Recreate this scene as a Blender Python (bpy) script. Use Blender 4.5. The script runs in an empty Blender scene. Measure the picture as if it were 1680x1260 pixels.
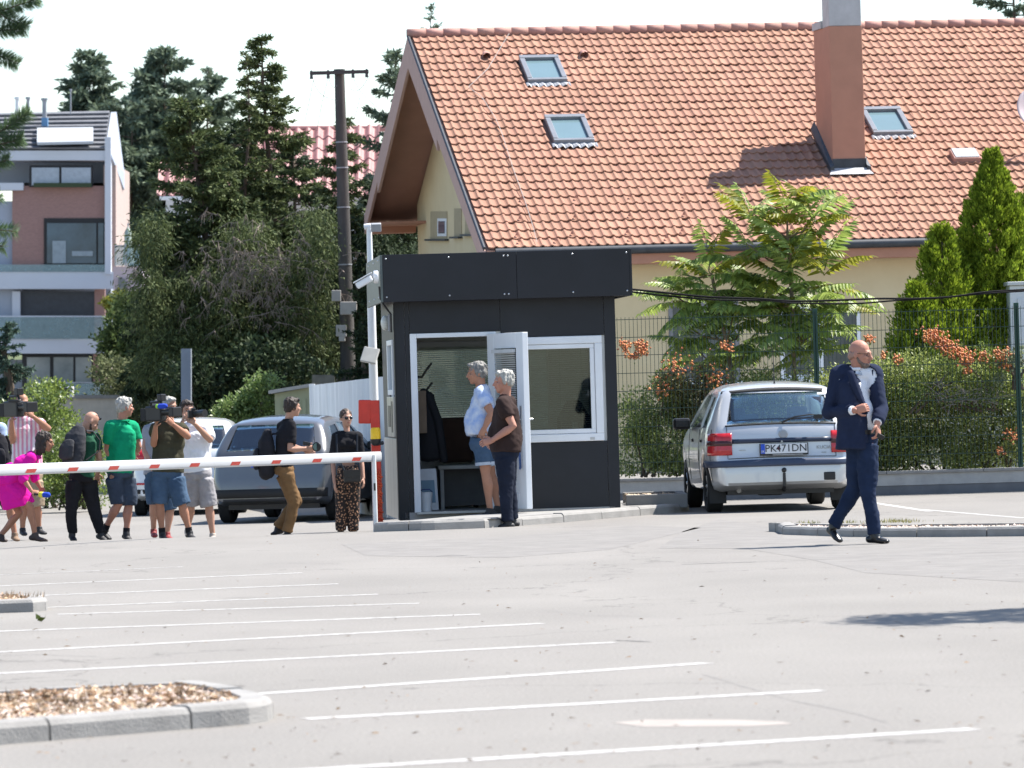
import bpy, bmesh, math, random
import numpy as np
from mathutils import Vector, Matrix, Euler, noise
random.seed(7); RNG = np.random.RandomState(7)
C = bpy.context.scene.collection
SC = bpy.context.scene
# ------------------------------------------------------------------ camera, light, exposure
F = 8400.0; CAMZ = 1.42; ROLL = 0.029; PIT = 12.4 / F
_R0 = Vector((1, 0, 0)); _U0 = Vector((0, -math.sin(PIT), math.cos(PIT))); _FW = Vector((0, math.cos(PIT), math.sin(PIT)))
_R = _R0 * math.cos(ROLL) - _U0 * math.sin(ROLL); _U = _R0 * math.sin(ROLL) + _U0 * math.cos(ROLL)
cam_d = bpy.data.cameras.new('camera'); cam = bpy.data.objects.new('camera', cam_d); C.objects.link(cam)
m3 = Matrix((_R, _U, -_FW)).transposed(); mw = m3.to_4x4(); mw.translation = Vector((0, 0, CAMZ)); cam.matrix_world = mw
cam_d.sensor_width = 36; cam_d.lens = 36 * F / 1680; cam_d.clip_end = 3000; cam_d.clip_start = 0.5
cam_d.dof.use_dof = True; cam_d.dof.focus_distance = 53; cam_d.dof.aperture_fstop = 8
SC.camera = cam
SUN_AZ = math.radians(22); SUN_EL = math.radians(57)     # azimuth from +X towards +Y
sdir = Vector((math.cos(SUN_EL) * math.cos(SUN_AZ), math.cos(SUN_EL) * math.sin(SUN_AZ), math.sin(SUN_EL)))
sl = bpy.data.lights.new('sun', 'SUN'); so = bpy.data.objects.new('sun', sl); C.objects.link(so)
sl.energy = 4.6; sl.angle = math.radians(.5); sl.color = (1, .95, .88); so.rotation_euler = sdir.to_track_quat('Z', 'Y').to_euler(); so.location = sdir * 60
w = bpy.data.worlds.new('World'); SC.world = w; w.use_nodes = True
nt = w.node_tree; nt.nodes.clear()
sky = nt.nodes.new('ShaderNodeTexSky'); sky.sky_type = 'NISHITA'; sky.sun_disc = False
sky.sun_elevation = SUN_EL; sky.sun_rotation = math.pi / 2 - SUN_AZ; sky.air_density = 1.0; sky.dust_density = .7; sky.altitude = 150
bg = nt.nodes.new('ShaderNodeBackground'); bg.inputs[1].default_value = .105
wo = nt.nodes.new('ShaderNodeOutputWorld'); nt.links.new(sky.outputs[0], bg.inputs[0]); nt.links.new(bg.outputs[0], wo.inputs[0])
SC.view_settings.view_transform = 'Standard'; SC.view_settings.look = 'None'; SC.view_settings.exposure = 1.3; SC.view_settings.gamma = 1
SC.cycles.max_bounces = 6; SC.cycles.transparent_max_bounces = 12

def W(px, py, Y, d=0):
    """point at distance Y (metres in front of the camera) that the photograph shows at px, py"""
    v = _FW + _R * ((px - 840) / F) - _U * ((py - 630) / F)
    return Vector((0, 0, CAMZ)) + v * ((Y + d) / v.y)
def gz(X, Y):
    t = min(max((1.6 - X) / 3.6, 0), 1); t = t * t * (3 - 2 * t)
    return -.03 * min(max(Y - 53.3, 0), 11.7) * t
def WG(px, py):
    """where that line of sight meets the level lot"""
    v = _FW + _R * ((px - 840) / F) - _U * ((py - 630) / F)
    return Vector((0, 0, CAMZ)) + v * (-CAMZ / v.z)

# ------------------------------------------------------------------ materials
MATS = {}
def _n(nt, t, **k):
    n = nt.nodes.new(t)
    for a, b in k.items(): setattr(n, a, b)
    return n
def mat(name, col, rough=.7, metal=0., var=.12, scale=6., bump=0., bscale=60., col2=None, spec=.5, coat=0., isl=0., stretch=None, alpha=1., trans=0., ior=1.45):
    if name in MATS: return MATS[name]
    m = bpy.data.materials.new(name); MATS[name] = m; m.use_nodes = True
    nt = m.node_tree; L = nt.links; b = nt.nodes['Principled BSDF']
    b.inputs['Roughness'].default_value = rough; b.inputs['Metallic'].default_value = metal
    b.inputs['Specular IOR Level'].default_value = spec; b.inputs['Coat Weight'].default_value = coat; b.inputs['IOR'].default_value = ior
    b.inputs['Transmission Weight'].default_value = trans; b.inputs['Alpha'].default_value = alpha
    c1 = tuple(col) + (1,); c2 = tuple(col2) + (1,) if col2 else tuple(min(1, x * (1 + var) + .0) for x in col) + (1,)
    c0 = c1 if col2 else tuple(x * (1 - var) for x in col) + (1,)
    tc = _n(nt, 'ShaderNodeTexCoord'); mp = _n(nt, 'ShaderNodeMapping'); L.new(tc.outputs['Object'], mp.inputs[0])
    if stretch: mp.inputs['Scale'].default_value = stretch
    ns = _n(nt, 'ShaderNodeTexNoise'); ns.inputs['Scale'].default_value = scale; ns.inputs['Detail'].default_value = 5; ns.inputs['Roughness'].default_value = .6
    L.new(mp.outputs[0], ns.inputs[0])
    mr = _n(nt, 'ShaderNodeMapRange'); mr.inputs[1].default_value = .3; mr.inputs[2].default_value = .7; L.new(ns.outputs[0], mr.inputs[0])
    mx = _n(nt, 'ShaderNodeMix', data_type='RGBA'); mx.inputs[6].default_value = c0; mx.inputs[7].default_value = c2
    L.new(mr.outputs[0], mx.inputs[0]); out = mx.outputs[2]
    if isl:
        ge = _n(nt, 'ShaderNodeNewGeometry'); oi = _n(nt, 'ShaderNodeObjectInfo'); ad = _n(nt, 'ShaderNodeMath', operation='ADD'); fr = _n(nt, 'ShaderNodeMath', operation='FRACT')
        L.new(ge.outputs['Random Per Island'], ad.inputs[0]); L.new(oi.outputs['Random'], ad.inputs[1]); L.new(ad.outputs[0], fr.inputs[0])
        hs = _n(nt, 'ShaderNodeHueSaturation'); r2 = _n(nt, 'ShaderNodeMapRange'); r2.inputs[3].default_value = 1 - isl; r2.inputs[4].default_value = 1 + isl
        L.new(fr.outputs[0], r2.inputs[0]); L.new(r2.outputs[0], hs.inputs['Value']); L.new(out, hs.inputs['Color']); out = hs.outputs[0]
        r3 = _n(nt, 'ShaderNodeMapRange'); r3.inputs[3].default_value = .5 - isl * .04; r3.inputs[4].default_value = .5 + isl * .04
        f2 = _n(nt, 'ShaderNodeMath', operation='MULTIPLY'); f2.inputs[1].default_value = 7.3; f3 = _n(nt, 'ShaderNodeMath', operation='FRACT')
        L.new(fr.outputs[0], f2.inputs[0]); L.new(f2.outputs[0], f3.inputs[0]); L.new(f3.outputs[0], r3.inputs[0]); L.new(r3.outputs[0], hs.inputs['Hue'])
    L.new(out, b.inputs['Base Color'])
    if bump:
        n2 = _n(nt, 'ShaderNodeTexNoise'); n2.inputs['Scale'].default_value = bscale; n2.inputs['Detail'].default_value = 4; L.new(mp.outputs[0], n2.inputs[0])
        bp = _n(nt, 'ShaderNodeBump'); bp.inputs['Strength'].default_value = bump; bp.inputs['Distance'].default_value = .01; L.new(n2.outputs[0], bp.inputs['Height']); L.new(bp.outputs[0], b.inputs['Normal'])
    return m
def leafmat(name, col, col2, isl=.35, tl=.35, gloss=.0, scale=1.2):
    """thin leaves: diffuse with light coming through, colour varies leaf by leaf"""
    if name in MATS: return MATS[name]
    m = bpy.data.materials.new(name); MATS[name] = m; m.use_nodes = True; nt = m.node_tree; L = nt.links; nt.nodes.clear()
    ge = _n(nt, 'ShaderNodeNewGeometry'); oi = _n(nt, 'ShaderNodeObjectInfo'); ad = _n(nt, 'ShaderNodeMath', operation='ADD'); fr = _n(nt, 'ShaderNodeMath', operation='FRACT')
    L.new(ge.outputs['Random Per Island'], ad.inputs[0]); L.new(oi.outputs['Random'], ad.inputs[1]); L.new(ad.outputs[0], fr.inputs[0])
    tc = _n(nt, 'ShaderNodeTexCoord'); ns = _n(nt, 'ShaderNodeTexNoise'); ns.inputs['Scale'].default_value = scale; L.new(tc.outputs['Object'], ns.inputs[0])
    a2 = _n(nt, 'ShaderNodeMath', operation='ADD'); L.new(fr.outputs[0], a2.inputs[0]); L.new(ns.outputs[0], a2.inputs[1])
    mr = _n(nt, 'ShaderNodeMapRange'); mr.inputs[1].default_value = .35; mr.inputs[2].default_value = 1.35; L.new(a2.outputs[0], mr.inputs[0])
    mx = _n(nt, 'ShaderNodeMix', data_type='RGBA'); mx.inputs[6].default_value = tuple(col) + (1,); mx.inputs[7].default_value = tuple(col2) + (1,); L.new(mr.outputs[0], mx.inputs[0])
    hs = _n(nt, 'ShaderNodeHueSaturation'); f2 = _n(nt, 'ShaderNodeMath', operation='MULTIPLY'); f2.inputs[1].default_value = 5.7; f3 = _n(nt, 'ShaderNodeMath', operation='FRACT')
    L.new(fr.outputs[0], f2.inputs[0]); L.new(f2.outputs[0], f3.inputs[0]); r2 = _n(nt, 'ShaderNodeMapRange'); r2.inputs[3].default_value = 1 - isl; r2.inputs[4].default_value = 1 + isl
    L.new(f3.outputs[0], r2.inputs[0]); L.new(r2.outputs[0], hs.inputs['Value']); L.new(mx.outputs[2], hs.inputs['Color'])
    d = _n(nt, 'ShaderNodeBsdfPrincipled'); d.inputs['Roughness'].default_value = .45 if gloss else .75; d.inputs['Specular IOR Level'].default_value = .5 if gloss else .25
    t = _n(nt, 'ShaderNodeBsdfTranslucent'); ms = _n(nt, 'ShaderNodeMixShader'); ms.inputs[0].default_value = tl; o = _n(nt, 'ShaderNodeOutputMaterial')
    L.new(hs.outputs[0], d.inputs['Base Color']); L.new(hs.outputs[0], t.inputs[0]); L.new(d.outputs[0], ms.inputs[1]); L.new(t.outputs[0], ms.inputs[2]); L.new(ms.outputs[0], o.inputs[0])
    return m
def glassmat(name, tint=(.5, .6, .6), clear=.45, rough=.02):
    if name in MATS: return MATS[name]
    m = bpy.data.materials.new(name); MATS[name] = m; m.use_nodes = True; nt = m.node_tree; L = nt.links; nt.nodes.clear()
    g = _n(nt, 'ShaderNodeBsdfGlossy'); g.inputs['Roughness'].default_value = rough; g.inputs[0].default_value = (.9, .95, 1, 1)
    t = _n(nt, 'ShaderNodeBsdfTransparent'); t.inputs[0].default_value = tuple(tint) + (1,)
    fr = _n(nt, 'ShaderNodeFresnel'); fr.inputs[0].default_value = 1.5; ad = _n(nt, 'ShaderNodeMath', operation='ADD'); ad.inputs[1].default_value = 1 - clear - .04; ad.use_clamp = True
    L.new(fr.outputs[0], ad.inputs[0]); ms = _n(nt, 'ShaderNodeMixShader'); L.new(ad.outputs[0], ms.inputs[0]); L.new(t.outputs[0], ms.inputs[1]); L.new(g.outputs[0], ms.inputs[2])
    o = _n(nt, 'ShaderNodeOutputMaterial'); L.new(ms.outputs[0], o.inputs[0]); return m

# ------------------------------------------------------------------ object helpers
WL = {}
def tag(o, label=None, cat=None, group=None, kind=None):
    if label: o['label'] = label
    if cat: o['category'] = cat
    if group: o['group'] = group
    if kind: o['kind'] = kind
    return o
def thing(name, label, cat, loc, group=None):
    o = bpy.data.objects.new(name, None); C.objects.link(o); o.location = loc; o.empty_display_size = .1; WL[o.name] = Vector(loc)
    return tag(o, label, cat, group)
def base(o): return WL.get(o.name, Vector((0, 0, 0)))
def mesh_np(name, V, Fc, m=None, smooth=False):
    """V (n,3) array; Fc list of index lists or (k,4)/(k,3) array"""
    me = bpy.data.meshes.new(name); V = np.asarray(V, dtype=np.float32)
    if isinstance(Fc, np.ndarray):
        k = Fc.shape[1]; n = len(Fc); me.vertices.add(len(V)); me.vertices.foreach_set('co', V.ravel())
        me.loops.add(n * k); me.loops.foreach_set('vertex_index', Fc.astype(np.int32).ravel())
        me.polygons.add(n); me.polygons.foreach_set('loop_start', np.arange(0, n * k, k, dtype=np.int32)); me.polygons.foreach_set('loop_total', np.full(n, k, dtype=np.int32))
        me.update(calc_edges=True)
        if not smooth and n > 3000 and k == 4 and name == 'tiles': me.shade_flat()
    else:
        me.from_pydata([tuple(v) for v in V], [], [tuple(int(i) for i in f) for f in Fc]); me.update()
    if m: me.materials.append(m)
    if smooth: me.polygons.foreach_set('use_smooth', np.ones(len(me.polygons), dtype=bool))
    return me
def link(name, me, parent=None, loc=(0, 0, 0), rot=(0, 0, 0)):
    o = bpy.data.objects.new(name, me); C.objects.link(o); o.location = loc; o.rotation_euler = rot
    if parent: o.parent = parent; WL[o.name] = base(parent) + Vector(loc)
    else: WL[o.name] = Vector(loc)
    return o
class Geo:
    def __init__(s): s.v = []; s.f = []
    def add(s, V, Fc):
        k = len(s.v); s.v += [tuple(p) for p in V]; s.f += [tuple(i + k for i in f) for f in Fc]; return s
    def box(s, c, size, rot=None, taper=1.):
        x, y, z = [q / 2 for q in size]; V = [Vector((a * x * (taper if d > 0 else 1), b * y * (taper if d > 0 else 1), d * z)) for d in (-1, 1) for b in (-1, 1) for a in (-1, 1)]
        if rot is not None:
            R = rot if isinstance(rot, Matrix) else Euler(rot).to_matrix(); V = [R @ p for p in V]
        c = Vector(c); return s.add([p + c for p in V], [(0, 2, 3, 1), (4, 5, 7, 6), (0, 1, 5, 4), (2, 6, 7, 3), (0, 4, 6, 2), (1, 3, 7, 5)])
    def bx(s, x0, x1, y0, y1, z0, z1): return s.box(((x0 + x1) / 2, (y0 + y1) / 2, (z0 + z1) / 2), (abs(x1 - x0), abs(y1 - y0), abs(z1 - z0)))
    def pbox(s, px0, py0, px1, py1, Y, dep, d0=0):
        """box whose front face covers that rectangle of the photograph at distance Y, dep metres deep"""
        cs = [W(px0, py1, Y + d0), W(px1, py1, Y + d0), W(px1, py0, Y + d0), W(px0, py0, Y + d0)]; b = [p + Vector((0, dep, 0)) for p in cs]
        return s.add(cs + b, [(0, 1, 2, 3), (7, 6, 5, 4), (0, 4, 5, 1), (1, 5, 6, 2), (2, 6, 7, 3), (3, 7, 4, 0)])
    def tube(s, pts, rad, seg=8, ratio=1., side=None, cap=True, round_=False):
        """closed tube; rad number or list; ratio = depth/width with side = width direction"""
        pts = [Vector(p) for p in pts]; n = len(pts); rad = [rad] * n if not hasattr(rad, '__len__') else list(rad); rat = [ratio] * n if not hasattr(ratio, '__len__') else list(ratio)
        if round_:
            a = (pts[0] - pts[1]).normalized(); b = (pts[-1] - pts[-2]).normalized(); P = []; R = []; Q = []
            for k in (80, 50, 25): P.append(pts[0] + a * rad[0] * rat[0] * math.sin(math.radians(k))); R.append(rad[0] * math.cos(math.radians(k))); Q.append(rat[0])
            P += pts; R += rad; Q += rat
            for k in (25, 50, 80): P.append(pts[-1] + b * rad[-1] * rat[-1] * math.sin(math.radians(k))); R.append(rad[-1] * math.cos(math.radians(k))); Q.append(rat[-1])
            pts, rad, rat = P, R, Q; n = len(pts)
        k0 = len(s.v); pv = None
        for i, p in enumerate(pts):
            t = (pts[min(i + 1, n - 1)] - pts[max(i - 1, 0)]).normalized()
            if side is not None: u = Vector(side) - t * t.dot(Vector(side))
            elif pv is not None: u = pv - t * t.dot(pv)
            else: u = t.orthogonal()
            u = u.normalized() if u.length > 1e-6 else t.orthogonal().normalized(); pv = u; v = t.cross(u)
            for j in range(seg):
                a = 2 * math.pi * j / seg; s.v.append(tuple(p + u * math.cos(a) * rad[i] + v * math.sin(a) * rad[i] * rat[i]))
        for i in range(n - 1):
            for j in range(seg):
                a = k0 + i * seg + j; b = k0 + i * seg + (j + 1) % seg; s.f.append((a, b, b + seg, a + seg))
        if cap: s.f.append(tuple(k0 + j for j in reversed(range(seg)))); s.f.append(tuple(k0 + (n - 1) * seg + j for j in range(seg)))
        return s
    def ell(s, c, r, rot=None, u=12, v=8):
        c = Vector(c); k0 = len(s.v); R = rot if rot is not None else Matrix.Identity(3); r = (r, r, r) if not hasattr(r, '__len__') else r
        s.v.append(tuple(c + R @ Vector((0, 0, -r[2]))))
        for i in range(1, v):
            p = -math.pi / 2 + math.pi * i / v
            for j in range(u): a = 2 * math.pi * j / u; s.v.append(tuple(c + R @ Vector((r[0] * math.cos(p) * math.cos(a), r[1] * math.cos(p) * math.sin(a), r[2] * math.sin(p)))))
        s.v.append(tuple(c + R @ Vector((0, 0, r[2])))); e = len(s.v) - 1
        for j in range(u): s.f.append((k0, k0 + 1 + (j + 1) % u, k0 + 1 + j)); s.f.append((e, e - u + j, e - u + (j + 1) % u))
        for i in range(v - 2):
            for j in range(u): a = k0 + 1 + i * u + j; b = k0 + 1 + i * u + (j + 1) % u; s.f.append((a, b, b + u, a + u))
        return s
    def prism(s, poly, vec):
        """extrude a planar polygon (3d points) along vec"""
        n = len(poly); vec = Vector(vec); P = [Vector(p) for p in poly]; return s.add(P + [p + vec for p in P], [tuple(range(n))[::-1], tuple(range(n, 2 * n))] + [(i, (i + 1) % n, n + (i + 1) % n, n + i) for i in range(n)])
    def build(s, name, m, parent=None, smooth=False, bevel=0, origin=None):
        b = base(parent) if parent else Vector(origin if origin is not None else (0, 0, 0))
        V = np.array(s.v, dtype=np.float32) - np.array(b, dtype=np.float32); me = mesh_np(name, V, s.f, m, smooth)
        bm = bmesh.new(); bm.from_mesh(me); bmesh.ops.recalc_face_normals(bm, faces=bm.faces); bm.to_mesh(me); bm.free()
        if smooth and not bevel:
            try: me.set_sharp_from_angle(angle=math.radians(42))
            except Exception: pass
        o = link(name, me, parent, (0, 0, 0) if parent else b)
        if bevel:
            md = o.modifiers.new('bevel', 'BEVEL'); md.width = bevel; md.segments = 2; md.limit_method = 'ANGLE'; md.angle_limit = math.radians(35)
        return o
def leaves(name, P, Dr, Ln, Wd, m, parent=None, nrm=None, origin=None, fold=.0):
    """many diamond leaves in one mesh; P base points, Dr unit directions"""
    P = np.asarray(P, float); Dr = np.asarray(Dr, float); n = len(P); Dr = Dr / (np.linalg.norm(Dr, axis=1, keepdims=True) + 1e-9)
    Ln = np.broadcast_to(Ln, (n,))[:, None]; Wd = np.broadcast_to(Wd, (n,))[:, None]
    R = RNG.randn(n, 3) if nrm is None else nrm + RNG.randn(n, 3) * .35
    S = np.cross(Dr, R); S /= (np.linalg.norm(S, axis=1, keepdims=True) + 1e-9)
    N = np.cross(S, Dr)
    V = np.empty((n, 4, 3)); V[:, 0] = P; V[:, 1] = P + Dr * Ln * .45 + S * Wd * .5 + N * Wd * fold; V[:, 2] = P + Dr * Ln; V[:, 3] = P + Dr * Ln * .45 - S * Wd * .5 + N * Wd * fold
    b = np.array(base(parent) if parent else (origin if origin is not None else (0, 0, 0)))
    Fc = np.arange(n * 4).reshape(n, 4); me = mesh_np(name, V.reshape(-1, 3) - b, Fc, m)
    return link(name, me, parent, (0, 0, 0) if parent else tuple(b))
# ================================================================== THE SETTING
def asphalt():
    m = mat('asphalt', (.215, .204, .189), rough=.9, scale=.5, var=.05, bump=.35, bscale=140, spec=.25)
    nt = m.node_tree; L = nt.links; b = nt.nodes['Principled BSDF']; src = b.inputs['Base Color'].links[0].from_socket
    tc = _n(nt, 'ShaderNodeTexCoord')
    # aggregate speckle, broad worn bands, thin cracks
    n1 = _n(nt, 'ShaderNodeTexNoise'); n1.inputs['Scale'].default_value = 55; n1.inputs['Detail'].default_value = 3; L.new(tc.outputs['Object'], n1.inputs[0])
    mp = _n(nt, 'ShaderNodeMapping'); mp.inputs['Scale'].default_value = (.35, .12, 1); mp.inputs['Rotation'].default_value = (0, 0, .5); L.new(tc.outputs['Object'], mp.inputs[0])
    n2 = _n(nt, 'ShaderNodeTexNoise'); n2.inputs['Scale'].default_value = 2.2; n2.inputs['Detail'].default_value = 6; L.new(mp.outputs[0], n2.inputs[0])
    vo = _n(nt, 'ShaderNodeTexVoronoi', feature='DISTANCE_TO_EDGE'); vo.inputs['Scale'].default_value = .16
    dn = _n(nt, 'ShaderNodeTexNoise'); dn.inputs['Scale'].default_value = 1.3; dn.inputs['Detail'].default_value = 5; L.new(tc.outputs['Object'], dn.inputs[0])
    mxv = _n(nt, 'ShaderNodeVectorMath', operation='ADD'); sc = _n(nt, 'ShaderNodeVectorMath', operation='SCALE'); sc.inputs['Scale'].default_value = 1.6
    L.new(dn.outputs['Color'], sc.inputs[0]); L.new(tc.outputs['Object'], mxv.inputs[0]); L.new(sc.outputs[0], mxv.inputs[1]); L.new(mxv.outputs[0], vo.inputs[0])
    cr = _n(nt, 'ShaderNodeMapRange'); cr.inputs[1].default_value = 0; cr.inputs[2].default_value = .004; cr.inputs[3].default_value = .62; cr.inputs[4].default_value = 1; L.new(vo.outputs[0], cr.inputs[0])
    s1 = _n(nt, 'ShaderNodeMapRange'); s1.inputs[1].default_value = .25; s1.inputs[2].default_value = .75; s1.inputs[3].default_value = .76; s1.inputs[4].default_value = 1.18; L.new(n1.outputs[0], s1.inputs[0])
    s2 = _n(nt, 'ShaderNodeMapRange'); s2.inputs[1].default_value = .3; s2.inputs[2].default_value = .7; s2.inputs[3].default_value = .93; s2.inputs[4].default_value = 1.05; L.new(n2.outputs[0], s2.inputs[0])
    a = _n(nt, 'ShaderNodeMath', operation='MULTIPLY'); L.new(s1.outputs[0], a.inputs[0]); L.new(s2.outputs[0], a.inputs[1])
    c = _n(nt, 'ShaderNodeMath', operation='MULTIPLY'); L.new(a.outputs[0], c.inputs[0]); L.new(cr.outputs[0], c.inputs[1])
    v = _n(nt, 'ShaderNodeVectorMath', operation='SCALE'); L.new(src, v.inputs[0]); L.new(c.outputs[0], v.inputs['Scale']); L.new(v.outputs[0], b.inputs['Base Color'])
    return m
M_ASPH = asphalt()
M_ASPH2 = mat('asphalt_patch', (.200, .191, .180), rough=.92, scale=3, var=.12, bump=.4, bscale=150, spec=.2)
M_PAINT = mat('road_paint', (.56, .55, .53), rough=.7, scale=16, col2=(.235, .225, .21), bump=.2)
M_KERB = mat('kerb_concrete', (.25, .242, .23), rough=.9, scale=5, var=.16, bump=.5, bscale=90)
M_CONC = mat('concrete', (.24, .235, .225), rough=.9, scale=2.5, var=.15, bump=.4, bscale=50)
xs = [-700, -200, -60, -20] + [x * .5 for x in range(-24, 26)] + [20, 60, 200, 700]
ys = [-60, 0, 10, 20, 30, 40, 50] + [52 + .4 * k for k in range(0, 36)] + [70, 90, 130, 200, 400, 1200]
V = [(x, y, gz(x, y)) for y in ys for x in xs]; nx = len(xs)
Fc = [(j * nx + i, j * nx + i + 1, (j + 1) * nx + i + 1, (j + 1) * nx + i) for j in range(len(ys) - 1) for i in range(nx - 1)]
tag(link('ground', mesh_np('ground', V, Fc, M_ASPH, True)), kind='structure')
# patched strips of newer asphalt
def sheet(name, pix, m, lift, kind='structure'):
    P = [WG(*p) for p in pix]; g = Geo(); top = [Vector((p.x, p.y, gz(p.x, p.y) + lift)) for p in P]
    g.add(top, [tuple(range(len(top)))]); o = g.build(name, m); return tag(o, kind=kind)
sheet('asphalt_patch', [(1180, 852), (1290, 868), (1282, 884), (1500, 886), (1760, 883), (1760, 960), (1420, 940), (1330, 918), (1220, 900), (1080, 900), (1120, 872)], M_ASPH2, .0012)
sheet('asphalt_patch', [(560, 893), (840, 880), (1040, 862), (1150, 866), (1000, 902), (830, 915), (600, 912)], M_ASPH2, .0012)
sheet('drain_cover', [(1005, 1186), (1060, 1181), (1200, 1181), (1280, 1184), (1300, 1188), (1230, 1192), (1060, 1193)], mat('drain_cover_concrete', (.29, .26, .235), rough=.9, var=.1, bump=.3), .0012)
# parking lines
for (x0, y0, x1, y1, wd) in [(0, 944, 300, 930, .06), (0, 962, 495, 940, .10), (0, 980, 555, 958, .10), (0, 1000, 620, 975, .10), (95, 1008, 688, 990, .10), (0, 1036, 788, 1008, .11), (0, 1071, 890, 1023, .11),
                         (0, 1106, 1010, 1054, .11), (418, 1139, 1160, 1088, .12), (500, 1180, 1350, 1133, .12), (330, 1274, 1600, 1196, .12), (1432, 825, 1526, 839, .10), (1500, 835, 1680, 850, .07)]:
    a, b = WG(x0 - (60 if x0 == 0 else 0), y0 + (2 if x0 == 0 else 0)), WG(x1, y1); d = (b - a); n_ = max(2, int(d.length / .25)); sd = Vector((-d.y, d.x, 0)).normalized() * wd / 2; g = Geo(); Vv = []
    for k in range(n_ + 1):
        p = a + d * k / n_; e = 1 + .12 * noise.noise(p * 3.1); Vv += [p - sd * e + Vector((0, 0, .0016)), p + sd * e + Vector((0, 0, .0016))]
    g.add(Vv, [(2 * k, 2 * k + 2, 2 * k + 3, 2 * k + 1) for k in range(n_)]); tag(g.build('parking_line', M_PAINT), kind='structure')

# tar seams and oily marks; the first strip is a painted cast shadow
M_TAR_SHADOW = mat('tar_and_shadow_strip', (.075, .072, .07), rough=.7, scale=14, col2=(.15, .145, .14))
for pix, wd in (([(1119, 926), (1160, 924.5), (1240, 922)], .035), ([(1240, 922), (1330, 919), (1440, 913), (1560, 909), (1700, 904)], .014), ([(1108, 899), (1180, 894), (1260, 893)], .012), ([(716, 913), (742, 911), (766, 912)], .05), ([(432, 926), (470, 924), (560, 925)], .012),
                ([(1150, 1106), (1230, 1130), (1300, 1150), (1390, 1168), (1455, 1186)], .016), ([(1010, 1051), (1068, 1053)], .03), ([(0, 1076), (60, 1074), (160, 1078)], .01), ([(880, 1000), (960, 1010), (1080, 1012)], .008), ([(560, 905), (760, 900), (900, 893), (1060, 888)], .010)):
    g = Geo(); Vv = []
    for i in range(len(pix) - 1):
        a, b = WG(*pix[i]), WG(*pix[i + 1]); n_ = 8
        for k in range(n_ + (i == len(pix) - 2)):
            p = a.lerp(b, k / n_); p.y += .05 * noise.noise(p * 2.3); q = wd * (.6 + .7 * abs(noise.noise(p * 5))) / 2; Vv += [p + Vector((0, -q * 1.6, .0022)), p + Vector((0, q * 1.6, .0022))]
    g.add(Vv, [(2 * k, 2 * k + 2, 2 * k + 3, 2 * k + 1) for k in range(len(Vv) // 2 - 1)]); tag(g.build('tar_and_shadow_strip', M_TAR_SHADOW), kind='structure')
def smoothpath(P, step):
    out = []; acc = 0
    for i in range(len(P) - 1):
        a, b = Vector(P[i]), Vector(P[i + 1]); n_ = max(1, int((b - a).length / .05))
        for k in range(n_): out.append(a.lerp(b, k / n_))
    out.append(Vector(P[-1])); return out
def kerb(P, lens=.72, wd=.14, h=.1, closed=False, zf=gz, inner=1):
    """kerb stones laid end to end along a ground path P (outer bottom edge); inner=+1 lies left of travel"""
    root = bpy.data.objects.new('kerb', None); C.objects.link(root); root.location = (P[0][0], P[0][1], 0); WL[root.name] = Vector(root.location); tag(root, kind='structure')
    pts = smoothpath([Vector((p[0], p[1], 0)) for p in P], .05); stones = []; cur = [pts[0]]; acc = 0
    for i in range(1, len(pts)):
        seg = (pts[i] - pts[i - 1]).length; acc += seg; cur.append(pts[i])
        if acc > lens: stones.append(cur); cur = [pts[i]]; acc = 0
    if len(cur) > 2: stones.append(cur)
    for st in stones:
        n = len(st); sec = []; L_ = sum((st[i + 1] - st[i]).length for i in range(n - 1)); run = 0; keep = [0] + [i for i in range(2, n - 2) if i % 3 == 0] + [n - 1]; dz = random.uniform(-.006, .006)
        for i in keep:
            t = (st[min(i + 1, n - 1)] - st[max(i - 1, 0)]).normalized(); q = Vector((-t.y, t.x, 0)) * inner; p = st[i].copy()
            if i == 0: p += t * .006
            if i == n - 1: p -= t * .006
            z = zf(p.x, p.y) + dz; bt = -.05
            prof = [(0, bt), (0.004, h * .7), (.02, h * .93), (.04, h), (wd, h), (wd, bt)]
            sec.append([(p.x + q.x * a, p.y + q.y * a, z + b) for a, b in prof])
        k = len(prof); V = [v for s_ in sec for v in s_]; m_ = len(sec)
        Fc = [(i * k + j, (i + 1) * k + j, (i + 1) * k + (j + 1) % k, i * k + (j + 1) % k) for i in range(m_ - 1) for j in range(k)] + [tuple(range(k)), tuple((m_ - 1) * k + j for j in reversed(range(k)))]
        g = Geo(); g.add(V, Fc); g.build('kerb_stone', M_KERB, root)
    return root
def inpoly(x, y, P):
    c = False; j = len(P) - 1
    for i in range(len(P)):
        if (P[i][1] > y) != (P[j][1] > y) and x < (P[j][0] - P[i][0]) * (y - P[i][1]) / (P[j][1] - P[i][1]) + P[i][0]: c = not c
        j = i
    return c
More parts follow.
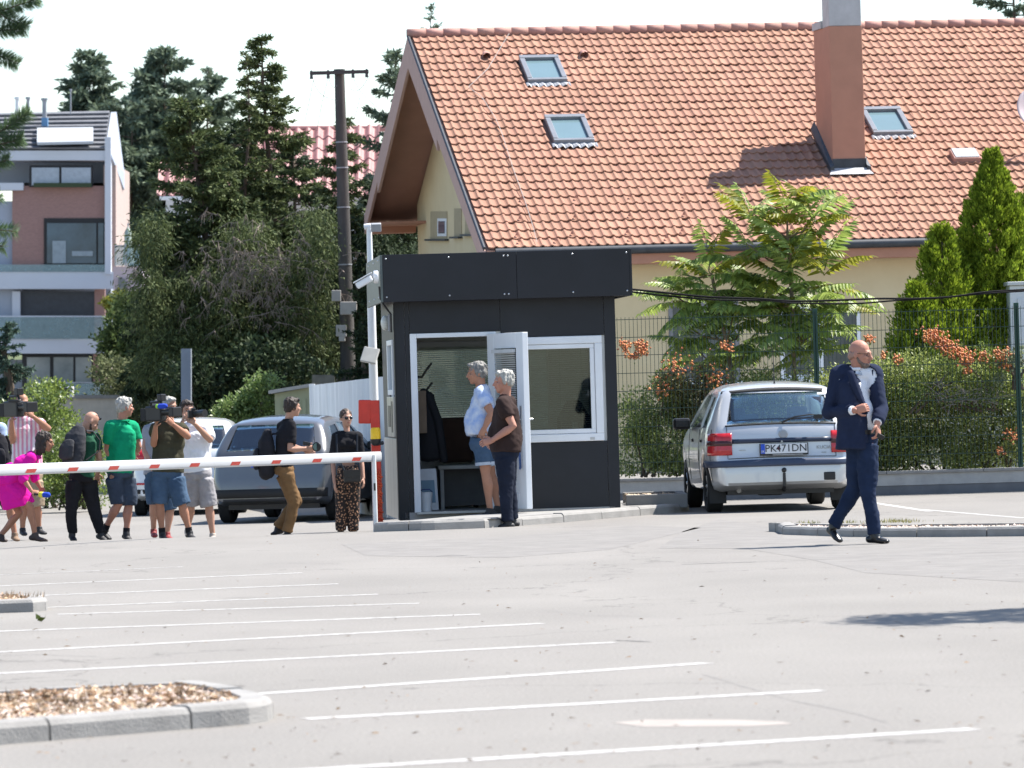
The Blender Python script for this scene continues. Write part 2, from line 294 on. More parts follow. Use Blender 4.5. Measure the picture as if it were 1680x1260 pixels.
def gravel(P, n, z, size, m, name='gravel', flat=.6):
    """loose stones scattered in polygon P"""
    x0, x1 = min(p[0] for p in P), max(p[0] for p in P); y0, y1 = min(p[1] for p in P), max(p[1] for p in P); Vs = []; Fs = []; k = 0
    O = np.array([(1, 0, 0), (0, 1, 0), (-1, 0, 0), (0, -1, 0), (0, 0, 1), (0, 0, -1)], float); OF = [(0, 1, 4), (1, 2, 4), (2, 3, 4), (3, 0, 4), (1, 0, 5), (2, 1, 5), (3, 2, 5), (0, 3, 5)]
    while k < n:
        x, y = random.uniform(x0, x1), random.uniform(y0, y1)
        if not inpoly(x, y, P): continue
        s = size * random.uniform(.5, 1.35); S = O * np.array([s * random.uniform(.6, 1.2), s * random.uniform(.6, 1.1), s * flat * random.uniform(.6, 1.2)]) * RNG.uniform(.7, 1.2, (6, 1))
        R = np.array(Euler((random.uniform(-.5, .5), random.uniform(-.5, .5), random.uniform(0, 6))).to_matrix()); Vs.append(S @ R.T + np.array([x, y, z + random.uniform(0, size * .9)])); Fs.append(np.array(OF) + 6 * k); k += 1
    me = mesh_np(name, np.vstack(Vs), np.vstack(Fs), m); return tag(link(name, me), kind='stuff')
def fill(P, z, m, name):
    g = Geo(); g.add([(p[0], p[1], z) for p in P], [tuple(range(len(P)))]); return tag(g.build(name, m), kind='structure')
M_GRAV = mat('white_gravel', (.40, .31, .25), rough=.85, scale=40, col2=(.56, .48, .42), isl=.45)
M_SOIL = mat('dry_soil', (.16, .12, .09), rough=1, scale=12, var=.3, bump=.5)
M_DRY = leafmat('dry_leaf', (.26, .13, .06), (.46, .36, .25), .55, .2)
def island(pix, ng, size, h=.1, nl=0, inset=.15, depth=None):
    P = [WG(*p) for p in pix]
    if depth: P = P + [p + Vector((0, depth, 0)) for p in reversed(P)]
    P = [(p.x, p.y) for p in P]; c = (sum(p[0] for p in P) / len(P), sum(p[1] for p in P) / len(P))
    kerb(P + [P[0]], h=h); Q = []
    n = len(P)
    for i in range(n):
        a, b, d = Vector(P[i - 1]), Vector(P[i]), Vector(P[(i + 1) % n]); n1 = Vector((-(b - a).y, (b - a).x)).normalized(); n2 = Vector((-(d - b).y, (d - b).x)).normalized(); nn = (n1 + n2).normalized(); q = b + nn * inset / max(.5, nn.dot(n1)); Q.append((q.x, q.y))
    fill(Q, h - .04, M_SOIL, 'planting_bed'); gravel(Q, ng, h - .045, size, M_GRAV)
    if nl:
        x0, x1 = min(p[0] for p in Q), max(p[0] for p in Q); y0, y1 = min(p[1] for p in Q), max(p[1] for p in Q); LP = []
        while len(LP) < nl:
            x, y = random.uniform(x0, x1), random.uniform(y0, y1)
            if inpoly(x, y, Q): LP.append((x, y, h - .022 + random.uniform(0, .026)))
        Dv = RNG.randn(nl, 3) * (1, 1, .16); tag(leaves('dry_leaves', LP, Dv, RNG.uniform(.02, .05, nl), RNG.uniform(.010, .024, nl), M_DRY, fold=.3), kind='stuff')
    return Q
Q1 = island([(-160, 1236), (330, 1195), (400, 1190), (440, 1184), (452, 1177), (430, 1168), (385, 1158), (330, 1150), (-160, 1172)], 7500, .027, .1, 1900)
Q2 = island([(-90, 1009), (55, 1004), (76, 1002), (80, 998), (66, 994), (30, 991), (-90, 996)], 1300, .03, .085, 420)
Q3 = island([(1283, 877), (1400, 881), (1560, 881), (1850, 878)], 4200, .028, .085, 60, depth=1.25)
# dry weeds and grass tufts on the islands
def tuft(P, z, n, L0, col, spread=.05, name='grass'):
    LP = []; D_ = []
    for (x, y) in P:
        for k in range(n): LP.append((x + random.gauss(0, spread), y + random.gauss(0, spread), z)); D_.append((random.gauss(0, .45), random.gauss(0, .45), 1))
    return tag(leaves(name, LP, D_, RNG.uniform(.5, 1.2, len(LP)) * L0, .006, col), kind='stuff')
M_GRASS = leafmat('grass_blade', (.10, .14, .03), (.35, .30, .12), .3, .3)
g3 = [WG(px, py) for px, py in ((1462, 871), (1478, 870), (1440, 872), (1395, 872), (1500, 871), (1330, 873))]
tuft([(p.x, p.y + .5) for p in g3], .06, 60, .05, M_GRASS, .07)
g1 = [WG(px, py) for px, py in ((8, 1185), (80, 1180), (120, 1188), (225, 1172), (300, 1175))]
tuft([(p.x, p.y) for p in g1], .08, 34, .07, leafmat('dead_weed', (.05, .035, .025), (.14, .09, .05), .3, .1), .04)
g2 = [WG(px, py) for px, py in ((15, 998), (45, 999))]
tuft([(p.x, p.y) for p in g2], .06, 60, .07, M_DRY, .06)
# stray leaves and twigs blown over the lot
n = 420; px = RNG.uniform(-20, 1700, n); py = 885 + 375 * RNG.uniform(0, 1, n) ** .8; G0 = [WG(a, b) for a, b in zip(px, py)]
tag(leaves('fallen_leaves', [(p.x, p.y, .011) for p in G0], RNG.randn(n, 3) * (1, 1, .12), RNG.uniform(.015, .05, n), RNG.uniform(.004, .015, n), leafmat('litter', (.07, .055, .04), (.20, .13, .07), .4, .1), nrm=np.tile([0, 0, 1.], (n, 1)), fold=.2), kind='stuff')
p = WG(66, 1021); tag(leaves('fallen_leaf', [(p.x + a, p.y, .012) for a in (-.02, 0, .02)], [(1, .2, .3), (-.4, .3, .6), (.3, -.5, .5)], .06, .035, leafmat('green_leaf', (.05, .08, .015), (.08, .1, .02), .2, .2)), 'small green leaf lying on the asphalt left of the parking lines', 'leaf')

# ------------------------------------------------------------------ booth platform with its kerb
PL = [(-1.36, 62.2), (-1.52, 54.3), (-1.36, 53.95), (-.95, 53.75), (-.33, 54.0), (.07, 54.75), (.6, 55.6), (1.22, 56.7), (1.72, 57.5), (1.98, 58.3), (1.98, 62.2)]
g = Geo(); top = [(x + (.12 if x < 0 else -.12), y + (.12 if y < 60 else 0), gz(x, y) + .094) for x, y in PL]; g.add(top, [tuple(range(len(top)))]); tag(g.build('booth_platform', M_CONC), kind='structure')
kerb([(p[0], p[1]) for p in PL], h=.1, lens=.85)
P0 = W(1022, 838, 58.0); g = Geo(); g.bx(1.25, 1.95, 57.95, 58.05, .05, .21); g.bx(1.85, 1.95, 58.05, 59.6, .05, .21); g.bx(1.25, 1.95, 59.5, 59.6, .05, .21)
tag(g.build('planter_edging', M_CONC, origin=(1.6, 58, 0), bevel=.01), 'low concrete edging of the small gravel bed beside the dark booth', 'edging')
gravel([(1.28, 58.07), (1.84, 58.07), (1.84, 59.45), (1.28, 59.45)], 700, .15, .035, mat('tan_gravel', (.40, .30, .2), scale=40, col2=(.5, .42, .33), isl=.45, rough=.9))
# hillside behind the left-hand gardens
g = Geo(); hx = [-90, -60, -40, -30, -20, -12, -6, 0]; hy = [236, 250, 265, 280, 300, 340, 460]
def hz(x, y): return -.6 + 1.4 * min(max((y - 236) / 90, 0), 1) * min(max((0 - x) / 12, 0), 1) + (y > 300) * 6
V = [(x, y, hz(x, y)) for y in hy for x in hx]; g.add(V, [(j * 8 + i, j * 8 + i + 1, j * 8 + i + 9, j * 8 + i + 8) for j in range(6) for i in range(7)])
tag(g.build('hillside', mat('hill_grass', (.08, .10, .04), rough=1, scale=1, var=.3), smooth=True), kind='structure')
# ================================================================== THE TILED HOUSE
YAW = math.radians(9); HO = Vector((-.415, 85, 3.79))      # front left corner of the roof
HA, HB, HR = 8.4, 15.2, 4.15                                # ridge depth, full depth, ridge rise
cu, su = math.cos(YAW), math.sin(YAW)
def H(u, v, w_): return Vector((HO.x + u * cu - v * su, HO.y + u * su + v * cu, HO.z + w_))
def hbox(g, u0, u1, v0, v1, w0, w1):
    P = [H(a, b, c) for c in (w0, w1) for b in (v0, v1) for a in (u0, u1)]; g.add(P, [(0, 2, 3, 1), (4, 5, 7, 6), (0, 1, 5, 4), (2, 6, 7, 3), (0, 4, 6, 2), (1, 3, 7, 5)]); return g
PF = math.atan2(HR, HA); LEN = 16.5
M_TERRA = mat('terracotta_render', (.40, .20, .135), rough=.85, scale=3, var=.06, bump=.15)
M_SOFF = mat('soffit_brown', (.36, .20, .15), rough=.85, scale=2, var=.08)
M_WALL = mat('cream_render', (.56, .46, .28), rough=.9, scale=1.5, var=.06, bump=.15, col2=(.62, .52, .33))
M_TILE = mat('roof_tile', (.325, .172, .118), rough=.8, scale=.7, var=.10, isl=.085, bump=.25, bscale=60, spec=.3)
M_RTILE = mat('ridge_tile', (.38, .21, .175), rough=.8, scale=9, var=.15, isl=.12, bump=.25)
M_ZINC = mat('dark_sheet_metal', (.05, .055, .062), rough=.5, metal=.3, var=.2)
M_LEAD = mat('lead_flashing', (.33, .34, .36), rough=.6, metal=.2, var=.15)
M_WHITE = mat('white_upvc', (.74, .76, .78), rough=.4, scale=3, var=.04)
M_GLAZ = glassmat('window_glass', (.62, .68, .66), .95)
house = thing('tiled_house', 'long cream house with orange clay tiled roof and roof windows behind the fence', 'house', H(6, 7, -HO.z))
g = Geo()                                                    # walls: front, gable, back, far end, ground to roof slope
OV = .95; E0, E1 = .55, HB - .7
def rz(v): return (HR * v / HA if v < HA else HR - (v - HA) * (HR - 1.15) / (HB - HA)) - .16
zb = -HO.z
prof = [(E0, zb), (E1, zb), (E1, rz(E1)), (HA, rz(HA)), (E0, rz(E0))]
# gable wall with the three window recesses cut as reveals
g.add([H(OV, v, z) for v, z in prof] + [H(LEN - .5, v, z) for v, z in prof], [(4, 3, 2, 1, 0), (5, 6, 7, 8, 9), (0, 5, 9, 4), (1, 2, 7, 6), (0, 1, 6, 5)])
hw = g.build('wall', M_WALL, house)
g = Geo(); g2 = Geo()
for a, b, z0, z1 in []: pass
# roof deck (front slope, back slope, verges)
g = Geo(); T = .14
def slab(g, u0, u1, v0, v1, w0a, w1a, t): g.add([H(u0, v0, w0a), H(u1, v0, w0a), H(u1, v1, w1a), H(u0, v1, w1a), H(u0, v0, w0a - t), H(u1, v0, w0a - t), H(u1, v1, w1a - t), H(u0, v1, w1a - t)], [(0, 1, 2, 3), (7, 6, 5, 4), (0, 4, 5, 1), (1, 5, 6, 2), (2, 6, 7, 3), (3, 7, 4, 0)])
slab(g, .06, LEN, 0, HA, -.02, HR - .02, .1); slab(g, .06, LEN, HA, HB, HR - .02, 1.15 - .02, .1)
roof = g.build('roof', M_SOFF, house)
g = Geo()                                                    # verge boards, dropped deeper under the apex and at the eaves as in the photograph
def verge(g, u0, u1, pts):
    n = len(pts); A = [H(u0, v, t) for v, t, b in pts] + [H(u0, v, b) for v, t, b in reversed(pts)]; g.prism(A, (H(u1, 0, 0) - H(u0, 0, 0)))
dz = -.02
def rt(v): return (HR * v / HA if v < HA else HR - (v - HA) * (HR - 1.15) / (HB - HA)) + dz
verge(g, 0, .05, [(0, rt(0), rt(0) - .34), (5.0, rt(5.0), rt(5.0) - .34)])
verge(g, 0, .05, [(5.0, rt(5.0), rt(5.0) - .55), (HA, rt(HA), rt(HA) - .55)])
verge(g, 0, .05, [(HA, rt(HA), rt(HA) - .55), (HB - 2.1, rt(HB - 2.1), rt(HB - 2.1) - .55)])
verge(g, 0, .05, [(HB - 2.1, rt(HB - 2.1), rt(HB - 2.1) - .34), (HB, rt(HB), rt(HB) - .34)])
g.build('verge_board', mat('verge_paint', (.42, .28, .24), rough=.8, var=.06), house)
g = Geo()                                                    # box eaves closing the overhang at the back corner
hbox(g, .06, OV - .01, HB - .55, HB - .02, .78, 1.0); slab(g, .06, LEN - .1, HB - 1.9, HB - .05, .96, .96, .05); g.build('soffit', M_TERRA, house)
g = Geo(); hbox(g, OV + .01, LEN, .02, .5, -.30, -.05); g.build('fascia', M_TERRA, house)
g = Geo(); g.tube([H(.2, -.03, -.06), H(LEN, -.03, -.06)], .075, 10); g.build('gutter', M_ZINC, house, smooth=True)
g = Geo(); g.tube([H(.02, -.01, .02), H(.02, HA, HR + .02)], .03, 6); g.build('verge_flashing', M_ZINC, roof)
# gable windows: recess surround, pane, dark sill
GW = [(707, 347, 734, 392), (746, 342, 758, 388), (764, 338, 784, 384)]
def gable_pt(px, py):
    """meet the gable wall plane"""
    v = _FW + _R * ((px - 840) / F) - _U * ((py - 630) / F); o = Vector((0, 0, CAMZ)); nrm = Vector((cu, su, 0)); p0 = H(OV, 0, 0); t = (p0 - o).dot(nrm) / v.dot(nrm); return o + v * t
inw = Vector((cu, su, 0))
for (x0, y0, x1, y1) in GW:
    a, b, c, d = gable_pt(x0, y1), gable_pt(x1, y1), gable_pt(x1, y0), gable_pt(x0, y0)
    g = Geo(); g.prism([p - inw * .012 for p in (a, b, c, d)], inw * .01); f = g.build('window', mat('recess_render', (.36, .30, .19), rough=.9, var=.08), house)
    a2, b2, c2, d2 = a.lerp(b, .45), b, c, d.lerp(c, .45); lo = a2.lerp(d2, .1), b2.lerp(c2, .1), c2.lerp(b2, .25), d2.lerp(a2, .25)
    if x1 - x0 > 20:
        g = Geo(); g.prism([p - inw * .02 for p in lo], inw * .006); g.build('frame', M_WHITE, f); cc = sum(lo, Vector()) / 4; g = Geo(); g.prism([cc + (p - cc) * .68 - inw * .03 for p in lo], inw * .006); g.build('pane', mat('dark_pane', (.10, .13, .18), rough=.08, var=.3), f)
    g = Geo(); e = Vector((0, 0, .035)); g.prism([a - e - inw * .09 + (a - b) * .12, b - e - inw * .09 + (b - a) * .1, b - inw * .09 + (b - a) * .1, a - inw * .09 + (a - b) * .12], inw * .075); g.build('sill', M_ZINC, f)
# front wall windows, seen through the trees
def wbox(name, u0, u1, w0, w1, parent, fm):
    g = Geo(); v = E0
    for (a, b, c, d) in ((u0, u1, w1 - .07, w1), (u0, u1, w0, w0 + .07), (u0, u0 + .07, w0 + .07, w1 - .07), (u1 - .07, u1, w0 + .07, w1 - .07), ((u0 + u1) / 2 - .035, (u0 + u1) / 2 + .035, w0 + .07, w1 - .07)): hbox(g, a, b, v - .03, v + .02, c, d)
    o = g.build(name, fm, parent); g = Geo(); hbox(g, u0 + .05, u1 - .05, v - .012, v - .004, w0 + .05, w1 - .05); g.build('pane', mat('house_pane', (.06, .08, .09), rough=.06, var=.4, scale=2), o); g = Geo(); hbox(g, u0 - .05, u1 + .05, v - .12, v - .032, w0 - .05, w0 - .005); g.build('sill', M_WHITE, o)
wbox('window', 5.1, 6.5, -2.3, -1.05, house, M_WHITE); wbox('window', 3.2, 4.4, -2.3, -.95, house, mat('grey_shutter', (.2, .2, .21))); wbox('window', 8.6, 9.8, -2.3, -1.05, house, M_WHITE)
# ---- tiles: one wave-shaped clay tile, laid row over row
TW, NR = .156, 28; SL = math.hypot(HA, HR); RW = SL / NR
def tile_mesh():
    V = []; nx, ny = 9, 2; L_ = RW + .05
    for k, th in ((0, .0), (1, -.022)):
        for j in range(ny):
            for i in range(nx):
                x = i / (nx - 1); z = .026 * (math.exp(-((x - .80) / .17) ** 2) + math.exp(-((x + .20) / .17) ** 2)) + .004 * math.cos(x * 6.28)
                V.append((x * (TW + .01) - TW / 2, j * L_, z + th + .034 * (1 - j) + .004))
    q = lambda k, j, i: k * nx * ny + j * nx + i; Fc = []
    for i in range(nx - 1): Fc.append((q(0, 0, i), q(0, 0, i + 1), q(0, 1, i + 1), q(0, 1, i))); Fc.append((q(1, 0, i + 1), q(1, 0, i), q(0, 0, i), q(0, 0, i + 1))[::-1])
    Fc += [(q(0, 0, nx - 1), q(1, 0, nx - 1), q(1, 1, nx - 1), q(0, 1, nx - 1)), (q(1, 0, 0), q(0, 0, 0), q(0, 1, 0), q(1, 1, 0))]
    return V, Fc
TV, TF = tile_mesh(); tme = mesh_np('tile', TV, TF, M_TILE, False)
RM = Matrix.Rotation(YAW, 3, 'Z') @ Matrix.Rotation(PF, 3, 'X')
holes = []                                                   # u0,u1,v0,v1 where roof windows and the chimney stand
def roof_uv(px, py):
    v = _FW + _R * ((px - 840) / F) - _U * ((py - 630) / F); o = Vector((0, 0, CAMZ)); n = RM @ Vector((0, 0, 1)); t = (HO - o).dot(n) / v.dot(n); q = RM.transposed() @ (o + v * t - HO); return q.x, q.y
def RP(u, s, h=0): return HO + RM @ Vector((u, s, h))
SKY = []
for (x0, y0, x1, y1) in ((848, 93, 933, 146), (889, 191, 978, 245), (1411, 178, 1497, 232)):
    # bottom-left corner and size from the picture: width .72, slope length 1.3
    u, s = roof_uv((x0 + x1) / 2, (y0 + y1) / 2); SKY.append((u, s)); holes.append((u - .36, u + .36, s - .62, s + .56))
cu_, cs_ = roof_uv(1394, 284); holes.append((cu_ - .33, cu_ + .33, cs_ - .05, cs_ + 1.75))
TP = []
for r in range(NR):
    s = r * RW
    for c in range(int(LEN / TW)):
        u = .09 + (c + .5) * TW
        if u > 12.2: continue
        if any(a < u < b and d0 - RW * .6 < s < d1 - RW * .3 for a, b, d0, d1 in holes): continue
        TP.append((u, s, r))
TP.sort(key=lambda t: (t[2], abs(t[0] - 5)))
rest = []; cnt = 0; RE = RM.to_euler()
for (u, s, r) in TP:
    rot = RM @ Euler((random.gauss(0, .012), random.gauss(0, .012), random.gauss(0, .012))).to_matrix(); p = RP(u, s, random.gauss(0, .002))
    if 3 <= r < 12 and .3 < u < 5.2 and cnt < 290: link('tile', tme, roof, p - base(roof), rot.to_euler()); cnt += 1
    else: rest.append((p, rot))
tv = np.array(TV); n = len(rest); A = np.array([np.array(R_) for p, R_ in rest]); B = np.array([np.array(p) for p, R_ in rest])
V = np.einsum('nij,kj->nki', A, tv) + B[:, None, :]; k = len(tv); Fq = np.array(TF); FF = (Fq[None] + (np.arange(n) * k)[:, None, None]).reshape(-1, 4)
o = link('tiles', mesh_np('tiles', V.reshape(-1, 3) - np.array(base(roof)), FF, M_TILE), roof); tag(o, kind='stuff')
# back slope: one simple covering (never seen from here)
g = Geo(); slab(g, .03, LEN, HA, HB, HR + .05, 1.15 + .05, .03); g.build('back_covering', M_TILE, roof)
g0 = Geo(); g0.tube([(0, 0, 0), (.34, 0, 0)], [.085, .094], 14, side=(0, 0, 1)); v0 = g0.v
g = Geo(); g.add(v0, g0.f); rme = mesh_np('ridge_tile', g.v, g.f, M_RTILE, True); k = 0
while .02 + k * .315 < LEN - .2:
    p = H(.0 + k * .315, HA, HR + .055); link('ridge_tile', rme, roof, p - base(roof), (random.gauss(0, .01), random.gauss(0, .008), YAW)); k += 1
# small vents and snow guards
for (px, py) in ((797, 96), (957, 94)):
    u, s = roof_uv(px, py); g = Geo(); g.tube([RP(u, s + .14, .05), RP(u, s - .04, .08), RP(u, s - .1, .08)], [.04, .075, .078], 10, cap=False); g.build('vent_tile', M_RTILE, roof, smooth=True)
gs = Geo(); gs.add([(-.03, 0, 0), (.03, 0, 0), (0, .09, 0), (0, -.0, .075)], [(0, 1, 3), (1, 2, 3), (2, 0, 3), (0, 2, 1)]); sme = mesh_np('snow_guard', gs.v, gs.f, M_RTILE)
for row, off, st in ((0.9, 0, 3), (2.9, 1, 3), (5.3, 2, 3), (0.15, 0, 2)):
    for c in range(3 + off, 72, st * 2):
        p = RP(.09 + (c + .45) * TW, row * RW + .1, .06); link('snow_guard', sme, roof, p - base(roof), RE)
g = Geo(); pts = []
for i, (px, py) in enumerate(((835, 62), (800, 120), (768, 150), (790, 166), (812, 200), (822, 222), (842, 285), (862, 340), (872, 372), (881, 405))):
    u, s = roof_uv(px, py); pts.append(RP(u, s, .085))
g.tube(pts, .006, 4); g.build('lightning_wire', mat('wire_grey', (.35, .33, .31)), roof)
# roof windows
M_SKYL = mat('roof_window_glass', (.13, .20, .22), rough=.07, var=.06, scale=1, spec=.9)
for (u, s) in SKY:
    def rb(g, a, b, c, d, h0, h1): g.add([RP(u + x, s + y, h) for h in (h0, h1) for y in (c, d) for x in (a, b)], [(0, 2, 3, 1), (4, 5, 7, 6), (0, 1, 5, 4), (2, 6, 7, 3), (0, 4, 6, 2), (1, 3, 7, 5)])
    g = Geo(); rb(g, -.36, .36, .43, .55, 0, .13); rb(g, -.36, .36, -.55, -.47, 0, .11); rb(g, -.36, -.27, -.47, .43, 0, .12); rb(g, .27, .36, -.47, .43, 0, .12)
    f = g.build('roof_window', mat('roof_window_frame', (.20, .21, .23), rough=.4, metal=.3, var=.1), roof, bevel=.008)
    g = Geo(); rb(g, -.27, .27, -.47, .43, .05, .07); g.build('pane', M_SKYL, f)
    g = Geo(); V = []; nn = 18
    for i in range(nn + 1):
        x = -.40 + .8 * i / nn; z = .03 * math.sin(i * 2.1)
        V += [RP(u + x, s - .55, .05 + z * .3), RP(u + x, s - .72, .045 + z)]
    g.add(V, [(2 * i, 2 * i + 1, 2 * i + 3, 2 * i + 2) for i in range(nn)]); g.build('flashing', M_LEAD, roof)
u, s = roof_uv(1583, 262); g = Geo(); g.add([RP(u + x, s + y, h) for h in (0, .12) for y in (-.2, .2) for x in (-.24, .24)], [(0, 2, 3, 1), (4, 5, 7, 6), (0, 1, 5, 4), (2, 6, 7, 3), (0, 4, 6, 2), (1, 3, 7, 5)]); hf = g.build('roof_hatch', M_RTILE, roof, bevel=.01)
g = Geo(); g.add([RP(u + x, s + y, h) for h in (.121, .135) for y in (-.17, .2) for x in (-.21, .21)], [(0, 2, 3, 1), (4, 5, 7, 6), (0, 1, 5, 4), (2, 6, 7, 3), (0, 4, 6, 2), (1, 3, 7, 5)]); g.build('hatch_lid', M_LEAD, hf)
# chimney: front stack and a slightly lower back stack, grey caps, dark flashing
cb = RP(cu_, cs_, 0); c = cb - HO; cu0 = c.x * cu + c.y * su; cv0 = -c.x * su + c.y * cu; w0 = HR * cv0 / HA
M_CHG = mat('chimney_concrete', (.42, .42, .42), rough=.85, scale=4, var=.12, bump=.3)
g = Geo(); hbox(g, cu0 - .29, cu0 + .29, cv0, cv0 + 1.25, w0 - .1, w0 + 2.55); ch = g.build('chimney', M_TERRA, roof, bevel=.01)
g = Geo(); hbox(g, cu0 - .285, cu0 + .285, cv0 + .004, cv0 + .55, w0 + 2.552, w0 + 3.5); g.build('chimney_cap', M_CHG, ch, bevel=.01)
g = Geo(); hbox(g, cu0 - .31, cu0 + .28, cv0 + .56, cv0 + 1.27, w0 + 2.552, w0 + 2.68); g.build('chimney_cap', M_CHG, ch)
g = Geo(); hbox(g, cu0 - .30, cu0 + .30, cv0 - .012, cv0 - .001, w0 - .1, w0 + .25)
for sg in (-1, 1):
    x0 = cu0 + sg * .291; x1 = cu0 + sg * .36; g.add([H(x0, cv0 - .1, w0 - .02), H(x1, cv0 - .1, w0 - .02), H(x1, cv0 + 1.4, w0 + HR / HA * 1.4 + .1), H(x0, cv0 + 1.4, w0 + HR / HA * 1.4 + .1), H(x0, cv0 - .1, w0 + .13), H(x1, cv0 - .1, w0 + .10), H(x1, cv0 + 1.4, w0 + HR / HA * 1.4 + .16), H(x0, cv0 + 1.4, w0 + HR / HA * 1.4 + .3)], [(0, 1, 2, 3), (7, 6, 5, 4), (0, 4, 5, 1), (1, 5, 6, 2), (2, 6, 7, 3), (3, 7, 4, 0)])
g.build('chimney_flashing', M_ZINC, ch)
g = Geo(); g.add([RP(cu_ - .4, cs_ - .2, .07), RP(cu_ + .38, cs_ - .2, .07), RP(cu_ + .30, cs_ - .0, .1), RP(cu_ - .32, cs_ - .0, .1)], [(0, 1, 2, 3)]); g.build('flashing_apron', M_LEAD, ch)
# satellite dish at the right edge of the picture
dp = RP(*roof_uv(1703, 252), .1); dish = thing('satellite_dish', 'pale round satellite dish on the tiled roof at the right edge', 'satellite dish', dp)
g = Geo(); q = W(1703, 176, dp.y - .25); g.tube([dp, dp + Vector((0, 0, .45)), Vector((q.x, q.y + .2, q.z - .1)), q + Vector((0, .1, 0))], .025, 8); g.build('mast', M_LEAD, dish, smooth=True)
g = Geo(); Vd = []; rr = 9; ss = 28; ax = Vector((.12, -1, .35)).normalized(); sx = ax.cross(Vector((0, 0, 1))).normalized(); sy = sx.cross(ax)
Vd.append(q + ax * -.06)
for i in range(1, rr + 1):
    for j in range(ss): a = 2 * math.pi * j / ss; r_ = .37 * i / rr; Vd.append(q + sx * math.cos(a) * r_ + sy * math.sin(a) * r_ * 1.08 + ax * (.4 * r_ * r_ - .06))
g.add(Vd, [(0, 1 + j, 1 + (j + 1) % ss) for j in range(ss)] + [(1 + i * ss + j, 1 + (i + 1) * ss + j, 1 + (i + 1) * ss + (j + 1) % ss, 1 + i * ss + (j + 1) % ss) for i in range(rr - 1) for j in range(ss)])
o = g.build('reflector', mat('dish_paint', (.55, .45, .45), rough=.5), dish, smooth=True); md = o.modifiers.new('s', 'SOLIDIFY'); md.thickness = .01
# ================================================================== GUARD BOOTH
BY = math.radians(4.2); bc, bs = math.cos(BY), math.sin(BY); BO = Vector((-1.29, 57.0, 0))
def B(u, v, z): return Vector((BO.x + u * bc - v * bs, BO.y + u * bs + v * bc, z))
def bb(g, u0, u1, v0, v1, z0, z1):
    P = [B(a, b, c) for c in (z0, z1) for b in (v0, v1) for a in (u0, u1)]; g.add(P, [(0, 2, 3, 1), (4, 5, 7, 6), (0, 1, 5, 4), (2, 6, 7, 3), (0, 4, 6, 2), (1, 3, 7, 5)]); return g
M_ANTH = mat('anthracite_panel', (.009, .010, .015), rough=.42, scale=2.5, var=.2, bump=.04, bscale=8, spec=.45)
M_ANTH2 = mat('anthracite_wall', (.008, .0095, .014), rough=.5, scale=3, var=.25, bump=.05, bscale=6)
M_INT = mat('booth_interior', (.74, .74, .70), rough=.8, var=.06)
M_STEEL = mat('brushed_steel', (.42, .42, .42), rough=.32, metal=.9, scale=6, var=.25, stretch=(1, 1, .06))
M_BLACK = mat('black_plastic', (.015, .015, .016), rough=.4, var=.2)
M_RUB = mat('black_rubber', (.02, .02, .02), rough=.8)
booth = thing('guard_booth', 'small dark anthracite guard booth with open white door and white framed window', 'guard booth', B(1.23, 1.5, .09))
BW, BD, Z0, Z1 = 2.47, 3.0, .02, 2.62
D0, D1, DT = .166, 1.13, 2.095; W0_, W1_, WB, WT = 1.21, 2.31, .845, 2.02
def wall(name, boxes, m=M_ANTH2, bevel=.004):
    g = Geo()
    for b in boxes: bb(g, *b)
    return g.build(name, m, booth, bevel=bevel)
t = .09
# outer cladding: each flat panel is its own piece, joints left open a few millimetres
for b in ((0, D0 - .055, 0, .03, Z0, Z1), (D0 - .05, D0 - .002, .006, .03, Z0, Z1), (D0 + .002, D1 + .05, .004, .03, DT + .003, Z1), (D1 + .054, W1_ + .03, .004, .03, WT + .003, Z1), (D1 + .003, W0_ - .003, .004, .03, Z0, WT),
          (W0_ + .0, W1_ + .03, .004, .03, Z0, WB - .003), (W1_ + .034, BW, 0, .03, Z0, Z1)):
    g = Geo(); bb(g, *b); g.build('wall_panel', M_ANTH2, booth, bevel=.003)
wall('front_wall', [(0.02, D0, .031, t, Z0, Z1), (D0, D1, .031, t, DT, Z1), (D1, W0_, .031, t, Z0, Z1), (W0_, W1_, .031, t, Z0, WB), (W0_, W1_, .031, t, WT, Z1), (W1_, BW - .02, .031, t, Z0, Z1)], M_INT)
wall('right_wall', [(BW - .06, BW, t + .002, BD, Z0, Z1)])
BWz = (.95, 1.98); BWu = (.30, 1.55)
wall('back_wall', [(.062, BWu[0], BD - .08, BD - .002, Z0, Z1), (BWu[1], BW - .062, BD - .08, BD - .002, Z0, Z1), (BWu[0], BWu[1], BD - .08, BD - .002, Z0, BWz[0]), (BWu[0], BWu[1], BD - .08, BD - .002, BWz[1], Z1)], M_INT)
LW = (.45, 1.5)                                               # side window along the left wall
wall('left_wall', [(0, .06, t + .002, LW[0], Z0, Z1), (0, .06, LW[1], BD, Z0, Z1), (0, .06, LW[0], LW[1], Z0, 1.0), (0, .06, LW[0], LW[1], 2.0, Z1)])
g = Geo(); bb(g, .061, BW - .061, t, BD - .081, 2.45, 2.5); g.build('ceiling', M_INT, booth)
g = Geo(); bb(g, .061, BW - .061, .0, BD - .081, .02, .105); g.build('floor', mat('lino', (.42, .40, .37), rough=.6), booth)
g = Geo(); bb(g, -.11, BW + .13, -.22, BD + .1, 2.625, 2.94); g.build('roof', M_ANTH2, booth)
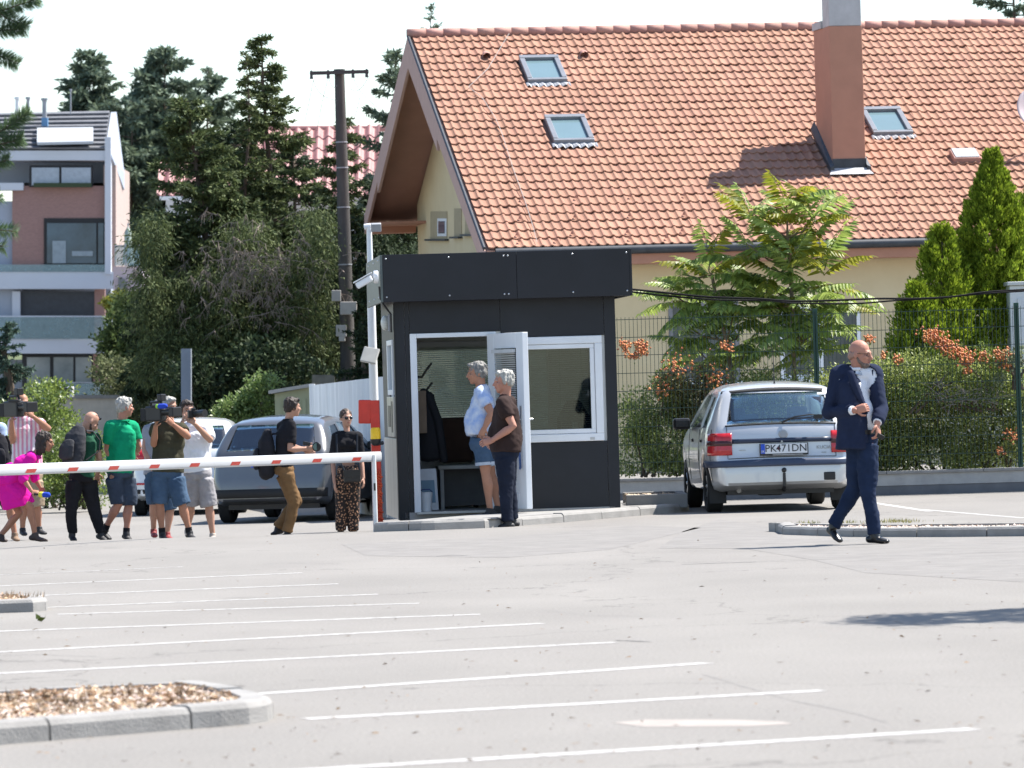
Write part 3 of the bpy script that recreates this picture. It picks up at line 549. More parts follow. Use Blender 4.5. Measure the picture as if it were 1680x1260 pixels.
# fascia boards with rivets
FU = [(-.125, .74), (.744, 1.445), (1.449, 2.62)]
rg = Geo()
for (a, b) in ((-.125, 1.36), (1.364, 2.62)):
    g = Geo(); bb(g, a, b, -.255, -.225, 2.45, 2.975); g.build('fascia_panel', M_ANTH, booth, bevel=.003)
g = Geo(); bb(g, -.155, -.127, -.253, BD + .1, 2.45, 2.972); g.build('fascia_panel', mat('grey_green_panel', (.10, .12, .115), rough=.5, var=.15), booth, bevel=.003)
g = Geo(); bb(g, 2.622, 2.65, -.253, BD + .1, 2.45, 2.972); g.build('fascia_panel', M_ANTH, booth, bevel=.003)
g = Geo(); bb(g, -.12, 2.62, -.22, .0, 2.45, 2.48); g.build('soffit_panel', M_ANTH2, booth)
for px in (629, 732, 822, 829, 935, 1024):
    u = (px - 625) / 405 * 2.745 - .125
    for z in (2.505, 2.93): rg.ell(B(u + .01, -.256, z), .011, u=8, v=5)
for v in (.1, 1.2, 2.4):
    for z in (2.51, 2.92): rg.ell(B(-.156, v, z), .012, u=8, v=5)
rg.build('rivets', mat('zinc_rivet', (.55, .56, .58), rough=.35, metal=.7), booth, smooth=True)
# door frame and open leaf
df = Geo(); bb(df, D0, D0 + .075, -.02, t, .1, DT); bb(df, D1 - .07, D1, -.02, t, .1, DT - .05); bb(df, D0 + .075, D1, -.02, t, DT - .05, DT); df.build('door_frame', M_WHITE, booth, bevel=.006)
g = Geo(); bb(g, D0 + .02, D1, -.12, .1, .085, .11); g.build('door_sill', mat('sill_alu', (.4, .4, .4), rough=.4, metal=.6), booth)
hinge = B(D1 - .075, -.03, 0); e1 = Vector((.40, -.80, 0)).normalized(); e2 = Vector((-e1.y, e1.x, 0)) * -1; LWD = .88
def leafbox(g, a0, a1, n0, n1, z0, z1):
    P = [hinge + e1 * a + e2 * n + Vector((0, 0, z)) for z in (z0, z1) for n in (n0, n1) for a in (a0, a1)]; g.add(P, [(0, 2, 3, 1), (4, 5, 7, 6), (0, 1, 5, 4), (2, 6, 7, 3), (0, 4, 6, 2), (1, 3, 7, 5)])
g = Geo(); zb_, zt = .125, 2.07; wb, wt = 1.02, 1.90
leafbox(g, 0, .17, -.035, .035, zb_, zt); leafbox(g, .71, LWD, -.035, .035, zb_, zt); leafbox(g, .17, .71, -.035, .035, zb_, .30); leafbox(g, .17, .71, -.035, .035, wb - .12, wb); leafbox(g, .17, .71, -.035, .035, wt, zt); leafbox(g, .17, .71, -.02, .02, .30, wb - .12)
leaf = g.build('door', M_WHITE, booth, bevel=.006)
g = Geo(); leafbox(g, .16, .72, -.006, .006, wb - .01, wt + .01); g.build('pane', M_GLAZ, leaf)
g = Geo(); k = wb + .02
while k < wt - .05:
    P = [hinge + e1 * a + e2 * (n_) + Vector((0, 0, k + dz_)) for a in (.19, .69) for n_, dz_ in ((.025, .0), (.042, .016))]; g.add(P, [(0, 2, 3, 1)]); k += .024
leafbox(g, .18, .70, .036, .075, wt - .05, wt - .01); g.build('blind', mat('blind_white', (.55, .56, .56), rough=.5), leaf)
g = Geo()
for sgn in (1, -1): leafbox(g, .79, .825, sgn * .036, sgn * .048, .96, 1.26); g.tube([hinge + e1 * .807 + e2 * sgn * .04 + Vector((0, 0, 1.11)), hinge + e1 * .807 + e2 * sgn * .10 + Vector((0, 0, 1.11)), hinge + e1 * .70 + e2 * sgn * .10 + Vector((0, 0, 1.105))], .011, 8)
g.build('door_handle', M_STEEL, leaf, smooth=True)
g = Geo(); a = hinge + e1 * .80 + e2 * .07 + Vector((0, 0, 1.0)); g.tube([a, a + Vector((.005, 0, -.2)), a + Vector((.012, 0, -.42)), a + Vector((0, -.01, -.44)), a + Vector((-.006, 0, -.2))], .008, 6)
tag(g.build('lanyard', mat('lanyard_blue', (.05, .09, .22)), origin=a, smooth=True), 'thin dark blue lanyard hanging from the handle of the open white door', 'lanyard')
# front window
g = Geo(); fw = .085
bb(g, W0_, W1_, -.025, t, WB, WB + fw); bb(g, W0_, W1_, -.025, t, WT - fw, WT); bb(g, W0_, W0_ + fw, -.024, t, WB + fw, WT - fw); bb(g, W1_ - fw, W1_, -.024, t, WB + fw, WT - fw)
wf = g.build('window', M_WHITE, booth, bevel=.008)
g = Geo(); i0, i1, j0, j1 = W0_ + fw + .003, W1_ - fw - .003, WB + fw + .003, WT - fw - .003; s_ = .05
bb(g, i0, i1, -.012, .05, j0, j0 + s_); bb(g, i0, i1, -.012, .05, j1 - s_, j1); bb(g, i0, i0 + s_, -.011, .05, j0 + s_, j1 - s_); bb(g, i1 - s_, i1, -.011, .05, j0 + s_, j1 - s_)
g.build('sash', M_WHITE, wf, bevel=.006)
g = Geo(); bb(g, i0 + s_ - .006, i1 - s_ + .006, .012, .02, j0 + s_ - .006, j1 - s_ + .006); g.build('pane', M_GLAZ, wf)
def blind(u0, u1, v, z0, z1, tilt, name, par, m, pitch=.024):
    g = Geo(); k = z0
    while k < z1:
        g.add([B(u0, v - .011, k - tilt), B(u1, v - .011, k - tilt), B(u1, v + .011, k + tilt), B(u0, v + .011, k + tilt)], [(0, 1, 2, 3)]); k += pitch
    n = max(2, int((u1 - u0) / .3))
    for i in range(n): u = u0 + (i + .5) * (u1 - u0) / n; bb(g, u - .002, u + .002, v - .013, v - .012, z0, z1)
    bb(g, u0, u1, v - .015, v + .015, z1, z1 + .03); return g.build(name, m, par)
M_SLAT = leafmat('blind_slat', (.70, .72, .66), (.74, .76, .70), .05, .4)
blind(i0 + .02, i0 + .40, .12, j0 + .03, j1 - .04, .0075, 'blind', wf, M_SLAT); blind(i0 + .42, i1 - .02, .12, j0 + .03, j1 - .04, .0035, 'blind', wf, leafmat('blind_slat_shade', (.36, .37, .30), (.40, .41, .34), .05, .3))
g = Geo(); bb(g, W1_ - .16, W1_ - .11, -.031, -.027, WB + .012, WB + .042); g.build('sticker', mat('sticker_grey', (.5, .5, .48)), wf)
# back window with lowered blind
g = Geo(); a, b = BWu; c, d = BWz
bb(g, a - .05, b + .05, BD - .11, BD - .082, c - .05, c + .05); bb(g, a - .05, b + .05, BD - .11, BD - .082, d - .05, d + .05); bb(g, a - .05, a + .05, BD - .11, BD - .082, c + .05, d - .05); bb(g, b - .05, b + .05, BD - .11, BD - .082, c + .05, d - .05)
bw = g.build('window', M_WHITE, booth, bevel=.006)
g = Geo(); bb(g, a + .04, b - .04, BD - .05, BD - .044, c + .04, d - .04); g.build('pane', M_GLAZ, bw)
blind(a + .05, b - .05, BD - .14, c + .02, d - .05, .0075, 'blind', bw, leafmat('blind_slat_pale', (.80, .82, .78), (.84, .86, .80), .05, .75), .025)
# left side: window, ticket hatch, steel cladding, lamp
g = Geo(); bb(g, -.02, .05, LW[0] - .05, LW[1] + .05, 1.42, 1.48); bb(g, -.02, .05, LW[0] - .05, LW[1] + .05, 1.98, 2.04); bb(g, -.02, .05, LW[0] - .05, LW[0] + .05, 1.48, 1.98); bb(g, -.02, .05, LW[1] - .05, LW[1] + .05, 1.48, 1.98)
sw = g.build('window', M_WHITE, booth, bevel=.005); g = Geo(); bb(g, .01, .02, LW[0] + .05, LW[1] - .05, 1.0, 1.98); g.build('pane', M_GLAZ, sw)
g = Geo(); bb(g, -.03, -.002, .2, 1.6, .95, 1.40); hp = g.build('hatch_panel', M_STEEL, booth, bevel=.004)
g = Geo(); bb(g, -.034, -.031, .35, .62, 1.0, 1.35); bb(g, -.034, -.031, .8, 1.35, 1.06, 1.3); g.build('hatch_opening', M_BLACK, hp)
g = Geo(); bb(g, -.02, -.001, .03, 2.7, .03, .93); g.build('steel_cladding', M_STEEL, booth, bevel=.004)
g = Geo(); bb(g, -.012, .0, -.012, .03, .03, 2.44); g.build('corner_trim', M_BLACK, booth)
# junction box with bullet camera on the fascia corner
j = W(621, 457, 56.72); jb = thing('security_camera', 'white security camera on a round box at the left roof corner of the booth', 'security camera', j + Vector((.04, 0, 0)))
M_CAMW = mat('camera_white', (.72, .73, .74), rough=.35, var=.03)
g = Geo(); g.tube([j + Vector((-.055, 0, .02)), j + Vector((.0, 0, .02))], .072, 14); g.build('junction_box', M_CAMW, jb, smooth=True, bevel=.01)
g = Geo(); g.tube([j + Vector((-.05, 0, .03)), j + Vector((-.11, -.02, .03)), j + Vector((-.13, -.03, .0))], .022, 8); g.build('bracket', M_CAMW, jb, smooth=True)
g = Geo(); R = Matrix.Rotation(math.radians(-28), 3, 'Y'); g.box(j + Vector((-.16, -.05, -.035)), (.20, .10, .075), R); g.build('camera_body', M_CAMW, jb, bevel=.02); g = Geo(); g.box(j + Vector((-.175, -.05, .012)), (.235, .12, .012), R); g.build('sun_shield', M_CAMW, jb, bevel=.004)
g = Geo(); g.box(j + Vector((-.247, -.05, -.083)), (.02, .075, .06), R); g.build('lens_window', M_BLACK, jb)
g = Geo(); g.tube([W(x, y, 56.75 + d) for x, y, d in ((622, 470, 0), (624, 490, 0), (632, 503, .1), (641, 515, .2), (642, 545, .22))], .012, 6); tag(g.build('cable', M_BLACK, smooth=True, origin=W(622, 470, 56.75)), 'black cable looping down from the security camera to the booth wall', 'cable')
q = W(632, 530, 57.2); lt = thing('bulkhead_light', 'small ribbed glass lamp under the fascia on the left side of the dark booth', 'lamp', q)
g = Geo(); g.ell(q, (.05, .07, .085), u=16, v=10); g.build('lamp_glass', mat('frosted_glass', (.55, .56, .52), rough=.3, var=.2, scale=30, stretch=(1, 1, 3)), lt, smooth=True); g = Geo(); g.box(q + Vector((.045, 0, 0)), (.03, .12, .19)); g.build('lamp_base', M_LEAD, lt, bevel=.008)
# ------------------------------------------------------------------ inside the booth
def inside(px0, py0, px1, py1, Y, dep): return Geo().pbox(px0, py0, px1, py1, Y, dep)
fl = .105
ch = thing('office_chair', 'brown padded chair standing inside the booth behind the open door', 'chair', B(.75, 1.9, fl)); M_BRN = mat('brown_upholstery', (.09, .05, .035), rough=.8, bump=.3)
g = Geo(); g.box(B(.78, 2.1, 1.0 - .12), (.40, .07, .52)); g.build('backrest', M_BRN, ch, bevel=.05); g = Geo(); g.box(B(.78, 1.85, .53), (.46, .46, .08)); g.build('seat', M_BRN, ch, bevel=.03)
for a, b in ((-.19, -.19), (.19, -.19), (-.19, .19), (.19, .19)): g = Geo(); p = B(.78 + a, 1.85 + b, fl); g.tube([p, p + Vector((0, 0, .39))], .016, 8); g.build('leg', M_BLACK, ch)
ds = thing('desk', 'grey desk with dark front inside the booth', 'desk', B(.95, 1.4, fl)); M_DESK = mat('desk_grey', (.40, .40, .38), rough=.6)
g = Geo(); bb(g, .50, 1.5, .95, 1.5, .56, .60); g.build('top', M_DESK, ds, bevel=.005)
for a in (.52, 1.42): g = Geo(); bb(g, a, a + .04, .97, 1.48, fl, .558); g.build('leg', M_DESK, ds)
g = Geo(); bb(g, .565, 1.415, 1.2, 1.22, .14, .555); g.build('front_panel', mat('desk_dark', (.10, .10, .10), rough=.7), ds)
cr = thing('coat_stand', 'black coat stand with curved hooks just inside the booth door', 'coat stand', B(.27, .75, fl))
g = Geo(); p = B(.27, .75, 0); g.tube([p + Vector((0, 0, fl)), p + Vector((0, 0, 1.75))], .016, 8); g.build('pole', M_BLACK, cr)
for sx_, zz in ((1, 1.72), (-1, 1.72), (1, 1.5)):
    g = Geo(); g.tube([p + Vector((0, 0, zz - .1)), p + Vector((sx_ * .06, 0, zz - .11)), p + Vector((sx_ * .12, 0, zz - .02)), p + Vector((sx_ * .17, 0, zz + .04))], .013, 8, round_=True); g.build('hook', M_BLACK, cr, smooth=True)
g = Geo(); c0 = B(.33, .68, 0)
g.tube([c0 + Vector((0, 0, 1.47)), c0 + Vector((.03, 0, 1.40)), c0 + Vector((.05, 0, 1.1)), c0 + Vector((.06, 0, .72))], [.03, .10, .13, .15], 12, ratio=.45, side=(1, 0, 0), round_=True); g.tube([c0 + Vector((.07, -.03, 1.40)), c0 + Vector((.17, -.04, 1.1)), c0 + Vector((.22, -.04, .68))], [.05, .05, .045], 10, round_=True)
tag(g.build('coat', mat('coat_black', (.012, .013, .017), rough=.85, bump=.4, bscale=20), smooth=True, origin=c0), 'black coat hanging from the coat stand inside the booth door', 'coat')
g = Geo(); bb(g, .245, .36, .5, .56, .98, 1.46); tag(g.build('paper_bag', mat('brown_paper', (.22, .16, .11), rough=.9, bump=.3), origin=B(.3, .5, .98), bevel=.01), 'brown paper bag hanging beside the coat in the booth', 'bag')
g = Geo(); p = B(.33, .42, fl); g.box(p + Vector((.02, .05, .24)), (.20, .03, .48), (math.radians(-14), 0, math.radians(10))); bd = g.build('notice_board', mat('board_white', (.6, .62, .64), rough=.5), origin=p, bevel=.004); tag(bd, 'white framed board leaning on the floor inside the booth doorway', 'board')
g = Geo(); g.box(p + Vector((.018, .028, .22)), (.15, .01, .26), (math.radians(-14), 0, math.radians(10))); g.build('board_picture', mat('board_blue', (.18, .28, .36)), bd)
g = Geo(); p = B(.30, .18, fl); g.tube([p, p + Vector((0, 0, .22))], [.065, .082], 16); bk = g.build('bucket', mat('bucket_white', (.6, .62, .64), rough=.4), origin=p, smooth=True); tag(bk, 'small white bucket on the floor just inside the booth door', 'bucket')
g = Geo(); g.tube([p + Vector((-.082, 0, .22)), p + Vector((-.03, -.06, .25)), p + Vector((.05, -.05, .25)), p + Vector((.082, 0, .215))], .006, 6); g.build('handle', mat('handle_blue', (.03, .05, .15)), bk)
g = Geo(); bb(g, .62, .64, 2.3, 2.31, .6, .61)
g = Geo(); p = B(2.02, .35, .93); g.tube([p, p + Vector((0, 0, .13))], .035, 12); tag(g.build('cup', mat('cup_white', (.5, .5, .48)), origin=p, smooth=True), 'pale cup on the ledge behind the booth window', 'cup')
g = Geo(); p = B(2.06, 1.0, .8); g.tube([p, p + Vector((0, 0, .3)), p + Vector((0, 0, .46))], [.2, .19, .1], 12, ratio=.5, side=(1, 0, 0), round_=True); tag(g.build('chair_back', M_BLACK, origin=p, smooth=True), 'black high-backed seat seen through the booth window', 'chair')
g = Geo(); bb(g, 1.75, 2.36, .8, 1.9, .72, .76); bb(g, 1.78, 1.82, .82, 1.88, fl, .72); bb(g, 2.3, 2.34, .82, 1.88, fl, .72); tag(g.build('side_table', M_DESK, origin=B(2, 1, fl)), 'grey table behind the booth window carrying the black seat back', 'table')

# ================================================================== BARRIER
M_RED = mat('barrier_red', (.55, .035, .02), rough=.42, var=.12, scale=8); M_ORG = mat('barrier_orange', (.62, .10, .03), rough=.6, scale=22, col2=(.45, .03, .015))
bp = W(614, 872, 56.3); bar = thing('barrier_gate', 'white parking barrier arm with red reflectors lowered across the entrance beside the booth', 'barrier', (bp.x, bp.y, gz(bp.x, bp.y)))
g = Geo(); a = W(603, 657, 56.7); b = W(620, 870, 56.7); ax_, bx2 = W(609, 720, 56.7).x, W(624, 720, 56.7).x; g.bx(ax_, bx2, 56.6, 56.85, gz(b.x, 56.7), a.z); g.build('column', M_RED, bar, bevel=.008)
g = Geo(); g.pbox(588, 656, 608, 695, 56.6, .2); g.build('counterweight', M_RED, bar, bevel=.012)
g = Geo(); k0 = Vector(((ax_ + bx2) / 2 + .01, 56.57, 0)); zg = gz(b.x, 56.7)
for i in range(26):
    z = zg + .02 + i * .026; g.tube([k0 + Vector((-.035 + .012 * math.sin(i * 2.3), -.01 * (i % 2), z)), k0 + Vector((0, -.02 - .012 * (i % 3), z + .02)), k0 + Vector((.04 + .012 * math.sin(i * 1.7), -.01, z - .004))], .012, 6)
tag(g.build('plastic_netting', M_ORG, origin=(k0.x, k0.y, zg), smooth=True), 'crumpled orange plastic netting around the foot of the red barrier column', 'netting')
# arm
A1 = W(623, 749, 56.2); A0 = W(-130, 776, 49.6); ad = (A1 - A0).normalized(); an = Vector((0, 0, 1)) - ad * ad.z; an.normalize(); asd = ad.cross(an)
prof = []
for i in range(14):
    t_ = 2 * math.pi * i / 14; prof.append((.028 * math.copysign(abs(math.cos(t_)) ** .6, math.cos(t_)), .056 * math.copysign(abs(math.sin(t_)) ** .7, math.sin(t_))))
g = Geo(); V = [p_ + asd * x + an * y for p_ in (A0, A1) for x, y in prof]; g.add(V, [(i, (i + 1) % 14, 14 + (i + 1) % 14, 14 + i) for i in range(14)] + [tuple(range(14))[::-1], tuple(range(14, 28))]); g.build('arm', mat('arm_white', (.50, .51, .52), rough=.3, var=.05, scale=1.5, coat=.3), bar, smooth=True)
sd = 1 if asd.y < 0 else -1
for px in (-20, 47, 116, 183, 250, 316, 383, 450, 517, 582):
    v = _FW + _R * ((px - 840) / F) - _U * ((770 - 630) / F); tt = (A0.x * v.y - A0.y * v.x) / ((ad.y * v.x) - (ad.x * v.y)); c = A0 + ad * tt + asd * sd * .0285 - an * .018
    g = Geo(); w2, h2 = .077, .019; g.prism([c + ad * (-w2 - .018) - an * h2, c + ad * (w2 - .018) - an * h2, c + ad * (w2 + .018) + an * h2, c + ad * (-w2 + .018) + an * h2], asd * sd * .004); g.build('reflector', mat('reflector_red', (.30, .035, .025), rough=.35, var=.2, scale=40), bar)
g = Geo(); c = W(614, 745, 56.05); f_ = W(617, 876, 56.05); zf_ = gz(f_.x, 56.05); g.tube([(f_.x, 56.05, zf_), (f_.x, 56.05, c.z - .01)], .024, 12); g.build('support_post', mat('post_white', (.66, .67, .66), rough=.45, var=.1), bar, smooth=True); g = Geo(); g.tube([(f_.x - .0, 56.02, zf_ + .46), (f_.x, 56.02, zf_ + .54)], .012, 6); g.build('post_latch', M_BLACK, bar)
g = Geo(); c = W(616, 712, 56.45); g.tube([c + Vector((0, 0, -.055)), c + Vector((0, 0, .05)), c + Vector((0, 0, .07))], [.058, .056, .042], 16); wl = g.build('warning_lamp', mat('amber_lens', (.85, .50, .01), rough=.3, var=.1, scale=30), bar, smooth=True)
g = Geo(); g.tube([c + Vector((0, 0, -.13)), c + Vector((0, 0, -.1)), c + Vector((0, 0, -.056))], [.03, .055, .062], 14, ratio=1); g.tube([c + Vector((0, 0, -.11)), c + Vector((.08, .05, -.1))], .02, 8); g.build('lamp_base', M_BLACK, wl, smooth=True)
# white mast with lights behind the booth corner
mb = W(615, 700, 60.6); mx, my = mb.x, 60.6; mast = thing('lamp_mast', 'slim white steel mast with small floodlight on top behind the left booth corner', 'light mast', (mx, my, gz(mx, my)))
ztop = W(607, 372, 60.6).z; g = Geo(); g.tube([(mx, my, gz(mx, my)), (mx, my, 2.5), (mx, my, 2.9), (mx, my, ztop)], [.055, .05, .036, .032], 14); g.build('pole', M_CAMW, mast, smooth=True)
g = Geo(); g.tube([(mx - .06, my, ztop), (mx + .02, my, ztop + .01)], .035, 10); g.build('pole_cap', M_CAMW, mast, smooth=True, bevel=.005)
q = W(617, 373, 60.5); g = Geo(); g.box(q, (.12, .05, .10), (math.radians(25), 0, 0)); g.build('floodlight', M_LEAD, mast, bevel=.008); g = Geo(); g.tube([(mx, my, ztop), (mx + .06, my, ztop + .02), q], .012, 6); g.build('bracket', M_BLACK, mast)
q = W(607, 583, 60.3); fl2 = thing('floodlight', 'large pale square floodlight tilted on the white mast left of the booth', 'floodlight', q); R = Euler((math.radians(28), math.radians(-14), math.radians(-20))).to_matrix().inverted()
g = Geo(); g.box(q, (.19, .035, .20), Euler((math.radians(-30), math.radians(12), math.radians(-12)))); g.build('lamp_housing', mat('lamp_grey', (.42, .42, .40), rough=.5, var=.1), fl2, bevel=.008)
g = Geo(); g.tube([q + Vector((.02, .03, -.04)), Vector((mx - .02, my - .05, q.z - .09)), Vector((mx, my, q.z - .05))], .014, 6); g.build('bracket', M_BLACK, fl2)
# cables from the booth across to the right
def cable(pts, r, label, Yf):
    P = [W(x, y, Yf(i)) for i, (x, y) in enumerate(pts)]; Q = []
    for i in range(len(P) - 1):
        p0, p1, p2, p3 = P[max(i - 1, 0)], P[i], P[i + 1], P[min(i + 2, len(P) - 1)]
        for k in range(6):
            t_ = k / 6; Q.append(.5 * ((2 * p1) + (p2 - p0) * t_ + (2 * p0 - 5 * p1 + 4 * p2 - p3) * t_ ** 2 + (3 * p1 - p0 - 3 * p2 + p3) * t_ ** 3))
    Q.append(P[-1]); g = Geo(); g.tube(Q, r, 6); return tag(g.build('overhead_cable', mat('cable_black', (.008, .008, .009), rough=.8, spec=.1), origin=Q[0], smooth=True), label, 'cable')
cable([(1029, 474), (1080, 479), (1160, 487), (1240, 490), (1300, 494), (1360, 493), (1440, 490), (1500, 490), (1560, 487), (1620, 479), (1700, 474), (1850, 462)], .012, 'upper black overhead cable running from the booth roof to the right edge', lambda i: 57.2 + i * .25)
cable([(1029, 478), (1100, 486), (1180, 492), (1260, 493), (1300, 497), (1400, 498), (1470, 493), (1540, 489), (1610, 482), (1700, 476), (1850, 464)], .010, 'lower black overhead cable twisted along the first right of the booth', lambda i: 57.25 + i * .27)
# ================================================================== FENCE AND LOW WALL AT THE RIGHT
FY = 63.4
M_GRN = mat('fence_green', (.010, .05, .035), rough=.45, var=.1)
lw = thing('low_wall', 'low pale concrete wall with cap carrying the green mesh fence', 'wall', (3.5, FY, 0))
g = Geo(); X0, X1 = 1.0, 9.0; xx = X0
g.bx(X0, X1, FY - .02, FY + .15, .12, .26); g.build('wall_body', mat('wall_concrete', (.36, .36, .35), rough=.9, var=.12, bump=.3), lw)
g = Geo(); g.bx(X0, X1, FY - .012, FY + .14, -.05, .118); g.build('wall_base', mat('wall_base', (.14, .145, .155), rough=.9, var=.12, bump=.3), lw)
k = X0
while k < X1: g = Geo(); g.bx(k + .002, min(k + 1.2, X1) - .002, FY - .045, FY + .17, .261, .30); g.build('cap_stone', M_KERB, lw, bevel=.006); k += 1.2
fence = thing('mesh_fence', 'dark green welded wire mesh fence on the low wall at the right', 'fence', (3.8, FY + .05, .3))
M_WIRE = mat('fence_wire', (.02, .045, .035), rough=.5)
posts = [W(p, 640, FY).x for p in (1009, 1341, 1672)]; posts = [posts[0] - 2.5 * 0] + posts[1:] + [posts[-1] + 2.5]
for x in posts[0:]:
    g = Geo(); g.bx(x - .03, x + .03, FY + .055, FY + .115, .3, 2.34); g.build('post', M_GRN, fence, bevel=.004)
ftop = 2.30
for i in range(len(posts) - 1):
    g = Geo(); x0, x1 = posts[i] + .0, posts[i + 1] - .0; n = int((x1 - x0) / .05)
    for k in range(n + 1): x = x0 + (x1 - x0) * k / n; g.bx(x - .0028, x + .0028, FY + .045, FY + .0506, .33, ftop)
    z = ftop - .03; h = 0
    while z > .33: g.bx(x0, x1, FY + .036, FY + .0445, z - .004, z + .004); z -= .222
    g.build('mesh_panel', M_WIRE, fence)
# pale slatted screen and white cabinet beyond the hedge
M_SCR = mat('pale_screen', (.50, .51, .50), rough=.7, var=.08)
sc = thing('slatted_screen', 'low pale vertical slatted screen behind the orange-berried hedge', 'screen', (W(1620, 600, 69).x, 69, 0))
xa, xb = W(1545, 600, 69).x, W(1760, 600, 69).x; k = xa; i = 0
while k < xb: zt = W(1545 + (k - xa) * 122, 566 - (k - xa) * 6, 69).z; g = Geo(); g.bx(k, k + .07, 69, 69.03, 0, 2.03); g.build('slat', M_SCR, sc); k += .085
g = Geo(); g.bx(xa - .05, xb, 68.97, 69.06, 2.031, 2.07); g.build('rail', M_SCR, sc)
cab = thing('white_cabinet', 'tall white ribbed cabinet beside the thuja at the right edge', 'cabinet', (W(1680, 560, 66).x, 66, 0)); a = W(1656, 465, 66)
g = Geo(); g.bx(a.x, a.x + .7, 66, 66.5, 0, a.z - .03); cbx = g.build('body', mat('cabinet_white', (.60, .62, .64), rough=.5, var=.06), cab, bevel=.01); g = Geo(); g.bx(a.x - .03, a.x + .73, 65.96, 66.5, a.z - .028, a.z + .02); g.build('lid', M_SCR, cab, bevel=.008)
for k in range(4): g = Geo(); g.bx(a.x + .10 + k * .13, a.x + .15 + k * .13, 65.985, 65.999, 1.9, a.z - .2); g.build('rib', mat('cabinet_white', (.6, .6, .6)), cab)

# ================================================================== GARDEN WALLS AND FENCE LEFT OF THE BOOTH
wf_ = thing('corrugated_fence', 'tall white corrugated metal fence between the garages and the booth', 'fence', (-2.9, 78, -.35)); M_COR = mat('white_corrugated', (.62, .64, .66), rough=.55, var=.1, scale=2, stretch=(1, 1, .2))
p0, p1 = W(514, 700, 84), W(650, 700, 72.5); dv = Vector((p1.x - p0.x, p1.y - p0.y, 0)); L_ = dv.length; dv.normalize(); nv = Vector((dv.y, -dv.x, 0)); nn = 9; z0 = -.4
for i in range(nn):
    a = Vector((p0.x, p0.y, 0)) + dv * L_ * i / nn; m_ = 14; V = []
    zt = lambda s: (W(514, 632, 84).z) * (1 - s) + W(628, 617, 74).z * s
    for j in range(m_ + 1):
        q = a + dv * (L_ / nn - .012) * j / m_ + nv * (.02 * math.sin(j * 2 * math.pi / 3.5) + (i % 2) * .012); s = (i + j / m_) / nn; V += [(q.x, q.y, z0), (q.x, q.y, zt(s))]
    g = Geo(); g.add(V, [(2 * j, 2 * j + 2, 2 * j + 3, 2 * j + 1) for j in range(m_)]); o = g.build('sheet', M_COR, wf_); o.modifiers.new('s', 'SOLIDIFY').thickness = .004
g = Geo(); g.tube([(p0.x, p0.y - .03, z0), (p0.x, p0.y - .03, zt(0) + .02)], .05, 8); g.build('post', M_COR, wf_)
gr = thing('garage_row', 'low pale yellow and grey concrete garages behind the grey silver hatchback', 'garage', (-4.5, 92, -.35))
M_GY = mat('garage_yellow', (.30, .31, .20), rough=.85, scale=2, var=.1, bump=.2); M_GC = mat('garage_concrete', (.20, .19, .16), rough=.95, scale=5, var=.3, bump=.6)
for (x0, y0, x1, y1, Y, m_) in ((452, 640, 516, 860, 88, M_GY), (402, 652, 450, 860, 92, M_GC)):
    g = Geo(); a, b = W(x0, 700, Y), W(x1, 700, Y); z_a, z_b = W(x0, y0 + 6, Y).z, W(x1, y0 - 6, Y).z
    g.add([(a.x, Y, -.5), (b.x, Y, -.5), (b.x, Y + 3, -.5), (a.x, Y + 3, -.5), (a.x, Y, z_a), (b.x, Y, z_b), (b.x, Y + 3, z_b), (a.x, Y + 3, z_a)], [(0, 1, 5, 4), (1, 2, 6, 5), (2, 3, 7, 6), (3, 0, 4, 7), (4, 5, 6, 7)]); g.build('wall', m_, gr)
    g = Geo(); g.add([(a.x - .1, Y - .12, z_a), (b.x + .02, Y - .12, z_b), (b.x + .02, Y + 3, z_b), (a.x - .1, Y + 3, z_a), (a.x - .1, Y - .12, z_a + .06), (b.x + .02, Y - .12, z_b + .06), (b.x + .02, Y + 3, z_b + .06), (a.x - .1, Y + 3, z_a + .06)], [(0, 1, 2, 3)[::-1], (4, 5, 6, 7), (0, 1, 5, 4), (1, 2, 6, 5), (2, 3, 7, 6), (3, 0, 4, 7)]); g.build('roof', mat('garage_roof', (.33, .32, .30), rough=.9, var=.1), gr)
    for k in range(1, 4): g = Geo(); xx = a.x + (b.x - a.x) * k / 4; g.bx(xx - .03, xx + .03, Y - .03, Y - .001, -.4, min(z_a, z_b) - .1); g.build('rib', m_, gr)
g = Geo(); g.pbox(297, 572, 313, 660, 96, .3); tag(g.build('gate_pillar', mat('pillar_blue', (.22, .255, .31), rough=.8, var=.08), origin=W(305, 700, 96)), 'pale blue-grey rendered pillar standing in front of the dark spruces', 'pillar')
g = Geo(); g.pbox(512, 615, 548, 640, 98, .5); tag(g.build('chimney_stub', M_GC, origin=W(530, 640, 98)), 'small weathered stub wall above the white corrugated fence', 'wall')
gw = thing('garden_wall', 'low cream garden wall behind the camera crew at the left', 'wall', W(140, 700, 105)); g = Geo(); g.pbox(92, 654, 192, 760, 105, .3); g.build('wall_body', mat('cream_wall', (.48, .44, .38), rough=.9, var=.1), gw); g = Geo(); g.pbox(90, 648, 194, 654, 105, .4, -.05); g.build('cap', M_KERB, gw)
g = Geo(); g.pbox(97, 634, 119, 652, 104, .4); ac = g.build('air_conditioner', M_CAMW, origin=W(108, 652, 104), bevel=.02); tag(ac, 'small white air conditioning box on the cream garden wall at the left', 'air conditioner')
c = W(108, 643, 103.97); g = Geo(); g.tube([c, c + Vector((0, .02, 0))], .085, 14); g.build('fan_grille', M_BLACK, ac)
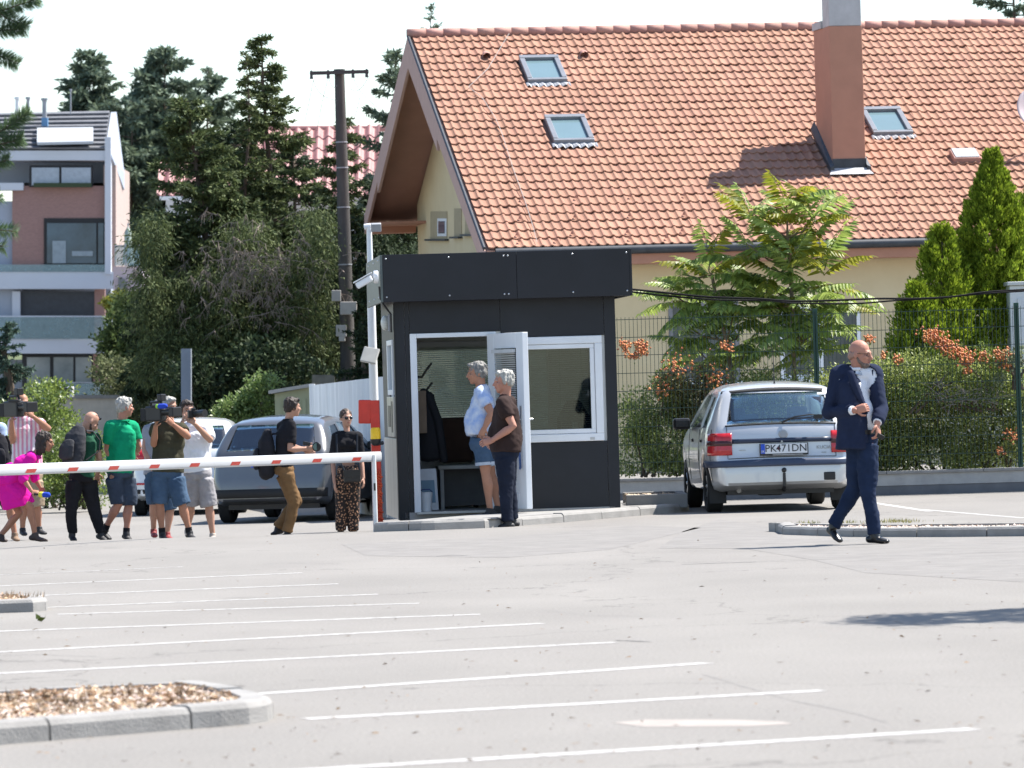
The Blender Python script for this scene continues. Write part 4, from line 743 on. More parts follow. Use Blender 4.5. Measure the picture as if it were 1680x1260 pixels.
# yellow-green and grey railing glass above that wall
# ================================================================== UTILITY POLE
pY = 101; pb = W(572, 640, pY); pole = thing('utility_pole', 'weathered concrete utility pole with short crossarm in front of the spruces', 'utility pole', (pb.x, pY, -.35)); tp = W(559, 117, pY)
M_POLE = mat('pole_concrete', (.075, .070, .066), rough=.95, scale=3, var=.25, bump=.5, stretch=(3, 3, .6))
pc = Vector((pb.x, pY, 0)); g = Geo(); g.tube([(pc.x, pY, -.4), (pc.x, pY, tp.z)], [.175, .098], 14); g.build('pole_shaft', M_POLE, pole, smooth=True)
g = Geo(); zc = W(559, 119, pY).z; g.bx(pc.x - .58, pc.x + .58, pY - .16, pY - .10, zc - .04, zc + .03); g.build('crossarm', mat('crossarm_steel', (.06, .055, .055), rough=.8), pole)
g = Geo(); g.tube([(pc.x, pY, tp.z), (pc.x, pY, tp.z + .04)], .115, 12); g.build('pole_cap', M_POLE, pole)
for dx in (-.55, -.22, .27, .54): g = Geo(); g.tube([(pc.x + dx, pY - .13, zc + .05), (pc.x + dx, pY - .13, zc - .04), (pc.x + dx, pY - .13, zc - .12)], [.018, .03, .035], 8); g.build('insulator', mat('insulator', (.04, .035, .035), rough=.3), pole)
for i, (a, b, c) in enumerate((((514, 131), (520, 160), (553, 165)), ((539, 128), (545, 150), (553, 140)), ((605, 125), (585, 165), (572, 140)), ((580, 128), (590, 160), (640, 190)), ((514, 131), (508, 165), (500, 200)), ((539, 126), (528, 165), (520, 215)), ((590, 160), (585, 190), (575, 205)))):
    P = [W(*q, pY - .2) for q in (a, b, c)]; Q = [P[0] * (1 - t_) ** 2 + P[1] * 2 * t_ * (1 - t_) + P[2] * t_ ** 2 for t_ in [k / 8 for k in range(9)]]; g = Geo(); g.tube(Q, .006, 4); g.build('service_wire', mat('wire_grey2', (.2, .2, .2)), pole)
for (x0, y0, x1, y1, nm) in ((544, 476, 559, 494, 'meter_box'), (558, 495, 585, 516, 'junction_box'), (551, 533, 568, 552, 'meter_box'), (556, 552, 566, 560, 'cable_gland')):
    g = Geo(); g.pbox(x0, y0, x1, y1, pY - .35, .16); g.build(nm, mat('box_grey', (.38, .37, .35), rough=.6, var=.1), pole, bevel=.012)
for py in (233, 275, 340, 434): 
    z = W(570, py, pY).z; r_ = .175 - .077 * (z + .4) / (tp.z + .4); g = Geo(); g.tube([(pc.x, pY, z - .012), (pc.x, pY, z + .012)], r_ + .008, 14); g.build('band', M_LEAD, pole)
# ================================================================== RED METAL ROOFED HOUSE
rY = 150; rh = thing('red_roof_house', 'house with faded red metal tile roof behind the spruces and the utility pole', 'house', W(460, 640, rY)); M_RR = mat('red_metal_tile', (.25, .10, .095), rough=.5, scale=3, col2=(.33, .16, .15), spec=.6)
def metalroof(px0, px1, ytop, ybot, Y, rows, parent, pitch=.3):
    a, b = W(px0, ytop, Y), W(px1, ytop, Y); zt = a.z; zb2 = W(px0, ybot, Y).z; hgt = zt - zb2; dep = hgt / math.tan(math.radians(32)); n = int((b.x - a.x) / pitch)
    for r in range(rows):
        for c0 in range(0, n, 4):
            V = []; cc = min(c0 + 4, n); ks = (cc - c0) * 6
            for j in (0, 1):
                f_ = (r + j) / rows
                for i in range(ks + 1): x = a.x + (c0 + i / 6) * pitch; V.append((x, Y - dep * f_ + (0), zt - hgt * f_ + .045 * math.cos(2 * math.pi * i / 6) + (.06 if j else .02)))
            g = Geo(); g.add(V, [(i, i + 1, ks + 2 + i, ks + 1 + i) for i in range(ks)]); V2 = V[ks + 1:]; g.add(V2 + [(x, y, z - .06) for x, y, z in V2], [(i, i + 1, ks + 2 + i, ks + 1 + i) for i in range(ks)]); g.build('roof_sheet', M_RR, parent)
metalroof(405, 640, 213, 335, rY, 6, rh); metalroof(262, 410, 268, 326, rY - 6, 3, rh)
g = Geo(); a, b = W(405, 213, rY), W(640, 213, rY); g.tube([(a.x, rY, a.z + .03), (b.x, rY, b.z + .03)], .09, 8); g.build('ridge_cap', M_RR, rh, smooth=True)
g = Geo(); g.pbox(412, 318, 660, 640, rY - 2.0, 5); g.pbox(272, 324, 410, 640, rY - 8, 4); g.build('wall', mat('white_render', (.55, .56, .58), rough=.9, var=.06), rh)
g = Geo(); g.pbox(262, 322, 412, 328, rY - 8.5, .3); g.build('gutter', M_CAMW, rh)
# ================================================================== MODERN TERRACED APARTMENT HOUSE
mY = 222; mh = thing('modern_apartment_house', 'modern brick and pale apartment house with glass balconies at the far left', 'apartment house', W(90, 640, mY))
M_BRK = mat('far_brick', (.29, .175, .155), rough=.9, scale=8, var=.12, stretch=(1, 1, 3)); M_LGT = mat('light_render', (.52, .55, .60), rough=.85, var=.04, scale=.6); M_BLU = mat('bluegrey_render', (.33, .37, .44), rough=.85, var=.06, scale=.6); M_DKG = mat('dark_glazing', (.05, .085, .115), rough=.12, var=.5, scale=.5); M_GRT = mat('slate_tile', (.13, .135, .15), rough=.8, scale=3, var=.2); M_BALG = mat('balcony_glass', (.24, .36, .39), rough=.12, alpha=.5)
def mb_(name, m_, *rects, par=mh, dep=.4, d0=0, Y=mY):
    g = Geo()
    for r in rects: g.pbox(*r, Y, dep, d0)
    return g.build(name, m_, par)
# floors (back masses first)
mb_('wall', M_BLU, (-120, 262, 182, 300), (-120, 460, 182, 580), (-120, 590, 190, 700), dep=9, d0=2.5)
bw_ = mb_('brick_wall', M_BRK, (20, 305, 172, 360), (20, 360, 72, 447), (172, 305, 178, 447), dep=8, d0=.3)
mb_('side_wall', mat('peach_render', (.40, .32, .29), rough=.9), (170, 270, 190, 447), (156, 590, 180, 650), dep=8, d0=1.0)
mb_('wall', M_BLU, (-120, 330, 20, 447), (-120, 470, 30, 560), dep=8, d0=.6)
mb_('slab', M_LGT, (-120, 446, 192, 474)); mb_('slab', M_LGT, (-120, 556, 180, 580)); 
mb_('slab', M_LGT, (-120, 300, 38, 312))
mb_('roof_edge', M_LGT, (-120, 247, 172, 263), dep=2)
mb_('roof_parapet', M_LGT, (172, 225, 182, 450), dep=.5, d0=-.1)
w1_ = mb_('window', M_ANTH, (48, 271, 152, 307), dep=.2, d0=.2); mb_('pane', mat('sky_pane', (.30, .35, .42), rough=.1), (52, 275, 97, 304), (101, 275, 149, 304), par=w1_, dep=.05, d0=.1)
mb_('planter', mat('planter_green', (.03, .05, .02)), (55, 300, 150, 307), dep=.2, d0=-.15)
w2_ = mb_('window', M_ANTH, (72, 358, 172, 446), dep=.3, d0=.25); mb_('pane', M_DKG, (77, 366, 158, 432), (161, 366, 170, 432), par=w2_, dep=.05, d0=.15)
mb_('curtain', mat('curtain_grey', (.25, .30, .33)), (86, 395, 108, 432), (118, 412, 152, 420), par=w2_, dep=.02, d0=.1)
w3_ = mb_('window', mat('dark_screen', (.035, .04, .05), rough=.5, var=.2), (33, 478, 155, 556), dep=.3, d0=.6)
mb_('column', M_LGT, (20, 478, 33, 560), dep=.4, d0=.3); mb_('brick_pier', M_BRK, (155, 474, 172, 556), (153, 580, 172, 650), dep=.4, d0=.5)
w4_ = mb_('window', M_ANTH, (36, 582, 155, 650), dep=.3, d0=.8); mb_('pane', mat('curtained_pane', (.30, .33, .33), rough=.3, scale=.8, col2=(.10, .13, .14)), (44, 586, 82, 645), (88, 586, 120, 645), (124, 586, 150, 645), par=w4_, dep=.05, d0=.7)
mb_('balcony_glass', M_BALG, (-120, 520, 180, 556), dep=.04, d0=-.1); mb_('balcony_glass', M_BALG, (60, 628, 185, 660), dep=.04, d0=-.1); mb_('balcony_glass', M_BALG, (-120, 434, 172, 446), dep=.04, d0=-.05)
mb_('handrail', M_LGT, (-120, 518, 180, 520), (60, 627, 185, 629), dep=.06, d0=-.1)
# tiled roof with solar panel, antennas, sloping right flank
a = W(-120, 190, mY + 6); g = Geo(); T0, T1, T2, T3 = W(-120, 248, mY), W(172, 248, mY), W(180, 184, mY + 5), W(-120, 190, mY + 5); g.prism([T0, T1, T2, T3], (0, .1, -.3)); ro = g.build('roof', M_GRT, mh)
for r in range(9):
    f0, f1 = r / 9, (r + 1) / 9; g = Geo(); a0, a1, b0, b1 = T0.lerp(T3, f0), T1.lerp(T2, f0), T1.lerp(T2, f1), T0.lerp(T3, f1); up = Vector((0, -.05, .1)); g.prism([a0 + up * 1.6, a1 + up * 1.6, b0 + up * .6, b1 + up * .6], (0, .03, -.08)); g.build('tile_course', M_GRT, ro)
g = Geo(); q = [W(61, 238, mY - .3), W(153, 236, mY - .3), W(153, 213, mY + 1.5), W(61, 214, mY + 1.5)]; g.prism(q, (0, 0, .12)); sp = g.build('solar_panel', mat('solar_tubes', (.42, .44, .46), rough=.35, var=.1, scale=30, stretch=(3, .2, .2)), ro)
g = Geo(); g.prism([W(172, 250, mY), W(182, 184, mY + 5), W(195, 285, mY + 5), W(195, 312, mY + 5), W(176, 262, mY)], (.25, 0, 0)); g.build('gable_verge', M_BLU, mh)
for (x, y0, y1, r_, m_) in ((28, 163, 195, .08, M_CAMW), (46, 163, 195, .07, M_LEAD), (73, 165, 196, .10, M_LEAD), (116, 150, 187, .03, M_LEAD)): g = Geo(); g.tube([W(x, y1, mY + 3), W(x, y0, mY + 3)], r_, 8); g.tube([W(x, y0, mY + 3), W(x, y0 - 4, mY + 3)], r_ * 1.6, 8); g.build('flue', m_, ro)
g = Geo(); g.pbox(68, 193, 78, 207, mY + 2, .4); g.build('vent_box', mat('vent_blue', (.12, .25, .42)), ro)
# terrace beside it
tw = thing('terrace_house', 'pinkish terrace building with glass railing beside the apartment house', 'house', W(215, 640, 215)); g = Geo(); g.pbox(186, 437, 234, 640, 215, 6); g.build('wall', mat('pink_render', (.45, .37, .40), rough=.9, var=.05), tw)
g = Geo(); P = [W(194 + 0, 476, 214.8), W(208, 476, 214.8), W(208, 464, 214.8), W(203, 457, 214.8), W(194, 455, 214.8)]; g.prism(P, (0, .1, 0)); g.build('arched_window', mat('arch_pane', (.12, .13, .14), rough=.2), tw)
g = Geo(); g.pbox(188, 404, 229, 436, 214.8, .05); g.build('railing_glass', M_BALG, tw); g = Geo(); g.pbox(188, 402, 229, 405, 214.8, .08); g.pbox(205, 404, 207, 437, 214.7, .06); g.build('railing', M_LEAD, tw)
ps = thing('closed_parasol', 'closed pale green parasol standing on the terrace behind the glass railing', 'parasol', W(210, 437, 216)); g = Geo(); g.tube([W(210, 372, 216), W(210, 380, 216), W(210, 400, 216), W(211, 432, 216)], [.02, .14, .16, .26], 10); g.build('canopy', mat('parasol_cloth', (.30, .36, .32), rough=.9, var=.1), ps, smooth=True); g = Geo(); g.tube([W(210, 437, 216), W(210, 366, 216)], .03, 6); g.build('pole', M_LEAD, ps)
# ================================================================== VEGETATION
M_BARK = mat('bark', (.10, .075, .055), rough=1, scale=12, var=.35, bump=.7, bscale=25, stretch=(2, 2, .6))
M_TWIG = mat('dead_twig', (.25, .205, .175), rough=1, scale=9, var=.3)
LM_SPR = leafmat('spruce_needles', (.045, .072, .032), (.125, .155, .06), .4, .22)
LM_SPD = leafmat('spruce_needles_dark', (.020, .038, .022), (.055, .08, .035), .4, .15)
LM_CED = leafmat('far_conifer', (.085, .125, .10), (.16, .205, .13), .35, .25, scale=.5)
LM_THU = leafmat('thuja_spray', (.10, .165, .014), (.27, .35, .03), .35, .35, scale=2.5)
LM_SUM = leafmat('sumac_leaf', (.14, .22, .055), (.32, .40, .09), .3, .42, 1)
LM_SUY = leafmat('sumac_leaf_yellow', (.16, .20, .02), (.30, .28, .03), .3, .5, 1)
LM_HED = leafmat('hedge_leaf', (.09, .13, .035), (.38, .43, .13), .5, .45, 1, scale=1.6)
LM_HRD = leafmat('hedge_leaf_red', (.10, .06, .03), (.13, .15, .05), .4, .3, 1)
LM_LIG = leafmat('light_bush_leaf', (.09, .15, .03), (.22, .28, .07), .35, .4, 1, scale=1)
LM_OLV = leafmat('olive_bush_leaf', (.07, .085, .035), (.15, .17, .08), .35, .3)
LM_IVY = leafmat('creeper_leaf', (.10, .17, .04), (.26, .34, .12), .35, .35, 1)
LM_PIN = leafmat('pine_needles', (.05, .10, .06), (.14, .20, .09), .35, .25)
M_BERRY = mat('orange_berry', (.52, .19, .07), rough=.4, scale=30, isl=.3)
def spruce(label, px, ptop, pbase, Y, R, nb=60, mlt=LM_SPR, lean=0, leafsz=.13, droop=.55, dens=30, shape=.85, gap=.0, name='spruce_tree', group=None, twigs=0, lo=.08, cat='tree', trunk=.13, up=0.35):
    """conifer: tapered trunk, whorls of drooping limbs, hanging sprays of small needle faces"""
    top = W(px, ptop, Y); bx_ = W(px + lean, pbase, Y); zb_ = bx_.z; Ht = top.z - zb_
    t = thing(name, label, cat, (bx_.x, Y, zb_), group); rnd = random.Random(int(px * 13 + ptop)); axis = lambda h: Vector((bx_.x + (top.x - bx_.x) * h + .05 * math.sin(h * 7 + px), Y + .04 * math.sin(h * 5), zb_ + Ht * h))
    g = Geo(); g.tube([axis(k / 8) for k in range(9)], [trunk * (1 - .93 * k / 8) for k in range(9)], 8); g.build('trunk', M_BARK, t, smooth=True)
    bg_ = Geo(); P = []; Dv = []; TP_ = []; TD = []
    for i in range(nb):
        h = lo + (1 - lo) * (i + rnd.random()) / nb; 
        if rnd.random() < gap: continue
        prof = (1 - h) ** shape * (.55 + .45 * min(1, (h - lo * .5) * 6)); L_ = R * prof * rnd.uniform(.6, 1.15) + .07; az = rnd.uniform(0, 2 * math.pi); o = axis(h); d = Vector((math.cos(az), math.sin(az), 0)); pts = []
        for k in range(6):
            s = k / 5; pts.append(o + d * L_ * s + Vector((0, 0, L_ * (up * (1 - h) * -0 + up * .6 * h * s * 1.6 - droop * s * (1 - s * .55) * (1.2 - h)))))
        bg_.tube(pts, [.022 * (1 - .8 * k / 5) + .004 for k in range(6)], 4)
        ns = int(dens * 1.25 * (L_ / R * .8 + .25))
        for k in range(ns):
            s = rnd.uniform(.12, 1.0); a = min(int(s * 5), 4); p = pts[a].lerp(pts[a + 1], s * 5 - a); sd_ = Vector((-d.y, d.x, 0)) * rnd.choice((-1, 1)); hang = rnd.random() ** 1.2
            td = (d * rnd.uniform(.2, .9) + sd_ * rnd.uniform(.1, .9) * (1 - hang * .6) + Vector((0, 0, -hang * 1.1 * (1.25 - h) + .15))).normalized(); tl = (.12 + .28 * (1 - h) * (1 - s * .5)) * rnd.uniform(.6, 1.2) * R / 1.2
            nl_ = max(4, int(tl / leafsz * 6))
            for q in range(nl_):
                f_ = q / nl_; pp = p + td * tl * f_; dd = td * .8 + Vector((rnd.gauss(0, .5), rnd.gauss(0, .5), rnd.gauss(0, .4))); P.append(pp); Dv.append(dd)
    for k in range(26): P.append(axis(.93 + .07 * k / 26)); Dv.append((rnd.gauss(0, .7), rnd.gauss(0, .7), .8))
    tag(bg_.build('branches', M_BARK, t), kind='stuff'); n = len(P); leaves('crown', P, Dv, RNG.uniform(.6, 1.3, n) * leafsz, leafsz * .34, mlt, t)
    if twigs:
        tg = Geo()
        for k in range(twigs):
            h = rnd.uniform(.12, .5); o = axis(h); az = rnd.uniform(math.pi, 2 * math.pi); L_ = R * rnd.uniform(.6, 1.05); d = Vector((math.cos(az), math.sin(az), 0)); e = o + d * L_ + Vector((0, 0, -L_ * rnd.uniform(.1, .5))); m_ = o.lerp(e, .5) + Vector((0, 0, .12)); tg.tube([o, m_, e], [.018, .012, .004], 4, cap=False)
            for q in range(12): s = rnd.uniform(.3, 1); p = m_.lerp(e, s); tg.tube([p, p + Vector((rnd.gauss(0, .12), rnd.gauss(0, .1), -rnd.uniform(.1, .38)))], [.006, .003], 3, cap=False)
        tag(tg.build('dead_twigs', M_TWIG, t), kind='stuff')
    return t
def shrub(label, name, px0, px1, ytop, ybot, Y, dep, n, lm, lsz, cat='shrub', topf=None, clumps=26, group=None, stems=8, zb_=None, fold=.15, down=0., wr_=.55):
    """leaves on the surfaces of many overlapping clumps, so the mass has lumps, hollows and a broken outline"""
    a, b = W(px0, ybot, Y), W(px1, ybot, Y); zb = a.z if zb_ is None else zb_; zt = W((px0 + px1) / 2, ytop, Y).z; w_ = b.x - a.x; rnd = random.Random(int(px0 * 7 + ytop)); t = thing(name, label, cat, ((a.x + b.x) / 2, Y, zb), group)
    cl = []
    for k in range(clumps):
        x = rnd.uniform(.08, .92); tf = (topf(x) if topf else 1 - .35 * abs(x - .5) ** 1.5 * 2); z = rnd.uniform(.05, .9) * tf; r_ = rnd.uniform(.10, .2) * min(w_, (zt - zb)) * 1.15
        cl.append((Vector((a.x + w_ * x, Y + dep * rnd.uniform(-.4, .4), zb + (zt - zb) * z)), r_))
    P = []; Dv = []; per = n // clumps
    for c, r_ in cl:
        v = RNG.randn(per, 3); v /= np.linalg.norm(v, axis=1, keepdims=True); rr = r_ * RNG.uniform(.35, 1.15, (per, 1)); q = v * rr * (1.25, 1, .95) + np.array(c); P.append(q); Dv.append(v * .7 + RNG.randn(per, 3) * .7 + (0, 0, .3 - down))
    P = np.vstack(P); Dv = np.vstack(Dv); ok = P[:, 2] > zb + .02; P, Dv = P[ok], Dv[ok]; leaves('foliage', P, Dv, RNG.uniform(.6, 1.3, len(P)) * lsz, lsz * wr_, lm, t, fold=fold)
    g = Geo(); base_ = Vector(((a.x + b.x) / 2, Y, zb))
    for k in range(stems): c, r_ = cl[rnd.randrange(len(cl))]; s0 = base_ + Vector((w_ * rnd.uniform(-.3, .3), 0, 0)); g.tube([s0, s0.lerp(c, .5) + Vector((rnd.gauss(0, .05), 0, .05)), c], [.02, .013, .006], 5, cap=False)
    tag(g.build('stems', M_BARK, t), kind='stuff'); return t
# ragged spruces left of the pole
GS = 'dark spruces left of the utility pole'
spruce('tallest ragged dark spruce with thin bare top left of the utility pole', 432, 58, 640, 105, 1.75, 120, leafsz=.115, dens=40, shape=.85, gap=.12, twigs=26, group=GS, lean=25)
spruce('broad drooping spruce at the left of the dark group, its top broken and leaning left', 312, 165, 650, 103, 1.70, 140, leafsz=.12, dens=48, shape=.55, twigs=34, group=GS, lean=45)
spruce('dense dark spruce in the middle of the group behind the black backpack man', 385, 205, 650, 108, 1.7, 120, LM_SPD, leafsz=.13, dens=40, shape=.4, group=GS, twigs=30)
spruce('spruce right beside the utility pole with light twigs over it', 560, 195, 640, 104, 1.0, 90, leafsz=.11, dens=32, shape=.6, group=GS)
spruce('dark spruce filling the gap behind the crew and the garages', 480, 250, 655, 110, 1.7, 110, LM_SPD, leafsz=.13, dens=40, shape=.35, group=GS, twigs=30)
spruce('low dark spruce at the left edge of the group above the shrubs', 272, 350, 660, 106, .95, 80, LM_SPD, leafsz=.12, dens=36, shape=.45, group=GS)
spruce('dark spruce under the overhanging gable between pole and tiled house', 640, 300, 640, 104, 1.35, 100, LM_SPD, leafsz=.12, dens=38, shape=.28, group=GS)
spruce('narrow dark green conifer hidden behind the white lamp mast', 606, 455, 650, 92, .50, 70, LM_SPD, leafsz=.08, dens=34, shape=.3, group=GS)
spruce('thin spruce top rising beside the tallest ragged one', 405, 88, 420, 104, .55, 46, leafsz=.10, dens=26, shape=.8, gap=.15, group=GS, trunk=.05)
# broad drooping boughs that merge the group into one ragged mass
shrub('wide drooping boughs of the left spruce, their tips sagging over the shrubs', 'spruce_boughs', 225, 400, 285, 640, 102, 2.2, 34000, LM_SPR, .125, 'tree', group=GS, clumps=120, down=1.3, wr_=.21, topf=lambda x: .72 + .28 * math.sin(x * 5 + 1.2) * (1 if x < .5 else .6), stems=14)
shrub('wide drooping boughs in the middle of the spruces left of the pole', 'spruce_boughs', 370, 560, 300, 645, 101.8, 2.2, 36000, LM_SPR, .125, 'tree', group=GS, clumps=125, down=1.3, wr_=.21, topf=lambda x: .80 + .15 * math.sin(x * 9), stems=14)
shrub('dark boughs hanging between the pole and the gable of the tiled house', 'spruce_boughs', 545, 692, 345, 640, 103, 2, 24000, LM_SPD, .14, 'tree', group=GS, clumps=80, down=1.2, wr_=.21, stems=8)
g = Geo(); rnd = random.Random(11)
for k in range(150):
    p = W(rnd.gauss(415, 62), rnd.gauss(445, 42), 100.8); d = Vector((rnd.gauss(0, .30), rnd.gauss(0, .1), rnd.gauss(-.12, .12))); m_ = p + d * .5 + Vector((0, 0, .06)); g.tube([p, m_, p + d], [.010, .007, .003], 4, cap=False)
    for q in range(7): s_ = rnd.random(); a_ = p.lerp(p + d, s_) + Vector((0, 0, .04)); g.tube([a_, a_ + Vector((rnd.gauss(0, .07), rnd.gauss(0, .05), -rnd.uniform(.05, .26)))], [.005, .0025], 3, cap=False)
tag(tag(g.build('dead_twigs', M_TWIG, origin=W(415, 445, 100.8)), 'grey brown tangle of dead hanging twigs in the middle of the spruces', 'twigs'), kind='stuff')
# far conifers
GF = 'tall conifers on the skyline behind the apartment house'
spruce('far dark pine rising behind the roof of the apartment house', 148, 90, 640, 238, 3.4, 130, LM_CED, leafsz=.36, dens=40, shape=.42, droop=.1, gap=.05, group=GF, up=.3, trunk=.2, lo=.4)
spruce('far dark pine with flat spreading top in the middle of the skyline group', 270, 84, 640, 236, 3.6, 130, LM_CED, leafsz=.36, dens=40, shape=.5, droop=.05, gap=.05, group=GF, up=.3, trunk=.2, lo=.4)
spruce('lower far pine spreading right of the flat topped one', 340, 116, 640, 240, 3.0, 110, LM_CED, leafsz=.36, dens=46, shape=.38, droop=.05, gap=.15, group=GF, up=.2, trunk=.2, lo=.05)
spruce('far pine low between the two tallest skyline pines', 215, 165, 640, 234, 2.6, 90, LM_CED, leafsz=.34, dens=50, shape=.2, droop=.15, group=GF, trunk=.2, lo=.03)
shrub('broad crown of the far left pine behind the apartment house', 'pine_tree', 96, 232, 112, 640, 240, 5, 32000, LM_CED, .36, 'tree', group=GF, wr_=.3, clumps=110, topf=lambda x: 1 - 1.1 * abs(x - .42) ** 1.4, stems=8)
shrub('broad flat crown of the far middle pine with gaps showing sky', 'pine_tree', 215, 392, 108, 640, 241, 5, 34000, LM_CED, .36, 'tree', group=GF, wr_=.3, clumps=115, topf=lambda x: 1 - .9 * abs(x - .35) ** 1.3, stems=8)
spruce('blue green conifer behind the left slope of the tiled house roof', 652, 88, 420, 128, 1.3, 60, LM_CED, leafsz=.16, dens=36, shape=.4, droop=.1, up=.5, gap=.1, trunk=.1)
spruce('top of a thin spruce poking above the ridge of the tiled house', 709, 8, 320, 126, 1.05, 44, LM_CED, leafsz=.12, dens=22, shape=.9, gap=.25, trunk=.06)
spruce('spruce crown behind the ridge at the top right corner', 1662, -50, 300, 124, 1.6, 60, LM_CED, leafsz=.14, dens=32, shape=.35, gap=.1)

GH = 'hedge shrubs behind the green mesh fence'
shrub('dark hedge shrub with reddish leaves next to the booth behind the fence', 'hedge_shrub', 1012, 1160, 600, 784, 64.5, .8, 15000, LM_HED, .046, group=GH, clumps=46)
shrub('reddish brown hedge shrub between booth and silver hatchback', 'hedge_shrub', 1085, 1200, 590, 700, 64.2, .6, 5000, LM_HRD, .042, group=GH, clumps=36)
shrub('hedge shrub directly behind the silver hatchback', 'hedge_shrub', 1150, 1345, 600, 784, 64.6, .8, 17000, LM_HED, .046, group=GH, clumps=56)
shrub('bright green hedge shrub behind the man in the blue suit', 'hedge_shrub', 1320, 1480, 585, 782, 64.4, .8, 17000, LM_HED, .046, group=GH, clumps=56)
shrub('tall hedge shrub topped with orange berries right of the suited man', 'hedge_shrub', 1425, 1600, 548, 782, 64.5, .8, 20000, LM_HED, .046, group=GH, clumps=68)
shrub('light green hedge shrub at the right edge of the picture', 'hedge_shrub', 1560, 1720, 590, 780, 64.4, .8, 18000, LM_HED, .046, group=GH, clumps=60)
shrub('loose pale new growth lying over the hedge in front of the slatted screen', 'hedge_shrub', 1430, 1690, 560, 680, 64.0, .5, 5200, LM_LIG, .04, group=GH, clumps=60)
shrub('upright leafy sprig of hedge at the far right below the white cabinet', 'hedge_shrub', 1636, 1700, 560, 640, 63.8, .3, 700, leafmat('silver_leaf', (.14, .18, .10), (.26, .30, .18), .3, .35), .05, group=GH, clumps=14)
# dead grey twigs in the hedge
g = Geo(); rnd = random.Random(5)
for k in range(90): p = W(rnd.uniform(1540, 1640), rnd.uniform(630, 665), 63.9); d = Vector((rnd.gauss(0, .14), rnd.gauss(0, .04), rnd.gauss(.02, .07))); g.tube([p, p + d * .5 + Vector((0, 0, .02)), p + d], [.006, .005, .003], 4, cap=False)
tag(g.build('dead_twigs', mat('grey_twig', (.30, .27, .24), rough=1), origin=W(1590, 650, 63.9)), 'tangle of bare grey twigs in the hedge at the right', 'twigs')
# berry clusters
def berries(label, spots):
    c0 = W(spots[0][0], spots[0][1], 63.9); t = thing('berry_cluster', label, 'berries', c0, 'orange berry clusters on the hedge'); V = []; Fc = []; k = 0; O = np.array([(1, 0, 0), (0, 1, 0), (-1, 0, 0), (0, -1, 0), (0, 0, 1), (0, 0, -1)], float); OF = np.array([(0, 1, 4), (1, 2, 4), (2, 3, 4), (3, 0, 4), (1, 0, 5), (2, 1, 5), (3, 2, 5), (0, 3, 5)])
    for (px, py, rx, ry, n) in spots:
        for i in range(n): p = np.array(W(px + random.gauss(0, rx * .5), py + random.gauss(0, ry * .5), 63.9 + random.gauss(0, .1))); V.append(O * random.uniform(.012, .023) + p - np.array(c0)); Fc.append(OF + 6 * k); k += 1
    tag(link('berries', mesh_np('berries', np.vstack(V), np.vstack(Fc), M_BERRY), t), kind='stuff'); P = []
    for (px, py, rx, ry, n) in spots:
        for i in range(n // 3): P.append(W(px + random.gauss(0, rx * .6), py + random.gauss(0, ry * .6), 63.9 + random.gauss(0, .1)))
    leaves('berry_leaves', P, RNG.randn(len(P), 3), .035, .016, LM_LIG, t)
berries('largest arc of orange berries on top of the hedge right of the suited man', [(1530, 552, 18, 12, 180), (1550, 566, 16, 12, 150), (1567, 576, 16, 10, 130), (1583, 588, 14, 12, 140)])
berries('small orange berry cluster left of the pale cabinet on the hedge', [(1612, 585, 12, 8, 60), (1645, 582, 18, 9, 110), (1650, 600, 18, 8, 50)])
berries('orange berry cluster beside the right edge of the booth', [(1025, 567, 10, 10, 70), (1052, 571, 12, 12, 110), (1040, 585, 10, 6, 40)])
berries('orange berries just above the bald head of the suited man', [(1425, 556, 9, 6, 55)])
berries('orange berries right of the shoulder of the suited man', [(1473, 590, 8, 9, 45), (1449, 584, 5, 6, 15)])
berries('sparse orange berries behind the roof of the silver hatchback', [(1190, 570, 12, 10, 40), (1110, 600, 30, 22, 70), (1170, 620, 25, 18, 50), (1085, 640, 20, 20, 40)])
berries('low orange berries near the right edge of the hedge', [(1660, 712, 14, 12, 45), (1640, 740, 8, 6, 20), (1585, 608, 8, 6, 30)])
# light bushes at the left
GL = 'garden bushes behind the camera crew'
shrub('light green leafy sapling behind the camera crew at the left', 'garden_bush', 30, 130, 590, 836, 88, 1.2, 7500, LM_LIG, .075, group=GL, clumps=46)
shrub('green bush behind the pink shirted cameraman at the left edge', 'garden_bush', -60, 70, 640, 836, 86, 1.2, 7000, LM_LIG, .07, group=GL, clumps=40)
shrub('bush low behind the man in dark green with the black backpack', 'garden_bush', 60, 175, 690, 838, 84, 1.0, 7500, LM_LIG, .06, group=GL, clumps=46)
shrub('olive green bushy tree between the apartment house and the spruces', 'garden_bush', 160, 305, 560, 720, 112, 2, 9000, LM_OLV, .10, group=GL, clumps=50)
shrub('grey green bush lower behind the green polo shirt', 'garden_bush', 185, 320, 640, 800, 108, 2, 7000, LM_OLV, .10, group=GL, clumps=40)
shrub('dark leafy tree left of the spruces below the terrace', 'garden_bush', 172, 270, 468, 640, 150, 3, 8000, leafmat('terrace_tree', (.04, .07, .02), (.11, .15, .05), .4, .3), .15, group=GL, clumps=44)
shrub('clipped hedge with yellow top below the pink terrace', 'garden_bush', 172, 245, 478, 540, 190, 2, 4200, leafmat('yellow_hedge', (.05, .08, .015), (.22, .22, .03), .3, .3), .15, group=GL, clumps=30)
spruce('small bluish young conifer at the left edge in front of the apartment house', 12, 532, 700, 90, .55, 60, leafmat('blue_spruce', (.04, .075, .06), (.09, .14, .10), .3, .2), leafsz=.08, dens=30, shape=.6)
shrub('pale green creeper spilling over the garage wall', 'creeper', 352, 455, 612, 700, 90, .7, 6500, LM_IVY, .07, 'creeper', clumps=44, topf=lambda x: .35 + .65 * x if x < .6 else 1)
